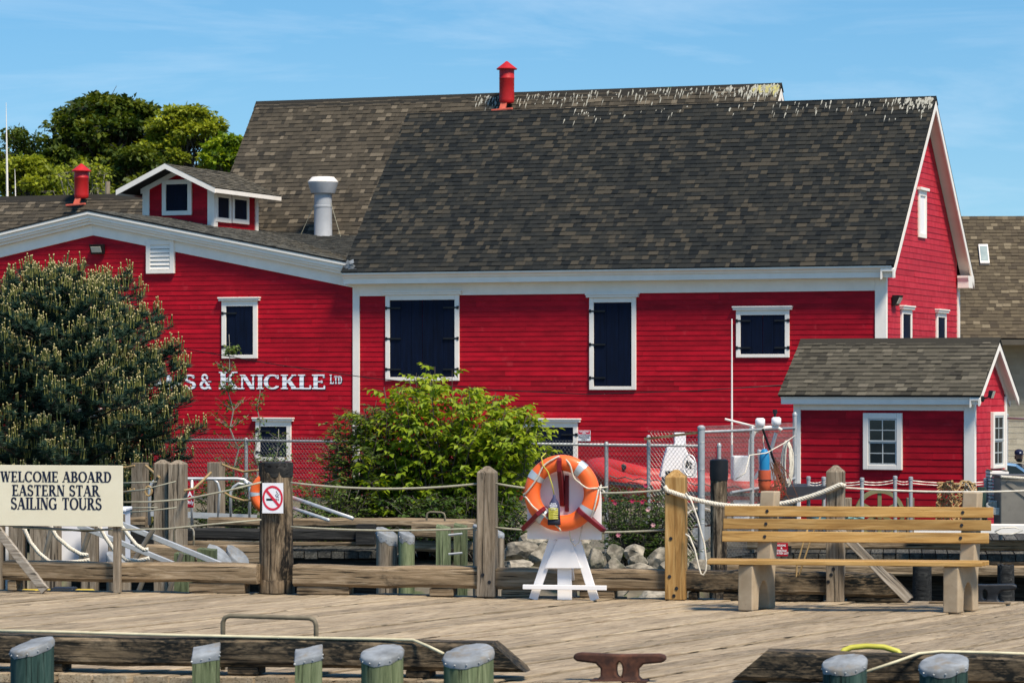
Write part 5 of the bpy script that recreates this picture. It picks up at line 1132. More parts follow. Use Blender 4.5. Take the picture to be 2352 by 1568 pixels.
# ================================================================ lifebuoy stand
YL = -.62; lx, _ = W.fr(1296, 1370, YL)
LS = thing('lifebuoy_stand', 'white wooden stand with arched board and maroon brackets', 'stand', W.world(lx, YL, 0), W.rz)
def lq(u, v, y=YL): a_, b2 = W.fr(u, v, y); return a_-lx, b2
(pa, pzt), (pb, pzb) = lq(1211, 1145), lq(1381, 1239); pm = (pa+pb)/2; hr = (pb-pa)/2; poly = [(pa, pzb), (pb, pzb)]+[(pm+hr*math.cos(R(a_)), pzt+hr*.98*math.sin(R(a_))) for a_ in range(0, 181, 9)]
MB().prism(poly, lambda a_, b2, tt: (a_, tt, b2), 0, .022).build('board', WHITEB, LS, bevel=.003)
# A-frame of boards: gusset, three legs, cross bar
g = [lq(1290, 1236), lq(1304, 1236), lq(1334, 1306), lq(1254, 1306)]; g = [lq(1282, 1236), lq(1311, 1236), lq(1336, 1304), lq(1252, 1304)]
MB().prism(g, lambda a_, b2, tt: (a_, tt, b2), -.026, -.002).build('gusset', WHITEB, LS, bevel=.003)
for (ua, ub, nm) in ((1271, 1224, 'leg'), (1322, 1366, 'leg')):
    (xa, za), (xb, zb2) = lq(ua, 1238), lq(ub, 1370); MB().beam((xa, .016, za), (xb, .016, 0.004), .03, .085).build(nm, WHITEB, LS, bevel=.004)
(xa, za), (xb, zb2) = lq(1295, 1240), lq(1296, 1372); MB().box(xa-.075+.0, xa+.075, .003, .034, 0, za).build('leg', WHITEB, LS, bevel=.004) if False else MB().box(xa-.07, xa+.07, .034, .066, 0, za).build('leg', WHITEB, LS, bevel=.004)
(xa, za), (xb, zb2) = lq(1203, 1341), lq(1395, 1354); MB().box(xa, xb, -.062, -.028, zb2, za).build('cross_bar', WHITEB, LS, bevel=.004)
MB().beam((lq(1296,1300)[0], .05, .5), (lq(1296,1300)[0], .50, .0), .09, .035).build('rear_leg', WHITEB, LS, bevel=.004)
# maroon brackets
lcx, lcz = lq(1295, 1131)
def bracket(ang, r_in, r_out, tall):
    mb = MB(); d = Vector((math.cos(R(ang)), 0, math.sin(R(ang)))); s_ = Vector((-d.z, 0, d.x))*.021
    prof_ = [(r_in, -.16), (r_in+.02, -.205), (r_in+.09, -.215), (r_out-.02, -.11), (r_out, -.001), (r_in, -.001)]
    mb.prism(prof_, lambda a_, b2, tt: tuple(Vector((lcx, 0, lcz))+d*a_+Vector((0, b2, 0))+s_*tt), -1, 1); return mb.build('bracket', MAROON, LS, bevel=.004)
bracket(222, .215, .55, 0); bracket(-42, .215, .55, 0)
mb = MB(); (xa, za), (xb, zb2) = lq(1286, 1053), lq(1303, 1162)
mb.prism([(za+.015, -.175), (za-.01, -.205), (za-.12, -.205), (za-.30, -.10), (zb2, -.03), (zb2-.0, -.001), (za-.22, -.001)], lambda a_, b2, tt: (lcx-.012+tt*.021, b2, a_), -1, 1); mb.build('bracket', MAROON, LS, bevel=.004)
MB().box(lcx+.012, lcx+.052, -.02, -.001, zb2-.05, zb2+.30).build('bracket_cleat', MAROON, LS, bevel=.003)
# the lifebuoy
def lifebuoy(label, loc, rz, Rr, r, rope=True, bands=(55, 145, 235, 325), group=None):
    t_ = thing('lifebuoy', label, 'lifebuoy', loc, rz, group); mb = MB(); n, m_ = 64, 20
    for i in range(n):
        a_ = 2*math.pi*i/n
        for j in range(m_): b2 = 2*math.pi*j/m_; rr = Rr+r*math.cos(b2); mb.v.append((rr*math.cos(a_), r*.82*math.sin(b2), rr*math.sin(a_)))
    for i in range(n):
        for j in range(m_): mb.f.append((i*m_+j, i*m_+(j+1) % m_, ((i+1) % n)*m_+(j+1) % m_, ((i+1) % n)*m_+j)); mb.m.append(0)
    mb.build('ring', LIFEO, t_, smooth=True)
    for bd in bands:
        mb = MB(); n2 = 5; 
        for i in range(n2+1):
            a_ = R(bd-6.5+13*i/n2)
            for j in range(m_): b2 = 2*math.pi*j/m_; rr = Rr+(r+.003)*math.cos(b2); mb.v.append((rr*math.cos(a_), (r+.003)*.82*math.sin(b2), rr*math.sin(a_)))
        for i in range(n2):
            for j in range(m_): mb.f.append((i*m_+j, i*m_+(j+1) % m_, (i+1)*m_+(j+1) % m_, (i+1)*m_+j)); mb.m.append(0)
        mb.build('reflective_band', TAPE, t_, smooth=True)
    if rope:
        Ro = Rr+r+.006; q = lambda a_, rr, y: Vector((rr*math.cos(R(a_)), y, rr*math.sin(R(a_))))
        yr_ = -r*.86
        segs = [[q(182, Ro, 0), q(178, Rr+.04, yr_), q(150, Rr-.02, yr_-.01), q(122, Rr+.02, yr_-.01), q(100, Rr+.05, yr_), q(93, Ro-.02, yr_*.6)],
                [q(84, Ro-.04, yr_*.6), q(72, Rr, yr_-.006), q(52, Rr-r*1.2, yr_*.7), q(30, Rr-r*1.1, yr_*.7), q(12, Rr-r*.4, yr_-.01), q(9, Rr+r*.4, yr_-.004), q(8, Ro, -.02)],
                [q(6, Ro-.01, -.04), q(-8, Rr+r*.75, yr_*.85), q(-25, Rr+r*.8, yr_*.75), q(-42, Ro, -.02)],
                [q(184, Ro, -.01), q(188, Rr+r*.6, yr_*.95), q(205, Rr+r*.1, yr_-.01), q(228, Rr-r*.3, yr_-.01), q(250, Rr-r*.1, yr_-.01), q(266, Rr+r*.5, yr_), q(269, Rr+r*.9, yr_*.6)]]
        for sg_ in segs:
            pts = []
            for i in range(len(sg_)-1):
                p0, p1, p2, p3 = sg_[max(i-1, 0)], sg_[i], sg_[i+1], sg_[min(i+2, len(sg_)-1)]
                for k_ in range(6):
                    tt = k_/6; pts.append(.5*((2*p1)+(p2-p0)*tt+(2*p0-5*p1+4*p2-p3)*tt*tt+(3*p1-p0-3*p2+p3)*tt**3))
            pts.append(sg_[-1]); twisted(MB(), pts, .0085, .045, n=5).build('grab_line', ROPEW, t_, smooth=True)
        kn = MB()
        for k_ in range(5): kn.tube([q(8, Ro-.01, -.03)+Vector((random.uniform(-.02, .02), random.uniform(-.02, .01), random.uniform(-.02, .02))), q(8+random.uniform(-10, 10), Ro+.09*random.random(), -.03)], .008, 5)
        kn.build('knot', ROPEW, t_)
    return t_
lifebuoy('orange lifebuoy with silver bands on the white stand', W.world(lx+lcx, YL-.105, lcz), W.rz, .292, .078, bands=(52, 148, 228, -34))
line('loose white cord end hanging below the lifebuoy', [W.world(lx+lq(1312, 1206)[0], YL-.12, lq(1312, 1206)[1]), W.world(lx+lq(1313, 1222)[0], YL-.10, lq(1313, 1222)[1]), W.world(lx+lq(1313, 1240)[0], YL-.06, lq(1313, 1240)[1]), W.world(lx+lq(1322, 1252)[0], YL-.06, lq(1322, 1252)[1]), W.world(lx+lq(1332, 1245)[0], YL-.06, lq(1332, 1245)[1]), W.world(lx+lq(1340, 1200)[0], YL-.04, lq(1340, 1200)[1])], .006, ROPEW, name='cord')
# throw bag
(bx0, bzt), (bx1, bzb) = lq(1265, 1134), lq(1294, 1203); bt = thing('throw_bag', 'dark blue throw bag with yellow line hung inside the lifebuoy', 'bag', W.world(lx+(lq(1281, 1170)[0]), YL-.20, bzb), W.rz+R(3))
BAG = paint('navy_bag', (.045, .050, .115), (.025, .028, .07), .6, ns=6); BAGK = paint('bag_base', (.012, .014, .028), (.008, .01, .02), .6)
h = bzt-bzb; mb = MB(); 
sec = [(0, .060, .04), (.1*h, .060, .05), (.55*h, .056, .05), (.75*h, .042, .035), (.92*h, .014, .012), (h, .012, .012)]
def bagm(mb, sec, n=18):
    for z_, a_, b2 in sec:
        for e in range(n): an = 2*math.pi*e/n; mb.v.append((a_*math.copysign(abs(math.cos(an))**.7, math.cos(an)), b2*math.sin(an), z_))
    for i in range(len(sec)-1):
        for e in range(n): mb.f.append((i*n+e, i*n+(e+1) % n, (i+1)*n+(e+1) % n, (i+1)*n+e)); mb.m.append(0)
    mb.f += [tuple(reversed(range(n))), tuple((len(sec)-1)*n+e for e in range(n))]; mb.m += [0, 0]; return mb
bagm(MB(), [(.2*h, .0605, .052), (.55*h, .056, .05), (.75*h, .042, .035), (.92*h, .014, .012), (h, .012, .012)]).build('bag', BAG, bt, smooth=True)
bagm(MB(), [(0, .062, .04), (.05*h, .063, .05), (.2*h, .0612, .053)]).build('base', BAGK, bt, smooth=True)
ym = MB()
for k_ in range(9): ym.tube([(-.046, -.050, .21*h+.012*k_), (0, -.058, .21*h+.012*k_+random.uniform(-.006, .006)), (.044, -.050, .21*h+.012*k_+random.uniform(-.006, .006))], .006, 5)
ym.build('yellow_line', YELL, bt)
sans('ROPE\nMARINE\nSAFETY\nLINE', .021, SIGNW, bt, (0, -.056, .62*h), rot=(R(82), 0, 0), bold=.0004, sp=.8)
MB().tube([(0, 0, h), (-.02, -.01, h+.10), (-.06, .0, h+.22), (-.11, .02, h+.28), (-.13, .05, h+.36), (-.09, .08, h+.40)], .006, 6).build('hanging_line', YELL, bt, smooth=True)
# ================================================================ bench
bu = W.fr(1706, 1393, -1.72); bxo = bu[0]; BY = -1.72
BN = thing('park_bench', 'park bench with honey coloured slats on concrete legs', 'bench', W.world(bxo, BY, 0), W.rz+R(2.2))
LEGD = R(-23)
def bleg(x):
    mb = MB(); w_ = .075
    # side profile (y back, z up): short front leg, tall leaning back, arch between
    pr = [(0, 0), (.13, 0), (.14, .10)]+[(.14+.10*(1-math.cos(R(a_))), .10+.17*math.sin(R(a_))) for a_ in range(15, 180, 15)]+[(.34, .10), (.35, 0), (.48, 0), (.47, .30), (.50, .45), (.585, 1.09), (.455, 1.09), (.375, .47), (.36, .425), (.02, .425), (.005, .41)]
    mb.prism(pr, lambda a_, b2, tt: (tt, a_, b2), -w_, w_); o = mb.build('leg', CONC, BN, bevel=.012); o.location = (x, 0, 0); o.rotation_euler = (0, 0, LEGD); return o
bleg(.02); bleg(1.90)
sh = .115
def slat(x0, x1, y, z, hy, hz, tilt=0):
    o = MB().box(0, x1-x0, -hy/2, hy/2, -hz/2, hz/2).build('slat', BENCHX, BN, bevel=.006); o.location = (x0, y, z); o.rotation_euler = (tilt, 0, R(random.uniform(-.2, .2))); return o
for k_, (zc_, y_) in enumerate(((.905, .505), (.787, .490), (.669, .475))):
    s_ = slat(-.20-.01*k_, 2.29-.02*k_, y_-.13, zc_, .038, .098, R(-6))
    for bx_ in (.36, 2.17): MB().tube([(bx_+.04, -.018, 0), (bx_+.04, -.026, 0)], .016, 8).build('bolt', DARKIRON, s_)
for k_, y_ in enumerate((.045, .16, .275)): s_ = slat(-.33+.0*k_, 2.19+.03*k_, y_-.02, .447, .105, .042)
# water lot sign
zq = W.fr(1797, 1260, -.44); t = thing('lot_sign', 'small maroon sign reading water lot behind the bench', 'sign', W.world(zq[0], -.52, zq[1]), W.rz)
MB().box(-.062, .062, -.004, .004, -.064, .064).build('panel', SIGNM, t, bevel=.001); sans('ADAMS\n&\nKNICKLE\nWATER LOT', .026, SIGNW, t, (0, -.0055, .0), bold=.0007, sx=.95, sp=.98)
MB().box(-.09, .09, .005, .06, -.05, .03).build('block', BLACKW, t); t['label'] = 'small maroon sign reading water lot, low behind the bench'
# ================================================================ cleats, handles, near curb, capped piles
def cleat(label, loc, rz, wd, mat, h=.2):
    t_ = thing('mooring_cleat', label, 'cleat', loc, rz, None); s = wd/.67; mb = MB()
    pr = [(-.33, .155), (-.325, .19), (-.28, .20), (0, .192), (.28, .20), (.325, .19), (.33, .155), (.30, .138), (.17, .125), (.135, .09), (.135, .04), (.17, .0), (-.17, 0), (-.135, .04), (-.135, .09), (-.17, .125), (-.30, .138)]
    hole = [(.022*math.cos(R(a_)), .085+.052*math.sin(R(a_))) for a_ in range(0, 360, 20)]
    bmn = bmesh.new()
    for y_, sgn in ((-.045, 1), (.045, -1)):
        ov = [bmn.verts.new((a_*s, y_*s*(1.0 if b2 > .02 else 1.5), b2*s)) for a_, b2 in pr]; hv = [bmn.verts.new((a_*s, y_*s*1.02, b2*s)) for a_, b2 in hole]
        es = [bmn.edges.new((ov[i], ov[(i+1) % len(ov)])) for i in range(len(ov))]+[bmn.edges.new((hv[i], hv[(i+1) % len(hv)])) for i in range(len(hv))]
        bmesh.ops.triangle_fill(bmn, use_beauty=True, edges=es)
    bmn.verts.ensure_lookup_table(); n1, n2 = len(pr), len(hole); tot = n1+n2
    for i in range(n1): bmn.faces.new((bmn.verts[i], bmn.verts[(i+1) % n1], bmn.verts[tot+(i+1) % n1], bmn.verts[tot+i]))
    for i in range(n2): bmn.faces.new((bmn.verts[n1+i], bmn.verts[tot+n1+i], bmn.verts[tot+n1+(i+1) % n2], bmn.verts[n1+(i+1) % n2]))
    bmesh.ops.recalc_face_normals(bmn, faces=bmn.faces); me = bpy.data.meshes.new('horn'); bmn.to_mesh(me); bmn.free(); me.materials.append(mat); o = put('horn', me, t_)
    bv = o.modifiers.new('bevel', 'BEVEL'); bv.width = .016*s; bv.segments = 3; bv.limit_method = 'ANGLE'; bv.angle_limit = R(50); smooth_by_angle(o, 60)
    MB().box(-.20*s, .20*s, -.09*s, .09*s, -.001, .014*s).build('base_plate', mat, t_, bevel=.006)
cx2, _ = W.fr(1425, 1562, YN+.18); cleat('rusty iron mooring cleat on the deck edge in the gap between the near curbs', W.world(cx2, YN+.16, 0), W.rz, .67, RUST)
cx2, _ = W.fr(2262, 1376, -.2); cleat('black iron mooring cleat in shadow behind the bench', W.world(cx2, -.22, 0), W.rz, .62, DARKIRON)
tag(MB().box(-.42, .35, -.05, .05, 0, .012).build('batten', LOGX, None, loc=W.world(cx2-.1, -.36, .004), rot=(0, 0, W.rz)), 'thin grey batten on the deck in front of the black cleat', 'board')
log('dark curb beam along the near left deck edge', -70, 1205, 1466, 1532, YN+.10, mat=LOGXD, dep=.27, bev=(0, .24), blocks=((20, 140, 0), (520, 590, 0), (930, 985, 0)), name='curb_beam')
log('dark curb beam along the near right deck edge', 1680, 2440, 1502, 1570, YN+.10, mat=LOGXD, dep=.27, bev=(.24, 0), blocks=((1760, 1860, 0), (2100, 2220, 0)), name='curb_beam')
def capped(label, u0, u1, vt, y, mat, shape='round', fr_=W, slope=.14, zlow=-2.6, group='zinc capped piles', cap=True, rot=0, skirt=.042, hi=(.32, .94)):
    x0 = fr_.fr(u0, vt+60, y)[0]; x1 = fr_.fr(u1, vt+60, y)[0]; wd = (x1-x0)*.96; x = (x0+x1)/2; zt = fr_.fr((u0+u1)/2, vt, y)[1]
    t_ = thing('capped_pile' if cap else 'fender_post', label, 'pile', fr_.world(x, y, zlow), fr_.rz+rot, group); h = zt-zlow
    if shape == 'round':
        n = 26; jt = [1+random.uniform(-.025, .025) for _ in range(n)]; rr = wd/2; base = [(rr*jt[e]*math.cos(2*math.pi*e/n), rr*jt[e]*math.sin(2*math.pi*e/n)) for e in range(n)]
    else:
        a_ = wd*.40; base = [(-a_, -a_), (-a_*.3, -a_), (a_*.3, -a_), (a_, -a_), (a_, -a_*.3), (a_, a_*.3), (a_, a_), (a_*.3, a_), (-a_*.3, a_), (-a_, a_), (-a_, a_*.3), (-a_, -a_*.3)]
    n = len(base); mxr = max(p[1] for p in base)
    dv = Vector(hi).normalized(); topz = lambda p: h-.03-slope*(mxr-(p[0]*dv.x+p[1]*dv.y))
    mb = MB()
    for f_ in (0, .25, .5, .75, 1):
        for p in base: mb.v.append((p[0], p[1], topz(p)*f_))
    for i in range(4):
        for e in range(n): mb.f.append((i*n+e, i*n+(e+1) % n, (i+1)*n+(e+1) % n, (i+1)*n+e)); mb.m.append(0)
    mb.f += [tuple(4*n+e for e in range(n))]; mb.m += [0]
    s_ = mb.build('shaft', mat, t_); 
    if shape == 'round': smooth_by_angle(s_, 50)
    if cap:
        mb = MB(); k1 = 1.03
        for p in base: mb.v.append((p[0]*1.02, p[1]*1.02, topz(p)-skirt*random.uniform(.75, 1.2)))
        for p in base: mb.v.append((p[0]*1.05, p[1]*1.05, topz(p)-.006))
        for p in base: mb.v.append((p[0]*.99, p[1]*.99, topz(p)+.010+random.uniform(-.004, .004)))
        for p in base: mb.v.append((p[0]*.5, p[1]*.5, topz((p[0]*.5, p[1]*.5))+.015+random.uniform(-.006, .004)))
        for i in range(3):
            for e in range(n): mb.f.append((i*n+e, i*n+(e+1) % n, (i+1)*n+(e+1) % n, (i+1)*n+e)); mb.m.append(0)
        mb.f += [tuple(3*n+e for e in range(n))]; mb.m += [0]
        c_ = mb.build('zinc_cap', ZINC, t_); smooth_by_angle(c_, 55)
        for e in range(0, n, max(1, n//9)):
            p = base[e]
            if p[1] < 0: MB().lathe([(.008, -.004), (.004, .004)], 6).build('nail', GALV, t_, loc=(p[0]*1.055, p[1]*1.055, topz(p)-skirt*.5), rot=(R(90), 0, math.atan2(p[1], p[0])+R(90)))
    return t_
capped('zinc capped dark green pile at the lower left corner', 25, 123, 1457, YN-.28, DGREENZ, slope=.30, hi=(.8, .8))
capped('square zinc capped green post, left one of the pair on the near edge', 435, 512, 1473, YN-.22, GREENZ, 'square', slope=.36, rot=R(14), hi=(.6, .8))
capped('square zinc capped green post, right one of the pair on the near edge', 670, 748, 1478, YN-.22, GREENZ, 'square', slope=.36, rot=R(14), hi=(.6, .8))
capped('round zinc capped green pile, left of the widest pile on the near edge', 828, 927, 1475, YN-.28, GREENZ, slope=.28)
capped('widest round zinc capped green pile at the end of the left curb', 1018, 1135, 1475, YN-.28, GREENZ, slope=.27)
capped('zinc capped dark green pile with dented cap, lower right', 1888, 1993, 1497, YN-.28, DGREENZ, slope=.27)
capped('zinc capped dark green pile near the lower right corner', 2110, 2226, 1497, YN-.28, DGREENZ, slope=.27)
def nb(u, v, y=YN+.22): a_, b2 = W.fr(u, v, y); return W.world(a_, y, b2)
line('pale cable lying along the near left curb beam', [nb(-60, 1447, YN+.12), nb(120, 1450, YN+.12), nb(400, 1458, YN+.12), nb(700, 1464, YN+.12), nb(880, 1467, YN+.12), nb(950, 1469, YN+.1), nb(985, 1484, YN), nb(1018, 1500, YN-.12)], .012, LINEP, name='cable', cat='cable')
line('pale cable along the near right curb beam', [nb(1985, 1543, YN-.1), nb(2060, 1518, YN), nb(2110, 1500, YN+.1), nb(2160, 1495), nb(2280, 1498), nb(2420, 1503)], .011, LINEP, name='cable', cat='cable')
line('yellow hose arching over the near right curb', [nb(1930, 1505, YN+.36), nb(1938, 1493, YN+.38), nb(1955, 1486, YN+.4), nb(1990, 1483, YN+.42), nb(2030, 1485, YN+.42), nb(2062, 1495, YN+.42), nb(2075, 1512, YN+.4)], .022, YELL, name='hose', cat='hose')
def handle(label, u0, u1, vt, vb, fr_, y, r, zb_, mat=None):
    (xa, zt), (xb, zt2) = fr_.fr(u0, vt, y), fr_.fr(u1, vt+6*(u1-u0)/217, y); c = .05
    pts = [(xa, y, zb_), (xa, y, zt-c), (xa+c*.3, y, zt-c*.3), (xa+c, y, zt), (xb-c, y, zt2), (xb-c*.3, y, zt2-c*.3), (xb, y, zt2-c), (xb, y, zb_)]
    t_ = MB().tube([fr_.world(*p) for p in pts], r, 8); return tag(t_.build('ladder_handle', mat or HANDM, None, smooth=True), label, 'handle')
HANDM = paint('painted_pipe', (.20, .165, .105), (.13, .105, .065), .6, ns=9, dirt=(.35, .32, .26), dlo=.62, dhi=.7)
handle('bent pipe ladder handle standing on the near left edge', 512, 726, 1413, 1462, W, YN+.5, .018, 0)
print('foreground ok')
# ================================================================ chain link fences
def mesh_panel(mb, a, b, z0, z1, sp=.066, r=.0019):
    a = Vector(a); b = Vector(b); a.z = b.z = 0; L_ = (b-a).length; d = (b-a)/L_; h = z1-z0; nrm = Vector((-d.y, d.x, 0))
    for sgn, off in ((1, .0), (-1, .004)):
        x = -h
        while x < L_+h:
            # line from (x,0) rising with slope sgn*1.15
            k_ = 1.15; t0, t1 = 0.0, h
            xa, xb = (x, x+h/k_) if sgn > 0 else (x, x-h/k_)
            za, zb_ = 0.0, h
            pts = []
            def clipx(xa, za, xb, zb_):
                if xa > xb: xa, za, xb, zb_ = xb, zb_, xa, za
                if xb < 0 or xa > L_: return None
                if xa < 0: za += (zb_-za)*(0-xa)/(xb-xa); xa = 0
                if xb > L_: zb_ = za+(zb_-za)*(L_-xa)/(xb-xa); xb = L_
                return xa, za, xb, zb_
            c = clipx(xa, za, xb, zb_)
            if c and abs(c[2]-c[0]) > .01: mb.tube([a+d*c[0]+nrm*off+Vector((0, 0, z0+c[1])), a+d*c[2]+nrm*off+Vector((0, 0, z0+c[3]))], r, 3)
            x += sp
    x = 0
    while x < L_:      # twisted barbs along the top
        p = a+d*x+Vector((0, 0, z1)); mb.tube([p, p+d*.018+Vector((0, 0, .03))], r, 3); mb.tube([p, p-d*.018+Vector((0, 0, .03))], r, 3); x += sp*.87
def chain_fence(label, a, b, z0, z1, posts, rails, group='chain link fences', pr=.03):
    t_ = thing('chain_link_fence', label, 'fence', (a[0], a[1], z0), 0, group); o = Vector((a[0], a[1], z0))
    mb = MB(); mesh_panel(mb, Vector((0, 0, 0)), Vector((b[0]-a[0], b[1]-a[1], 0)), .03, z1-z0); tag(mb.build('wire_mesh', WIRE, t_), kind='stuff')
    d = Vector((b[0]-a[0], b[1]-a[1], 0))
    for z_ in rails: MB().tube([(0, .02, z_-z0), (d.x, d.y+.02, z_-z0)], .021, 8).build('rail', GALV, t_, smooth=True)
    for f_, r_, h_ in posts:
        p = d*f_; m = MB(); m.lathe([(r_, -.3), (r_, h_-z0), (r_*1.15, h_-z0), (r_*1.15, h_-z0+.03), (r_*.6, h_-z0+.055)], 12, (p.x, p.y+.03, 0)); smooth_by_angle(m.build('post', GALV, t_))
        for k_ in range(5):
            zz = (h_-z0)*(k_+.5)/5; mm = MB(); mm.tube([(p.x+r_*1.1*math.cos(e*.785), p.y+.03+r_*1.1*math.sin(e*.785), zz+.006*math.sin(e)) for e in range(8)], .003, 3, closed=True); mm.build('tie_wire', WIRE, t_)
    return t_
def gp(u, Y): return ((u-UC)/F*Y, Y)
fa, fb = gp(1612, 47.0), gp(-150, 54.9)
def along(u):      # fraction along the long fence at reading u
    a_ = (u-UC)/F; dx, dy = fb[0]-fa[0], fb[1]-fa[1]; return (a_*fa[1]-fa[0])/(dx-a_*dy)
zt_ = CH-143.6/F*47
chain_fence('long chain link fence running behind the bushes to the left', fa, fb, -.62, zt_+.035, [(along(u), .03, zt_-.01) for u in (1390+262, 1393, 1180, 880, 565, 250, 20)], [zt_])
ga, gb = gp(1490, 46.9), gp(1611, 46.3)
gt = chain_fence('narrow chain link gate with rusty slanting top bar', ga, gb, -.62, CH-112/F*46.9, [(0, .028, CH-127/F*46.9)], [])
dz_ = [CH-127/F*46.9+.62, CH-112/F*46.4+.62]
MB().beam((-.06, .0, dz_[0]-.005), (gb[0]-ga[0], gb[1]-ga[1], dz_[1]+.0), .03, .035).build('rusty_top_bar', paint('flaking_bar', (.40, .30, .14), (.16, .08, .035), .8, ns=7), gt)
MB().beam((-.10, -.03, .50), (gb[0]-ga[0]+.9, gb[1]-ga[1], .72), .03, .03).build('rusty_low_bar', RUST, gt)
pa_, pb_ = gp(1611, 46.3), gp(1826, 50.5)
zr_ = CH-112/F*46.3
pf_ = chain_fence('tall chain link panel between thick post and the red shed', pa_, pb_, -.55, zr_+.06, [(0, .052, CH-105/F*46.3), (.52, .035, zr_), (1, .035, CH-74/F*50.5)], [zr_])
d_ = Vector((pb_[0]-pa_[0], pb_[1]-pa_[1], 0)); MB().tube([tuple(d_*.30+Vector((0, .03, 1.0))), tuple(d_*.62+Vector((0, .03, 1.03))), tuple(d_*1.0+Vector((0, .03, 1.13)))], .024, 8).build('middle_rail', GALV, pf_)
ra_, rb_ = gp(2312, 66), gp(2420, 63); chain_fence('chain link fence in front of the tan building', ra_, rb_, -.4, CH-82/F*66, [(0, .04, CH-75/F*66)], [CH-80/F*66])
# ================================================================ second wharf, left centre (piles, curb timbers, plank ends)
def wharf_edge(prefix, fr_, u0, u1, y, z_deck, depth, label, n_plank=.2):
    root = bpy.data.objects.new('wharf_deck', None); COL.objects.link(root); x0 = fr_.fr(u0, 1250, y)[0]; x1 = fr_.fr(u1, 1250, y)[0]; root.location = fr_.world(x0, y, z_deck); root.rotation_euler = (0, 0, fr_.rz); tag(root, label, kind='structure')
    x = 0; me = {}
    while x < x1-x0:
        wv = n_plank*random.uniform(.9, 1.1); MB().box(x+.006, x+wv-.006, random.uniform(-.03, .02), depth, -.105+random.uniform(-.008, .008), random.uniform(-.008, .004)).build('plank', ENDW, root, bevel=.008); x += wv
    MB().box(-.1, x1-x0+.1, .12, .42, -.42, -.112).build('stringer', BLACKW, root); MB().box(-.1, x1-x0+.1, .5, .56, -2.4, -.43).build('under_shade_sheet', BLACKW, root)  # behind the stringer, a black sheet stands for the shade under the wharf
    return root
ENDW = wood('plank_end_wood', 'Y', (.030, .030, .026), (.085, .080, .066), (.19, .175, .145), crack=.7, rnd=.5)
V1 = Frame(-1.9, 46.0, 0, 6)
wharf_edge('left', V1, 160, 862, -1.0, -.30, 3.2, 'old wharf deck with rough plank ends, behind the tarred pile')
GT = 'old timbers on the left wharf'
lg = lambda *a_, **k_: log(*a_, fr_=V1, group=GT, name='wharf_timber', **k_)
lg('long pale curb timber on the old left wharf', 478, 1090, 1190, 1210, -.75, mat=LOGX, dep=.24)
lg('black tarred beam below the pale timber', 440, 822, 1214, 1241, -.95, mat=BLACKW, dep=.2)
lg('pale plank strip under the black tarred beam', 430, 862, 1244, 1253, -1.04, mat=LOGX, dep=.1, cham=.008)
lg('black tarred beam left of the twin post', 282, 440, 1212, 1252, -1.0, mat=BLACKW, dep=.24)
lg('short pale timber with bolt hole left of the twin post', 262, 333, 1187, 1209, -.9, mat=LOGX, dep=.2)
lg('grey timber below the silver gangway rails', 300, 640, 1252, 1296, -6.5, mat=LOGX, dep=.22)
lg('thick grey timber between green posts and capped pair', 945, 1088, 1197, 1236, -4.6, mat=LOGX, dep=.3)
lg('lower grey timber between green posts and capped pair', 945, 1088, 1243, 1266, -4.5, mat=LOGX, dep=.2)
tag(MB().box(-.13, .13, -.12, .12, -.14, .14).build('black_block', BLACKW, None, loc=P(841, 1226, 44.9), rot=(0, 0, V1.rz)), 'black tarred block at the end of the black beam', 'timber')
GP = 'piles of the left wharf'
cp = lambda l_, u0, u1, vt, Y, mat, **k_: capped(l_, u0, u1, vt, 0, mat, fr_=Frame(0, Y, 0, 4), group=GP, hi=(-.85, .5), **k_)
cp('crumpled zinc capped brown pile, left of the capped pair', 863, 913, 1206, 40, POSTZ, slope=.45, skirt=.10)
cp('crumpled zinc capped greenish pile, right of the capped pair', 914, 953, 1211, 39.8, GREENZ, slope=.45, skirt=.10)
cp('square green fender post, left of the two with ladder rungs', 998, 1039, 1199, 39.5, GREENZ, shape='square', cap=False, slope=.25)
cp('square green fender post, right of the two with ladder rungs', 1039, 1077, 1196, 39.8, GREENZ, shape='square', cap=False, slope=.25)
cp('brown capped pile hidden behind the middle post', 1132, 1159, 1212, 39.6, POSTZ, slope=.4)
cp('dark capped pile just left of the middle post', 1086, 1112, 1200, 40.6, POSTZ, slope=.3)
cp('slanted zinc capped pile behind the left curb log', 476, 532, 1246, 36.5, POSTZ, slope=.8, skirt=.07)
cp('crumpled zinc capped pile next to the slanted one', 520, 572, 1248, 36.8, POSTZ, slope=.8, skirt=.11)
cp('low zinc capped pile with orange stain behind the sign post', 244, 302, 1262, 35.2, POSTZ, slope=.55, skirt=.10)
cp('short green post left of the slanted capped pile', 397, 452, 1262, 35.8, GREENZ, shape='square', cap=False, slope=.1)
cp('short mossy green post beside the slanted capped pile', 450, 502, 1252, 35.9, GREENZ, shape='square', cap=False, slope=.1)
lr = thing('dock_ladder', 'grey iron rungs between the two green fender posts', 'ladder', P(1040, 1367, 39.4))
for v_ in (1228, 1272, 1310, 1345): p0 = P(1030, v_, 39.2)-lr.location; p1 = P(1062, v_-3, 39.2)-lr.location; MB().tube([p0, p1], .014, 6).build('rung', GALV, lr)
handle('small bent pipe ladder handle by the green posts', 980, 1022, 1175, 1192, Frame(0, 42, 0, 6), 0, .014, -.1)
handle('small bent pipe ladder handle at the foot of the twin post', 400, 505-60, 1210, 1240, Frame(0, 41, 0, 6), 0, .014, -.3)
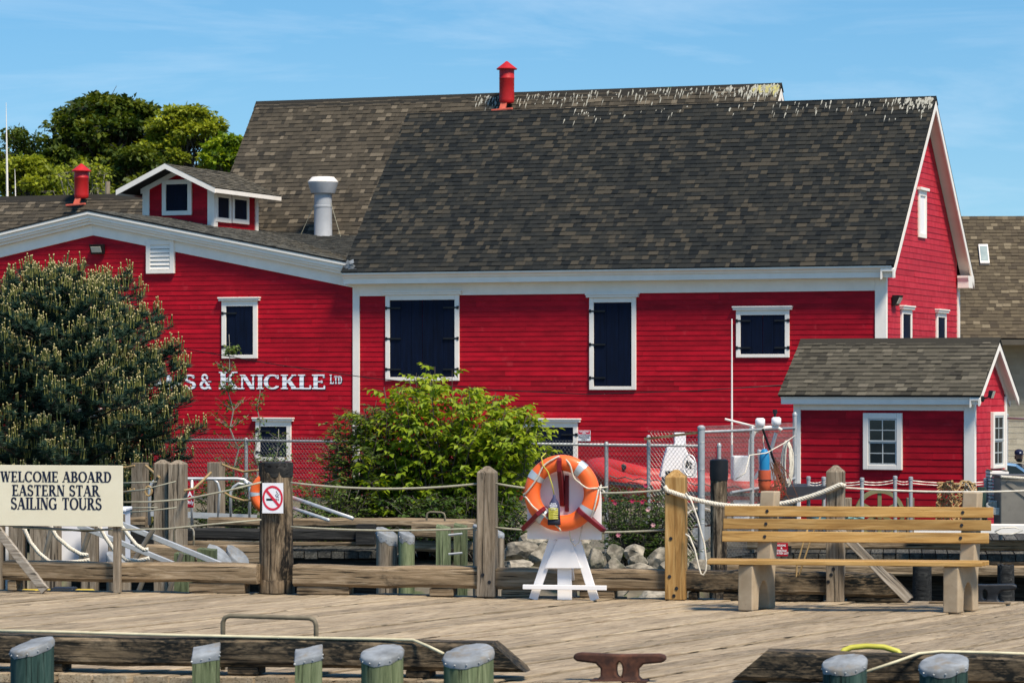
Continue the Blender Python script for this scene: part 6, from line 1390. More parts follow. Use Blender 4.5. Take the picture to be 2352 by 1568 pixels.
# twin post and rope posts
post('grey peaked post, left half of the twin mooring post', 357, 390, 1055, 1245, Frame(0, 42, 0, 8), 0, POSTZ, .05, zlow=-2.4, group='posts of the left wharf'); post('grey peaked post, right half of the twin mooring post', 391, 427, 1056, 1245, Frame(0, 41.9, 0, 8), 0, POSTZ, .05, zlow=-2.4, group='posts of the left wharf')
post('flat topped square post left of the twin post', 308, 336, 1062, 1210, Frame(0, 46.6, 0, 20), 0, POSTZ, 0, zlow=-.6, group='posts of the left wharf'); post('flat topped square post right of the twin post', 482, 511, 1061, 1200, Frame(0, 46.6, 0, 20), 0, POSTZ, 0, zlow=-.6, group='posts of the left wharf')
for lab, pts in (('tan rope from the right flat post to the tarred pile', [P(510, 1066, 46.4), P(530, 1074, 46.3), P(560, 1083, 46.2), P(590, 1080, 46), P(620, 1072, 46)]), ('lower tan rope from the right flat post', [P(510, 1127, 46.4), P(530, 1140, 46.3), P(560, 1149, 46.2), P(600, 1147, 46)]), ('tan rope from the left flat post to the twin post', [P(335, 1069, 46.4), P(350, 1082, 45), P(360, 1092, 43), P(366, 1096, 42)]), ('tan rope ending left of the left flat post', [P(270, 1072, 46.5), P(290, 1073, 46.5), P(309, 1069, 46.4)]), ('low tan rope ending left of the left flat post', [P(270, 1130, 46.5), P(290, 1129, 46.5), P(309, 1123, 46.4)]), ('tan rope from the twin post up to the right flat post', [P(425, 1126, 42.2), P(445, 1122, 43), P(465, 1104, 45), P(484, 1085, 46.4)])):
    line(lab, pts, .018, ROPET, tw=.07, group='tan ropes of the left wharf')
for lab, pts in (('upper thin line left of the twin post', [P(270, 1109, 42), P(360, 1106, 41.8)]), ('slanting thin line to the twin post', [P(270, 1130, 42), P(330, 1124, 41.8), P(404, 1105, 41.6)]), ('lower thin line left of the twin post', [P(270, 1166, 42), P(362, 1165, 41.9)]), ('low slanting thin line to the twin post', [P(270, 1177, 42), P(340, 1173, 41.8), P(405, 1165, 41.6)])):
    line(lab, pts, .009, LINE, group='thin lines of the twin post')
kn = MB(); 
for k_ in range(4): kn.tube([P(341, 1127, 46.2)+Vector((.05*math.cos(e*.7+k_), .03*math.sin(k_*2), .07*math.sin(e*.7+k_))) for e in range(9)], .014, 5)
tag(kn.build('rope_knot', ROPET, None), 'tan rope knot on the left flat topped post', 'rope')
# gangway hand rail (upper landing), its sloping rails, lower ramp rails
t = thing('gangway_rail', 'aluminium loop handrail of the gangway behind the twin post', 'handrail', P(460, 1210, 47)); O = t.location
def rt(pts, r, nm='rail', par=t, mat=ALU): q = [Vector(p)-par.location for p in pts]; return MB().tube(q, r, 10).build(nm, mat, par, smooth=True)
q47 = lambda u, v, Y=46.9: P(u, v, Y)
rt([q47(343, 1205), q47(344, 1125), q47(348, 1110), q47(358, 1101), q47(372, 1099), q47(545, 1099), q47(560, 1101), q47(572, 1109), q47(585, 1116, 46), q47(672, 1142, 44.5), q47(810, 1190, 43)], .026)
rt([q47(441, 1208), q47(441, 1101)], .024, 'stanchion'); rt([q47(573, 1198), q47(574, 1125), q47(570, 1112), q47(562, 1104)], .024, 'stanchion'); rt([q47(530, 1195), q47(530, 1130), q47(536, 1118), q47(548, 1110), q47(562, 1112)], .024, 'stanchion'); rt([q47(500, 1195), q47(505, 1125), q47(500, 1108), q47(492, 1101)], .02, 'stanchion')
rt([q47(585, 1128, 46), q47(672, 1166, 44.5), q47(755, 1194, 43)], .024)
MB().beam(q47(344, 1178)-O, q47(590, 1188)-O, .03, .085).build('kick_rail', ALU, t)
t = thing('gangway_ramp', 'square aluminium ramp rails sloping down behind the left curb log', 'handrail', P(300, 1300, 34.6)); O = t.location
MB().beam(P(180, 1206, 34.6)-O, P(402, 1296, 34.4)-O, .05, .055).build('rail', ALU, t, bevel=.006); MB().beam(P(262, 1196, 34.9)-O, P(508, 1296, 34.7)-O, .05, .06).build('rail', ALU, t, bevel=.006)
RAMPB = paint('dull_tube', (.24, .20, .15), (.17, .14, .10), .5, .3)
for (a_, b_2) in (((352, 1215), (300, 1300)), ((212, 1200), (180, 1300)), ((350, 1277), (318, 1358)), ((418, 1270), (388, 1358)), ((120, 1207), (100, 1290))): MB().tube([P(*a_, 34.75)-O, P(*b_2, 34.75)-O], .028, 8).build('strut', RAMPB, t)
# white dock box and dark posts behind the welcome sign
dbx = thing('dock_box', 'white box panel behind the welcome sign', 'box', P(215, 1296, 37)); MB().box(-.47, .36, 0, .6, -.02, .62).build('body', SIGNW, dbx, bevel=.01); MB().box(-.49, .38, -.02, .62, .621, .66).build('lid', SIGNW, dbx, bevel=.01)
for (u0, u1, lab) in ((-10, 8, 'dark post at the left frame edge under the sign'), (24, 58, 'dark brown plank post second from left under the sign'), (72, 138, 'wide brown plank post under the sign'), (190, 224, 'brown post right of the rope loops under the sign'), (252, 284, 'grey post behind the sign leg')):
    Fq = Frame(0, 36.2, 0, 6); post(lab, u0, u1, 1180, 1300, Fq, 0, POSTZ, 0, zlow=-2.4, dep=.2, group='posts under the welcome sign')
post('white painted post under the sign', 14, 24, 1195, 1270, Frame(0, 36.6, 0, 6), 0, WHITE, 0, zlow=-2.4, dep=.1, group='posts under the welcome sign')
for lab, pts in (('left white mooring rope loop hanging under the sign', [P(55, 1212, 33.4), P(70, 1245, 33.4), P(90, 1270, 33.4), P(115, 1290, 33.4), P(150, 1299-8, 33.4), P(190, 1288, 33.4), P(205, 1285, 33.4)]), ('second white mooring rope hanging under the sign', [P(115, 1206, 33.3), P(130, 1232, 33.3), P(160, 1258, 33.3), P(185, 1272, 33.3), P(202, 1274, 33.3)]), ('third white mooring rope hanging under the sign', [P(228, 1208, 33.4), P(243, 1235, 33.4), P(262, 1262, 33.4), P(290, 1285, 33.4), P(320, 1287, 33.4), P(342, 1281, 33.4)]), ('right white mooring rope hanging under the sign', [P(278, 1206, 33.3), P(296, 1230, 33.3), P(312, 1250, 33.3), P(330, 1262, 33.3), P(340, 1261, 33.3)])):
    k_ = .582; line(lab, [P(UC+(p.x/p.y*F), VH-(p.z-CH)/p.y*F, p.y) if False else Vector((((p.x/p.y*F+UC)*.99-UC)/F*p.y if False else p.x, p.y, p.z)) for p in pts], .022, ROPEW, tw=.085, name='mooring_rope', group='white mooring ropes under the sign')
line('dark wire with shackles under the sign', [P(-20, 1205, 33.0), P(60, 1207, 33), P(120, 1213, 33), P(200, 1219, 33), P(260, 1214, 33), P(300, 1216, 33)], .012, DARKIRON, name='wire', cat='wire')
yb_ = thing('yellow_float', 'yellow and black float low under the left curb log', 'float', P(115, 1352, 34.0)-Vector((0, 0, .05))); YB = paint('yellow_plastic', (.62, .42, .02), (.55, .36, .015), .4)
MB().box(-.35, .45, 0, .3, -.16, .035).build('hull', YB, yb_, bevel=.03); MB().box(.0, .26, -.02, .29, -.16, .06).build('strap', BLACK, yb_, bevel=.02)
# small red sign and teal box by the twin post
t = thing('members_sign', 'small maroon sign with white letters hung beside the twin post', 'sign', P(433, 1143, 44)); MB().box(-.09, .075, -.01, .01, -.135, .125).build('panel', SIGNM, t, bevel=.01)
MB().box(-.095, .08, .0, .012, -.14, .13).build('border', CREAM, t); sans('R.A.', .10, SIGNW, t, (-.01, -.012, .05), bold=.002); sans('rs Only', .075, SIGNW, t, (-.015, -.012, -.06), bold=.002, sx=.75)
tl = tag(MB().box(-.16, .16, -.1, .1, 0, .12).build('teal_box', paint('teal_paint', (.02, .06, .075), (.015, .05, .06), .5), None, bevel=.01, loc=P(276, 1182, 45)), 'small dark teal box right behind the welcome sign', 'box')
lifebuoy('orange lifebuoy half hidden behind the tarred pile', P(622, 1133, 44.6), R(-8), .235, .070, rope=False, bands=(182, 95, 275))
# ================================================================ third wharf, right, under the shed
V2 = Frame(4.5, 48.2, 0, 7)
wharf_edge('right', V2, 1640, 2720, 0, -.5, 14, 'old wharf deck with plank ends carrying the red shed')
GT = 'old timbers of the shed wharf'
lg = lambda *a_, **k_: log(*a_, fr_=V2, group=GT, name='wharf_timber', **k_)
lg('long grey curb timber on the shed wharf behind the bench', 1628, 2440, 1238, 1262, -.05, mat=LOGX, dep=.26)
lg('lower brown beam on the shed wharf front', 1640, 2440, 1296, 1322, -.35, mat=LOGX, dep=.2)
lg('mossy plank strip between the shed wharf beams', 1640, 2440, 1287, 1294, -.2, mat=LOGXD, dep=.12, cham=.008)
tag(MB().box(-1.5, 2, 0, .5, -.06, .06).build('white_plank', WHITE, None, loc=P(2330, 1215, 47.4), rot=(0, 0, V2.rz)), 'white painted plank on the shed wharf edge at right', 'board')
for (u0, u1, lab) in ((1700, 1745, 'dark pile under the shed wharf left of the bench'), (2095, 2140, 'dark pile under the shed wharf right of the leaning board'), (2290, 2330, 'dark pile under the shed wharf near the right edge')): post(lab, u0, u1, 1296, 1400, Frame(0, 46.9, 0, 6), 0, BLACKW, round_=True, zlow=-2.6, group='piles of the shed wharf', name='wharf_pile')
post('brown pile with black tar top left of the bench', 1632, 1670, 1056, 1240, Frame(0, 40.5, 0, 6), 0, PILEZ, round_=True, zlow=-2.4, name='tar_topped_pile')
smooth_by_angle(tag(MB().lathe([(.112, -.02), (.118, .05), (.116, .24), (.09, .255)], 18, jit=.03).build('tar_hood', BLACK, bpy.data.objects['tar_topped_pile'], loc=(0, 0, CH-(1056-VH)/F*40.5+2.4-.235)), None))
# pipe stanchions with chain along the shed wharf
st_u = (1859, 1902-6, 2089-280, 2019, 2092-40, 1999, 2054, 2267, 2293+16)
t = thing('chain_railing', 'low railing of grey pipes and chain in front of the shed', 'railing', P(2080, 1240, 50)); O = t.location
for u_ in (1857, 1889, 1985, 2060, 2054-60+60, 2265): pass
tops = [(1857, 1096), (1892, 1097), (1980, 1099), (2056, 1095), (2092, 1097), (2264, 1100), (2298, 1098)]
for u_, v_ in tops: smooth_by_angle(MB().lathe([(.030, 0), (.030, 1.0), (.036, 1.0), (.036, 1.04), (.018, 1.05)], 10).build('stanchion', GALV, t, loc=P(u_, v_, 49.6)-O-Vector((0, 0, 1.03))))
for dv in (6, 12, 78):
    ch = MB(); full = [(1857, 1100+dv)]+[(u_, v_+dv) for u_, v_ in tops[1:]]+[(2420, 1102+dv)]
    for (ua, va), (ub, vb) in zip(full, full[1:]): ch.tube(sag(P(ua, va, 49.6)-O, P(ub, vb, 49.6)-O, .03, 10), [.006+.004*(k_ % 2) for k_ in range(11)], 5)
    ch.build('chain', WIRE, t)
# netting draped over the railing, wheel drum, coils, barrels
def net(label, u0, u1, v0, v1, Y):
    mb = MB(); nu, nv = 17, 15; g = {}
    for i in range(nu+1):
        for j in range(nv+1): g[i, j] = P(u0+(u1-u0)*i/nu+random.gauss(0, 1.5)-(8-16*i/nu)*j/nv, v0+(v1-v0)*j/nv+random.gauss(0, 1.5)+3*math.sin(i*.9), Y+random.uniform(-.06, .06)+.1*math.sin(i*.7))
    for i in range(nu):
        for j in range(nv):
            if random.random() < .9: mb.tube([g[i, j], g[i+1, j+1]], .011, 4)
            if random.random() < .9: mb.tube([g[i+1, j], g[i, j+1]], .011, 4)
    for i in range(nu): mb.tube([g[i, 0], g[i+1, 0]], .02, 5)
    tag(mb.build('fishing_net', ROPET, None), label, 'net')
net('tan rope netting draped on the railing before the shed corner', 2155, 2242, 1108, 1205, 49.2)
dr = thing('cable_drum', 'olive spoked wooden wheel standing before the shed', 'wheel', P(2020, 1180, 50.4)); OL = paint('olive_paint', (.22, .21, .10), (.15, .14, .065), .7)
rw = .40; mb = MB(); poly = [(rw*math.cos(R(a_)), rw*math.sin(R(a_))) for a_ in range(0, 360, 12)]
rim = MB(); n = 36
for i in range(n): 
    a0, a1 = 2*math.pi*i/n, 2*math.pi*(i+1)/n; rim.hexa([(rw*.84*math.cos(a0), -.05, rw*.84*math.sin(a0)), (rw*math.cos(a0), -.05, rw*math.sin(a0)), (rw*math.cos(a1), -.05, rw*math.sin(a1)), (rw*.84*math.cos(a1), -.05, rw*.84*math.sin(a1))], [(rw*.84*math.cos(a0), .05, rw*.84*math.sin(a0)), (rw*math.cos(a0), .05, rw*math.sin(a0)), (rw*math.cos(a1), .05, rw*math.sin(a1)), (rw*.84*math.cos(a1), .05, rw*.84*math.sin(a1))])
rim.build('rim', OL, dr)
for a_ in (90, 150, 210, 270, 330, 30): MB().beam((0, 0, 0), (rw*.86*math.cos(R(a_)), 0, rw*.86*math.sin(R(a_))), .06, .06).build('spoke', OL, dr)
MB().tube([(0, -.08, 0), (0, .3, 0)], .07, 12).build('hub', OL, dr)
for sx_ in (-1, 1): MB().box(sx_*.5-.06, sx_*.5+.06, .0, .12, -.45, .26).build('bearer', POSTZ, dr, bevel=.01)
TQ = paint('turquoise_rope', (.22, .42, .42), (.14, .30, .31), .8, ns=20)
cl = MB()
for k_ in range(26): y_ = random.uniform(0, .5); cl.tube(sag(P(1850+random.uniform(0, 60), 1182+random.uniform(-6, 24), 49.3+y_), P(1920+random.uniform(0, 70), 1182+random.uniform(-6, 24), 49.3+y_), random.uniform(-.05, .08), 8), .022, 5)
tag(cl.build('rope_heap', TQ, None, smooth=True), 'heap of turquoise rope behind the bench slats', 'rope')
# bin, pot, green post, coil at right
bn = thing('waste_bin', 'large grey brown bin at the right edge beyond the railing', 'bin', P(2352, 1222, 49.0)); BINM = paint('bin_grey', (.20, .18, .145), (.15, .135, .11), .6, ns=3, dirt=(.10, .09, .08), dlo=.55, dhi=.7)
MB().box(-.42, .7, -.35, .35, 0, .86).build('body', BINM, bn, bevel=.02); MB().box(-.44, .72, -.37, .37, .861, .90).build('lid', paint('bin_lid', (.09, .08, .07)), bn, bevel=.01); MB().beam((-.32, -.36, .80), (.5, -.36, .2), .02, .07).build('strap', BINM, bn); twisted(MB(), [(-.42, -.40, .88), (0, -.40, .85), (.7, -.40, .88)], .02, .08).build('lid_rope', ROPEW, bn)
tr_ = thing('lobster_trap', 'white slatted trap stacked beside the bin', 'trap', P(2288, 1180, 49.6))
for k_ in range(9): MB().box(-.13, .16, -.25, .25, .055*k_+.2, .055*k_+.235).build('slat', WHITE, tr_)
for sx_ in (-.11, .13): MB().box(sx_-.012, sx_+.012, -.24, .24, 0, .70).build('frame', POSTZ, tr_)
post('short dark green post with black top near the shed corner', 2245, 2264, 1118, 1220, Frame(0, 49.0, 0, 0), 0, DGREENZ, 0, zlow=-.5)
co = MB()
for k_ in range(5): co.tube([P(2292, 1160+k_*3, 48.9)+Vector((.17*math.cos(e*.4), .12*math.sin(e*.4), .05*math.sin(e*.4))) for e in range(16)], .02, 5, closed=True)
tag(co.build('rope_coil', ROPEW, None), 'coil of pale rope left of the bin', 'rope')
line('pale rope with dark splice lying on the white plank', [P(2285, 1220, 47), P(2300, 1212, 47), P(2330, 1210, 47), P(2350, 1218, 47), P(2325, 1226, 47), P(2295, 1226, 47), P(2285, 1220, 47)], .012, ROPEW)
# blue car behind the shed, seated person with cap
cr_ = thing('parked_car', 'light blue car roof and windscreen behind the shed corner', 'car', P(2330, 1110, 62)-Vector((0, 0, .56)), R(8)); CARB = paint('car_blue', (.13, .24, .36), (.12, .22, .34), .25, .3, coat=.6)
MB().prism([(-.75, .0), (1.6, 0), (1.6, .55), (.55, .62), (.05, .95), (-.55, 1.02), (-.75, .85)], lambda a_, b2, tt: (a_, tt, b2), 0, 1.6).build('body', CARB, cr_, bevel=.06)
MB().prism([(.52, .64), (.09, .93), (.06, .90), (.46, .63)], lambda a_, b2, tt: (a_, tt, b2+.015), .12, 1.48).build('windscreen', GLASS, cr_)
MB().prism([(.40, .64), (.02, .90), (-.5, .96), (-.6, .64)], lambda a_, b2, tt: (a_, tt, b2), -.008, .002).build('side_window', GLASS, cr_)
for wx in (-.35, 1.2): MB().tube([(wx, -.02, .02), (wx, .2, .02)], .30, 18).build('wheel', BLACK, cr_)
def person():
    pp = thing('person', 'seated person in a navy cap at the right edge behind the car', 'person', (P(2340, 1105, 65).x, 65, -.60), R(10))
    me = bpy.data.meshes.new('body'); jn = [(0,0,.45), (0,.02,.70), (0,.03,.95), (0,.03,1.06), (.18,.03,.93), (.24,-.02,.66), (.20,-.26,.58), (-.18,.03,.93), (-.24,-.02,.66), (-.20,-.26,.58), (.10,0,.42), (.12,-.42,.44), (.12,-.44,.05), (.12,-.56,.02), (-.10,0,.42), (-.12,-.42,.44), (-.12,-.44,.05), (-.12,-.56,.02)]
    ed = [(0,1),(1,2),(2,3),(2,4),(4,5),(5,6),(2,7),(7,8),(8,9),(0,10),(10,11),(11,12),(12,13),(0,14),(14,15),(15,16),(16,17)]
    rd = [.16,.15,.14,.055,.075,.052,.038,.075,.052,.038,.10,.075,.05,.04,.10,.075,.05,.04]
    me.from_pydata(jn, ed, []); ob = put('body', me, pp); ob.modifiers.new('skin', 'SKIN'); sv = me.skin_vertices[0].data
    for i, r_ in enumerate(rd): sv[i].radius = (r_, r_)
    sv[0].use_root = True
    s2 = ob.modifiers.new('sub', 'SUBSURF'); s2.levels = 2; s2.render_levels = 2; me.materials.append(paint('dark_jacket', (.03, .03, .035), (.02, .02, .025), .9))
    SKIN = paint('skin', (.34, .18, .11), (.28, .14, .09), .55); HAIR = paint('dark_hair', (.02, .015, .012), (.012, .01, .008), .7); CAPM = paint('navy_cap', (.012, .016, .05), (.010, .013, .04), .8)
    hd = MB(); hd.lathe([(.03, .0), (.062, .025), (.078, .075), (.083, .12), (.078, .165), (.055, .205), (.02, .225)], 18, (0, 0, 0))
    h_ = hd.build('head', SKIN, pp, smooth=True, loc=(0, -.01, 1.08)); MB().hexa([(-.016,-.10,.09),(.016,-.10,.09),(.012,-.07,.09),(-.012,-.07,.09)], [(-.006,-.08,.135),(.006,-.08,.135),(.006,-.06,.135),(-.006,-.06,.135)]).build('nose', SKIN, h_)
    MB().lathe([(.086, .0), (.088, .06), (.07, .09)], 16, (0, .018, 0)).build('hair', HAIR, h_, loc=(0, 0, .06)); bd = MB().lathe([(.05, .0), (.066, .03), (.06, .06)], 14, (0, -.025, .005)); bd.build('beard', HAIR, h_)
    MB().lathe([(.090, .0), (.092, .04), (.078, .085), (.03, .11)], 18).build('cap', CAPM, pp, smooth=True, loc=(0, -.005, 1.235)); MB().prism([(-.075, -.06), (-.06, -.155), (0, -.175), (.06, -.155), (.075, -.06)], lambda a_, b2, tt: (a_, b2, tt-.10*(b2+.06)*-.6), 1.236, 1.248).build('cap_visor', CAPM, pp)
    MB().box(-.018, .018, -.0985, -.094, 1.262, 1.285).build('cap_badge', SIGNW, pp)
person()
# ================================================================ inflatable boat on its trailer behind the fence
rb_ = thing('inflatable_boat', 'red inflatable boat with white console behind the chain link fence', 'boat', P(1560, 1190, 49.3)); O = rb_.location; HYP = paint('hypalon_red', (.46, .022, .014), (.38, .014, .010), .45, ns=3); HYPD = paint('grey_patch', (.035, .035, .04), (.025, .025, .03), .6)
bp = lambda u, v, Y=49.0: P(u, v, Y)-O
smooth_by_angle(MB().tube([bp(1362, 1072, 49.8), bp(1380, 1088, 49.4), bp(1410, 1104, 49.1), bp(1450, 1117, 48.9), bp(1500, 1121), bp(1600, 1123), bp(1720, 1126), bp(1790, 1128), bp(1805, 1128)], [.14, .165, .175, .18, .18, .18, .18, .17, .06], 16).build('tube', HYP, rb_))
smooth_by_angle(MB().tube([bp(1362, 1072, 49.9), bp(1385, 1071, 50.4), bp(1430, 1082, 50.8), bp(1480, 1094, 51), bp(1560, 1104, 51), bp(1700, 1110, 51), bp(1790, 1112, 51)], [.14, .155, .16, .16, .16, .16, .1], 16).build('tube', HYP, rb_))
MB().beam(bp(1400, 1108, 48.76), bp(1500, 1120, 48.7), .01, .05).build('rub_strake', HYPD, rb_); MB().beam(bp(1500, 1131, 48.75), bp(1780, 1136, 48.75), .02, .06).build('rub_strake', HYPD, rb_); MB().beam(bp(1385, 1077, 49.6), bp(1470, 1098, 49.3), .05, .05).build('rub_strake', HYPD, rb_)
for (ua, va, ub, vb) in ((1452, 1117, 1462, 1118.5), (1520, 1121.3, 1532, 1121.5), (1640, 1124, 1652, 1124.3)): MB().tube([bp(ua, va, 48.95), bp(ub, vb, 48.95)], .187, 16).build('tube_band', HYPD, rb_, smooth=True)
line_pts = [bp(1400+18*k_, 1092+1.5*k_+(5 if k_ % 2 else 0), 48.72) for k_ in range(18)]; MB().tube(line_pts, .010, 5).build('grab_line', BLACK, rb_)
for (u_, v_) in ((1432, 1072), (1402, 1068)): MB().lathe([(.05, -.01), (.05, .012), (.03, .02)], 12).build('valve', BLACK, rb_, loc=tuple(bp(u_, v_, 50.55)), rot=(R(80), 0, 0))
MB().prism([(-.9, 0), (2.4, 0), (2.5, .2), (-1.2, .2)], lambda a_, b2, tt: (a_, tt, b2), -.1, 1.4).build('hull', HYPD, rb_, loc=tuple(bp(1540, 1146, 49.2)))
cs = MB().prism([(-.28, 0), (.33, 0), (.33, .36), (.22, .46), (.14, .62), (.0, .66), (-.14, .60), (-.20, .40)], lambda a_, b2, tt: (a_, tt, b2), 0, .45).build('console', WHITEB, rb_, bevel=.02, loc=tuple(bp(1553, 1116, 49.7))); MB().box(-.02, .16, .1, .35, .62, .84).build('screen', WHITEB, cs, bevel=.015); MB().box(-.17, -.02, -.006, .0, .14, .24).build('hatch', BLACK, cs); MB().prism([(.14, .30), (.24, .27), (.25, .36), (.17, .42)], lambda a_, b2, tt: (a_, tt, b2), -.006, -.001).build('gauge', BLACK, cs)
wh = MB(); wc = bp(1583, 1068, 49.6); wq = [wc+Vector((.10*math.cos(e*.393), .06*math.sin(e*.393)-.1, .165*math.sin(e*.393))) for e in range(16)]; wh.tube(wq, .014, 6, closed=True)
for e in range(0, 16, 5): wh.tube([wc+Vector((0, -.1, 0)), wq[e]], .008, 5)
wh.build('steering_wheel', ALU, rb_, smooth=True)
MB().prism([(-.2, 0), (.25, 0), (.30, .03), (.0, .06), (-.35, .05)], lambda a_, b2, tt: (a_, tt, b2), 0, .35).build('seat', WHITEB, rb_, loc=tuple(bp(1500, 1108, 49.2)))
MB().box(-.14, .14, 0, .5, 0, 1.0).build('stern_bracket', WHITEB, rb_, loc=tuple(bp(1705, 1195, 48.9)), bevel=.02)
tr2 = thing('boat_trailer', 'boat trailer wheel and frame half hidden by the fence', 'trailer', P(1612, 1262, 48.6)); O2 = tr2.location
tw_ = MB()
for r_, wq_ in ((.25, .09),): tw_.tube([Vector((r_*math.cos(e*.3142), 0, r_*math.sin(e*.3142)+.28)) for e in range(20)], .085, 10, closed=True)
tw_.build('tyre', BLACK, tr2, smooth=True); MB().tube([(0, -.05, .28), (0, .05, .28)], .15, 16).build('rim', GALV, tr2)
fd = MB(); 
for k_ in range(10): a0, a1 = R(20+14*k_), R(34+14*k_); fd.hexa([(.36*math.cos(a0), -.13, .28+.36*math.sin(a0)), (.37*math.cos(a0), -.13, .28+.37*math.sin(a0)), (.37*math.cos(a1), -.13, .28+.37*math.sin(a1)), (.36*math.cos(a1), -.13, .28+.36*math.sin(a1))], [(.36*math.cos(a0), .13, .28+.36*math.sin(a0)), (.37*math.cos(a0), .13, .28+.37*math.sin(a0)), (.37*math.cos(a1), .13, .28+.37*math.sin(a1)), (.36*math.cos(a1), .13, .28+.36*math.sin(a1))])
fd.build('mudguard', WHITE, tr2); MB().beam((-1.2, .25, .42), (1.4, .25, .42), .08, .08).build('frame', GALV, tr2)
# grey gear, outboard, pole, buoys hanging on the panel
ob_ = thing('outboard_motor', 'grey white outboard motor parts behind the chain link panel', 'motor', P(1775, 1190, 49.8)); OBM = paint('grey_cowl', (.42, .43, .45), (.30, .31, .34), .4, .3, ns=4)
MB().prism([(-.3, 0), (.1, -.05), (.32, .22), (.30, .42), (.05, .50), (-.22, .34)], lambda a_, b2, tt: (a_, tt, b2), -.15, .15).build('cowl', OBM, ob_, bevel=.06); MB().prism([(-.18, .45), (.08, .5), (-.02, 1.05), (-.25, 1.1)], lambda a_, b2, tt: (a_, tt, b2), -.06, .06).build('leg', OBM, ob_, bevel=.03); MB().tube([(-.3, 0, .6), (-.05, 0, 1.0), (.05, 0, 1.35)], .03, 8).build('tiller', OBM, ob_); MB().prism([(-.05, -.4), (.35, -.35), (.4, -.1), (.0, -.08)], lambda a_, b2, tt: (a_, tt, b2), -.1, .1).build('lower_unit', OBM, ob_, bevel=.04)
by = thing('fishing_buoy', 'blue and orange fishing buoy hanging on the chain link panel', 'buoy', P(1756, 1105, 47.6)); BLU = paint('buoy_blue', (.015, .20, .40), (.012, .17, .34), .5); BOR = paint('buoy_orange', (.58, .11, .04), (.48, .08, .03), .55)
smooth_by_angle(MB().lathe([(.03, -.18), (.075, -.14), (.095, -.05), (.097, .14), (.096, .17)], 18).build('lower_half', BOR, by), 60); smooth_by_angle(MB().lathe([(.075, .171), (.078, .35), (.06, .45), (.03, .49)], 18).build('upper_half', BLU, by), 60); MB().tube([(.1*math.cos(e*.7), .1*math.sin(e*.7), .02) for e in range(9)], .008, 5, closed=True).build('band', BLACK, by); MB().tube([(0, 0, .48), (-.02, .02, .62), (.0, .03, .85)], .007, 5).build('hanging_line', ROPEW, by)
tn_ = MB()
for k_ in range(22): a_ = P(1775+random.gauss(0, 6), 1060+random.gauss(0, 8), 47.7); tn_.tube([a_, a_+Vector((random.uniform(0, .25), 0, -.2)), a_+Vector((random.uniform(-.1, .3), 0, -.45+random.uniform(-.1, .1))), a_+Vector((random.uniform(-.1, .1), 0, -.5))], .007, 4)
tag(tn_.build('rope_tangle', paint('rust_rope', (.20, .07, .03), (.10, .04, .02), .9), None), 'tangle of rusty brown line beside the blue and orange buoy', 'rope')
rc = MB(); 
for k_ in range(6): rc.tube([P(1809, 1038, 48.4)+Vector(((.035+.012*k_)*math.cos(e*.449)+random.uniform(-.006, .006), .015*k_, (.30+.012*k_)*math.sin(e*.449)-.18)) for e in range(14)], .010, 5, closed=True)
tag(rc.build('rope_hank', ROPEW, None), 'hank of pale rope hanging beside the shed corner', 'rope')
tag(MB().tube([P(1752, 985, 47.5), P(1803, 1130, 47.9)], .018, 8).build('black_pole', BLACK, None), 'thin black pole leaning against the chain link panel', 'pole')
an = thing('whip_antenna', 'tall white whip antenna rising behind the chain link panel', 'antenna', P(1681, 1160, 49.4)); MB().tube([(0, 0, 0), (0, 0, .95)], .020, 8).build('mount', GALV, an); MB().tube([(0, 0, .95), (0, 0, 2.92)], [.017, .010], 8).build('whip', WHITE, an)
ma = thing('radar_arch', 'white antenna arm and lamps above the chain link panel', 'antenna', P(1745, 1190, 49)); O3 = ma.location
MB().tube([P(1665, 962, 49)-O3, P(1745, 982, 49)-O3], .017, 6).build('arm', WHITE, ma); MB().tube([P(1722, 1060, 49)-O3, P(1724, 1010, 49)-O3, P(1735, 990, 49)-O3, P(1750, 983, 49)-O3, P(1785, 980, 49)-O3, P(1795, 988, 49)-O3], .03, 8).build('arch', WHITE, ma, smooth=True)
for (u_, v_) in ((1746, 970), (1783, 968)): MB().lathe([(.05, -.06), (.075, -.04), (.075, .05), (.05, .07)], 14).build('lamp', WHITEB, ma, smooth=True, loc=P(u_, v_, 49)-O3)
MB().lathe([(.02, -.1), (.02, .03), (.035, .04), (.035, .1)], 10).build('mast_light', BLACK, ma, loc=P(1780, 955, 49)-O3)
line('thin white line slung along the chain link panel', [P(1690, 1100, 47), P(1712, 1085, 47), P(1722, 1045, 47.2), P(1760, 1040, 47.5), P(1800, 1018, 48), P(1826, 1000, 49)], .009, ROPEW)
line('black overhead wire crossing the warehouse wall', [B.world(B.fr(640+0, 800, -.9)[0]-3, -.9, B.fr(440, 790, -.9)[1]), B.world(B.fr(640, 835, -.9)[0], -.9, B.fr(640, 838, -.9)[1]), B.world(B.fr(850, 868, -.9)[0], -.9, B.fr(850, 868, -.9)[1]), B.world(B.fr(1130, 895, -.9)[0], -.9, B.fr(1130, 895, -.9)[1]), B.world(B.fr(1350, 905, -.9)[0], -.9, B.fr(1350, 905, -.9)[1]), B.world(B.fr(1600, 897, -.9)[0], -.9, B.fr(1600, 897, -.9)[1]), B.world(B.fr(1830, 882, -.9)[0], -.9, B.fr(1830, 882, -.9)[1])], .010, BLACK, name='overhead_wire', cat='wire')
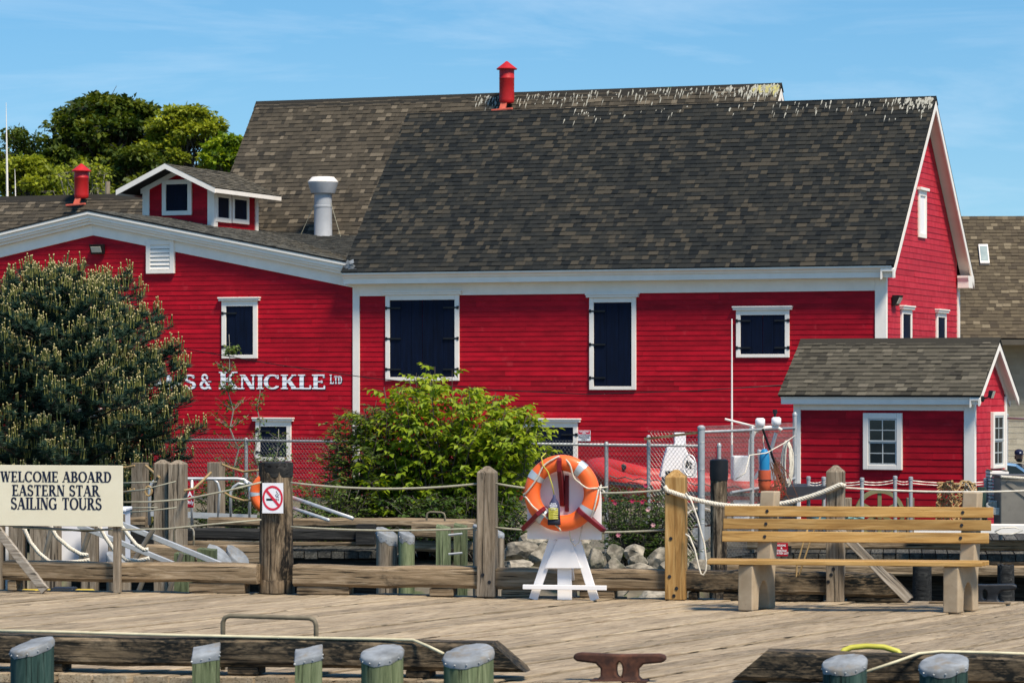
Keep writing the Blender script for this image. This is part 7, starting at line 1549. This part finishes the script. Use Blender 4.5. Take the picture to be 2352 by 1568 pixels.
# masts beyond the left roof
tag(MB().tube([P(17, 470, 92), P(15.5, 350, 92), P(14, 236, 92)], [.038, .026, .006], 8).build('flag_mast', WHITE, None), 'tall thin white mast above the low left roof', 'mast')
tag(MB().tube([P(36, 470, 92), P(35, 420, 92), P(34, 388, 92)], [.018, .014, .005], 6).build('short_mast', WHITE, None), 'short thin mast right of the tall white mast', 'mast')
tag(MB().tube([P(247, 460, 95), P(247, 417, 95)], .075, 10).build('wooden_pole', POSTZ, None), 'pale wooden pole stub left of the cupola', 'pole')
# ================================================================ boulders between the wharves
ROCK = paint('granite_boulder', (.40, .34, .25), (.10, .085, .06), .9, ns=7, lo=.36, hi=.64, bmp=1.0, dirt=(.05, .055, .03), dlo=.52, dhi=.66, rnd=.3)
def boulder(label, u0, u1, v0, v1, Y, seed):
    rr = random.Random(seed); bmn = bmesh.new(); bmesh.ops.create_icosphere(bmn, subdivisions=4, radius=1); so_ = Vector((seed*3.1, seed*1.7, 0))
    planes = [(Vector((rr.gauss(0, 1), rr.gauss(0, 1), rr.gauss(0, .8))).normalized(), rr.uniform(.52, .92)) for _ in range(16)]
    for v in bmn.verts:
        p = v.co.copy()
        for n_, d_ in planes:
            e = p.dot(n_)-d_
            if e > 0: p -= n_*e*.97
        v.co = p*(1+.10*mnoise.noise(p*1.8+so_)+.06*mnoise.noise(p*4.5+so_)+.03*mnoise.noise(p*11+so_))
    c = P((u0+u1)/2, (v0+v1)/2, Y); sx_ = (u1-u0)/2/F*Y*1.18; sz_ = (v1-v0)/2/F*Y*1.2
    for v in bmn.verts: v.co = Vector((v.co.x*sx_, v.co.y*max(sx_, sz_)*.8, v.co.z*sz_))
    me = bpy.data.meshes.new('boulder'); bmn.to_mesh(me); bmn.free(); me.materials.append(ROCK); o = put('boulder', me); o.location = c; o.rotation_euler = (0, 0, rr.uniform(-.2, .2)); smooth_by_angle(o, 15)
    return tag(o, label, 'boulder', 'boulders on the shore')
for k_, (lab, u0, u1, v0, v1, Y) in enumerate((
    ('pale flat boulder leftmost in the front row by the middle post', 1150, 1222, 1282, 1318, 41.6), ('big dark boulder at far left behind the middle post', 1150, 1236, 1246, 1290, 43.6), ('tall tan boulder left of the stand legs', 1215, 1276, 1250, 1302, 42.4),
    ('dark boulder between the stand legs', 1268, 1330, 1255, 1310, 42.6), ('squarish tan boulder just right of the stand gusset', 1344, 1388, 1262, 1312, 41.8), ('rounded tan boulder in the back row right of the stand', 1386, 1434, 1254, 1300, 43.0),
    ('tilted pale boulder in front of the rounded tan one', 1384, 1440, 1282, 1318, 41.4), ('dark boulder at back under the rose bush', 1428, 1480, 1252, 1285, 44.0), ('light crusted boulder left of the thin fence post', 1440, 1492, 1272, 1305, 42.2),
    ('low pale boulder in the front row left of the yellow post', 1434, 1500, 1292, 1322, 41.2), ('pointed grey boulder behind the thin fence post', 1486, 1545, 1262, 1312, 43.6), ('mossy boulder behind the yellow post', 1510, 1580, 1285, 1322, 41.6),
    ('small dark boulder between the tan ones in back', 1330, 1362, 1250, 1282, 43.8), ('grey boulder right of the yellow post', 1572, 1640, 1282, 1325, 42.8), ('white boulder seen below the curb log left of the yellow post', 1452, 1560, 1350, 1400, 37.5), ('pale boulder seen below the curb log behind the stand', 1360, 1440, 1340, 1390, 38.2), ('dark mossy boulder low behind the bush foot', 1180, 1262, 1225, 1262, 44.6), ('dark boulder in the back row behind the stand board', 1290, 1360, 1232, 1266, 44.8))): boulder(lab, u0, u1, v0, v1, Y, 40+k_)
print('mid ground ok', len(bpy.data.objects))
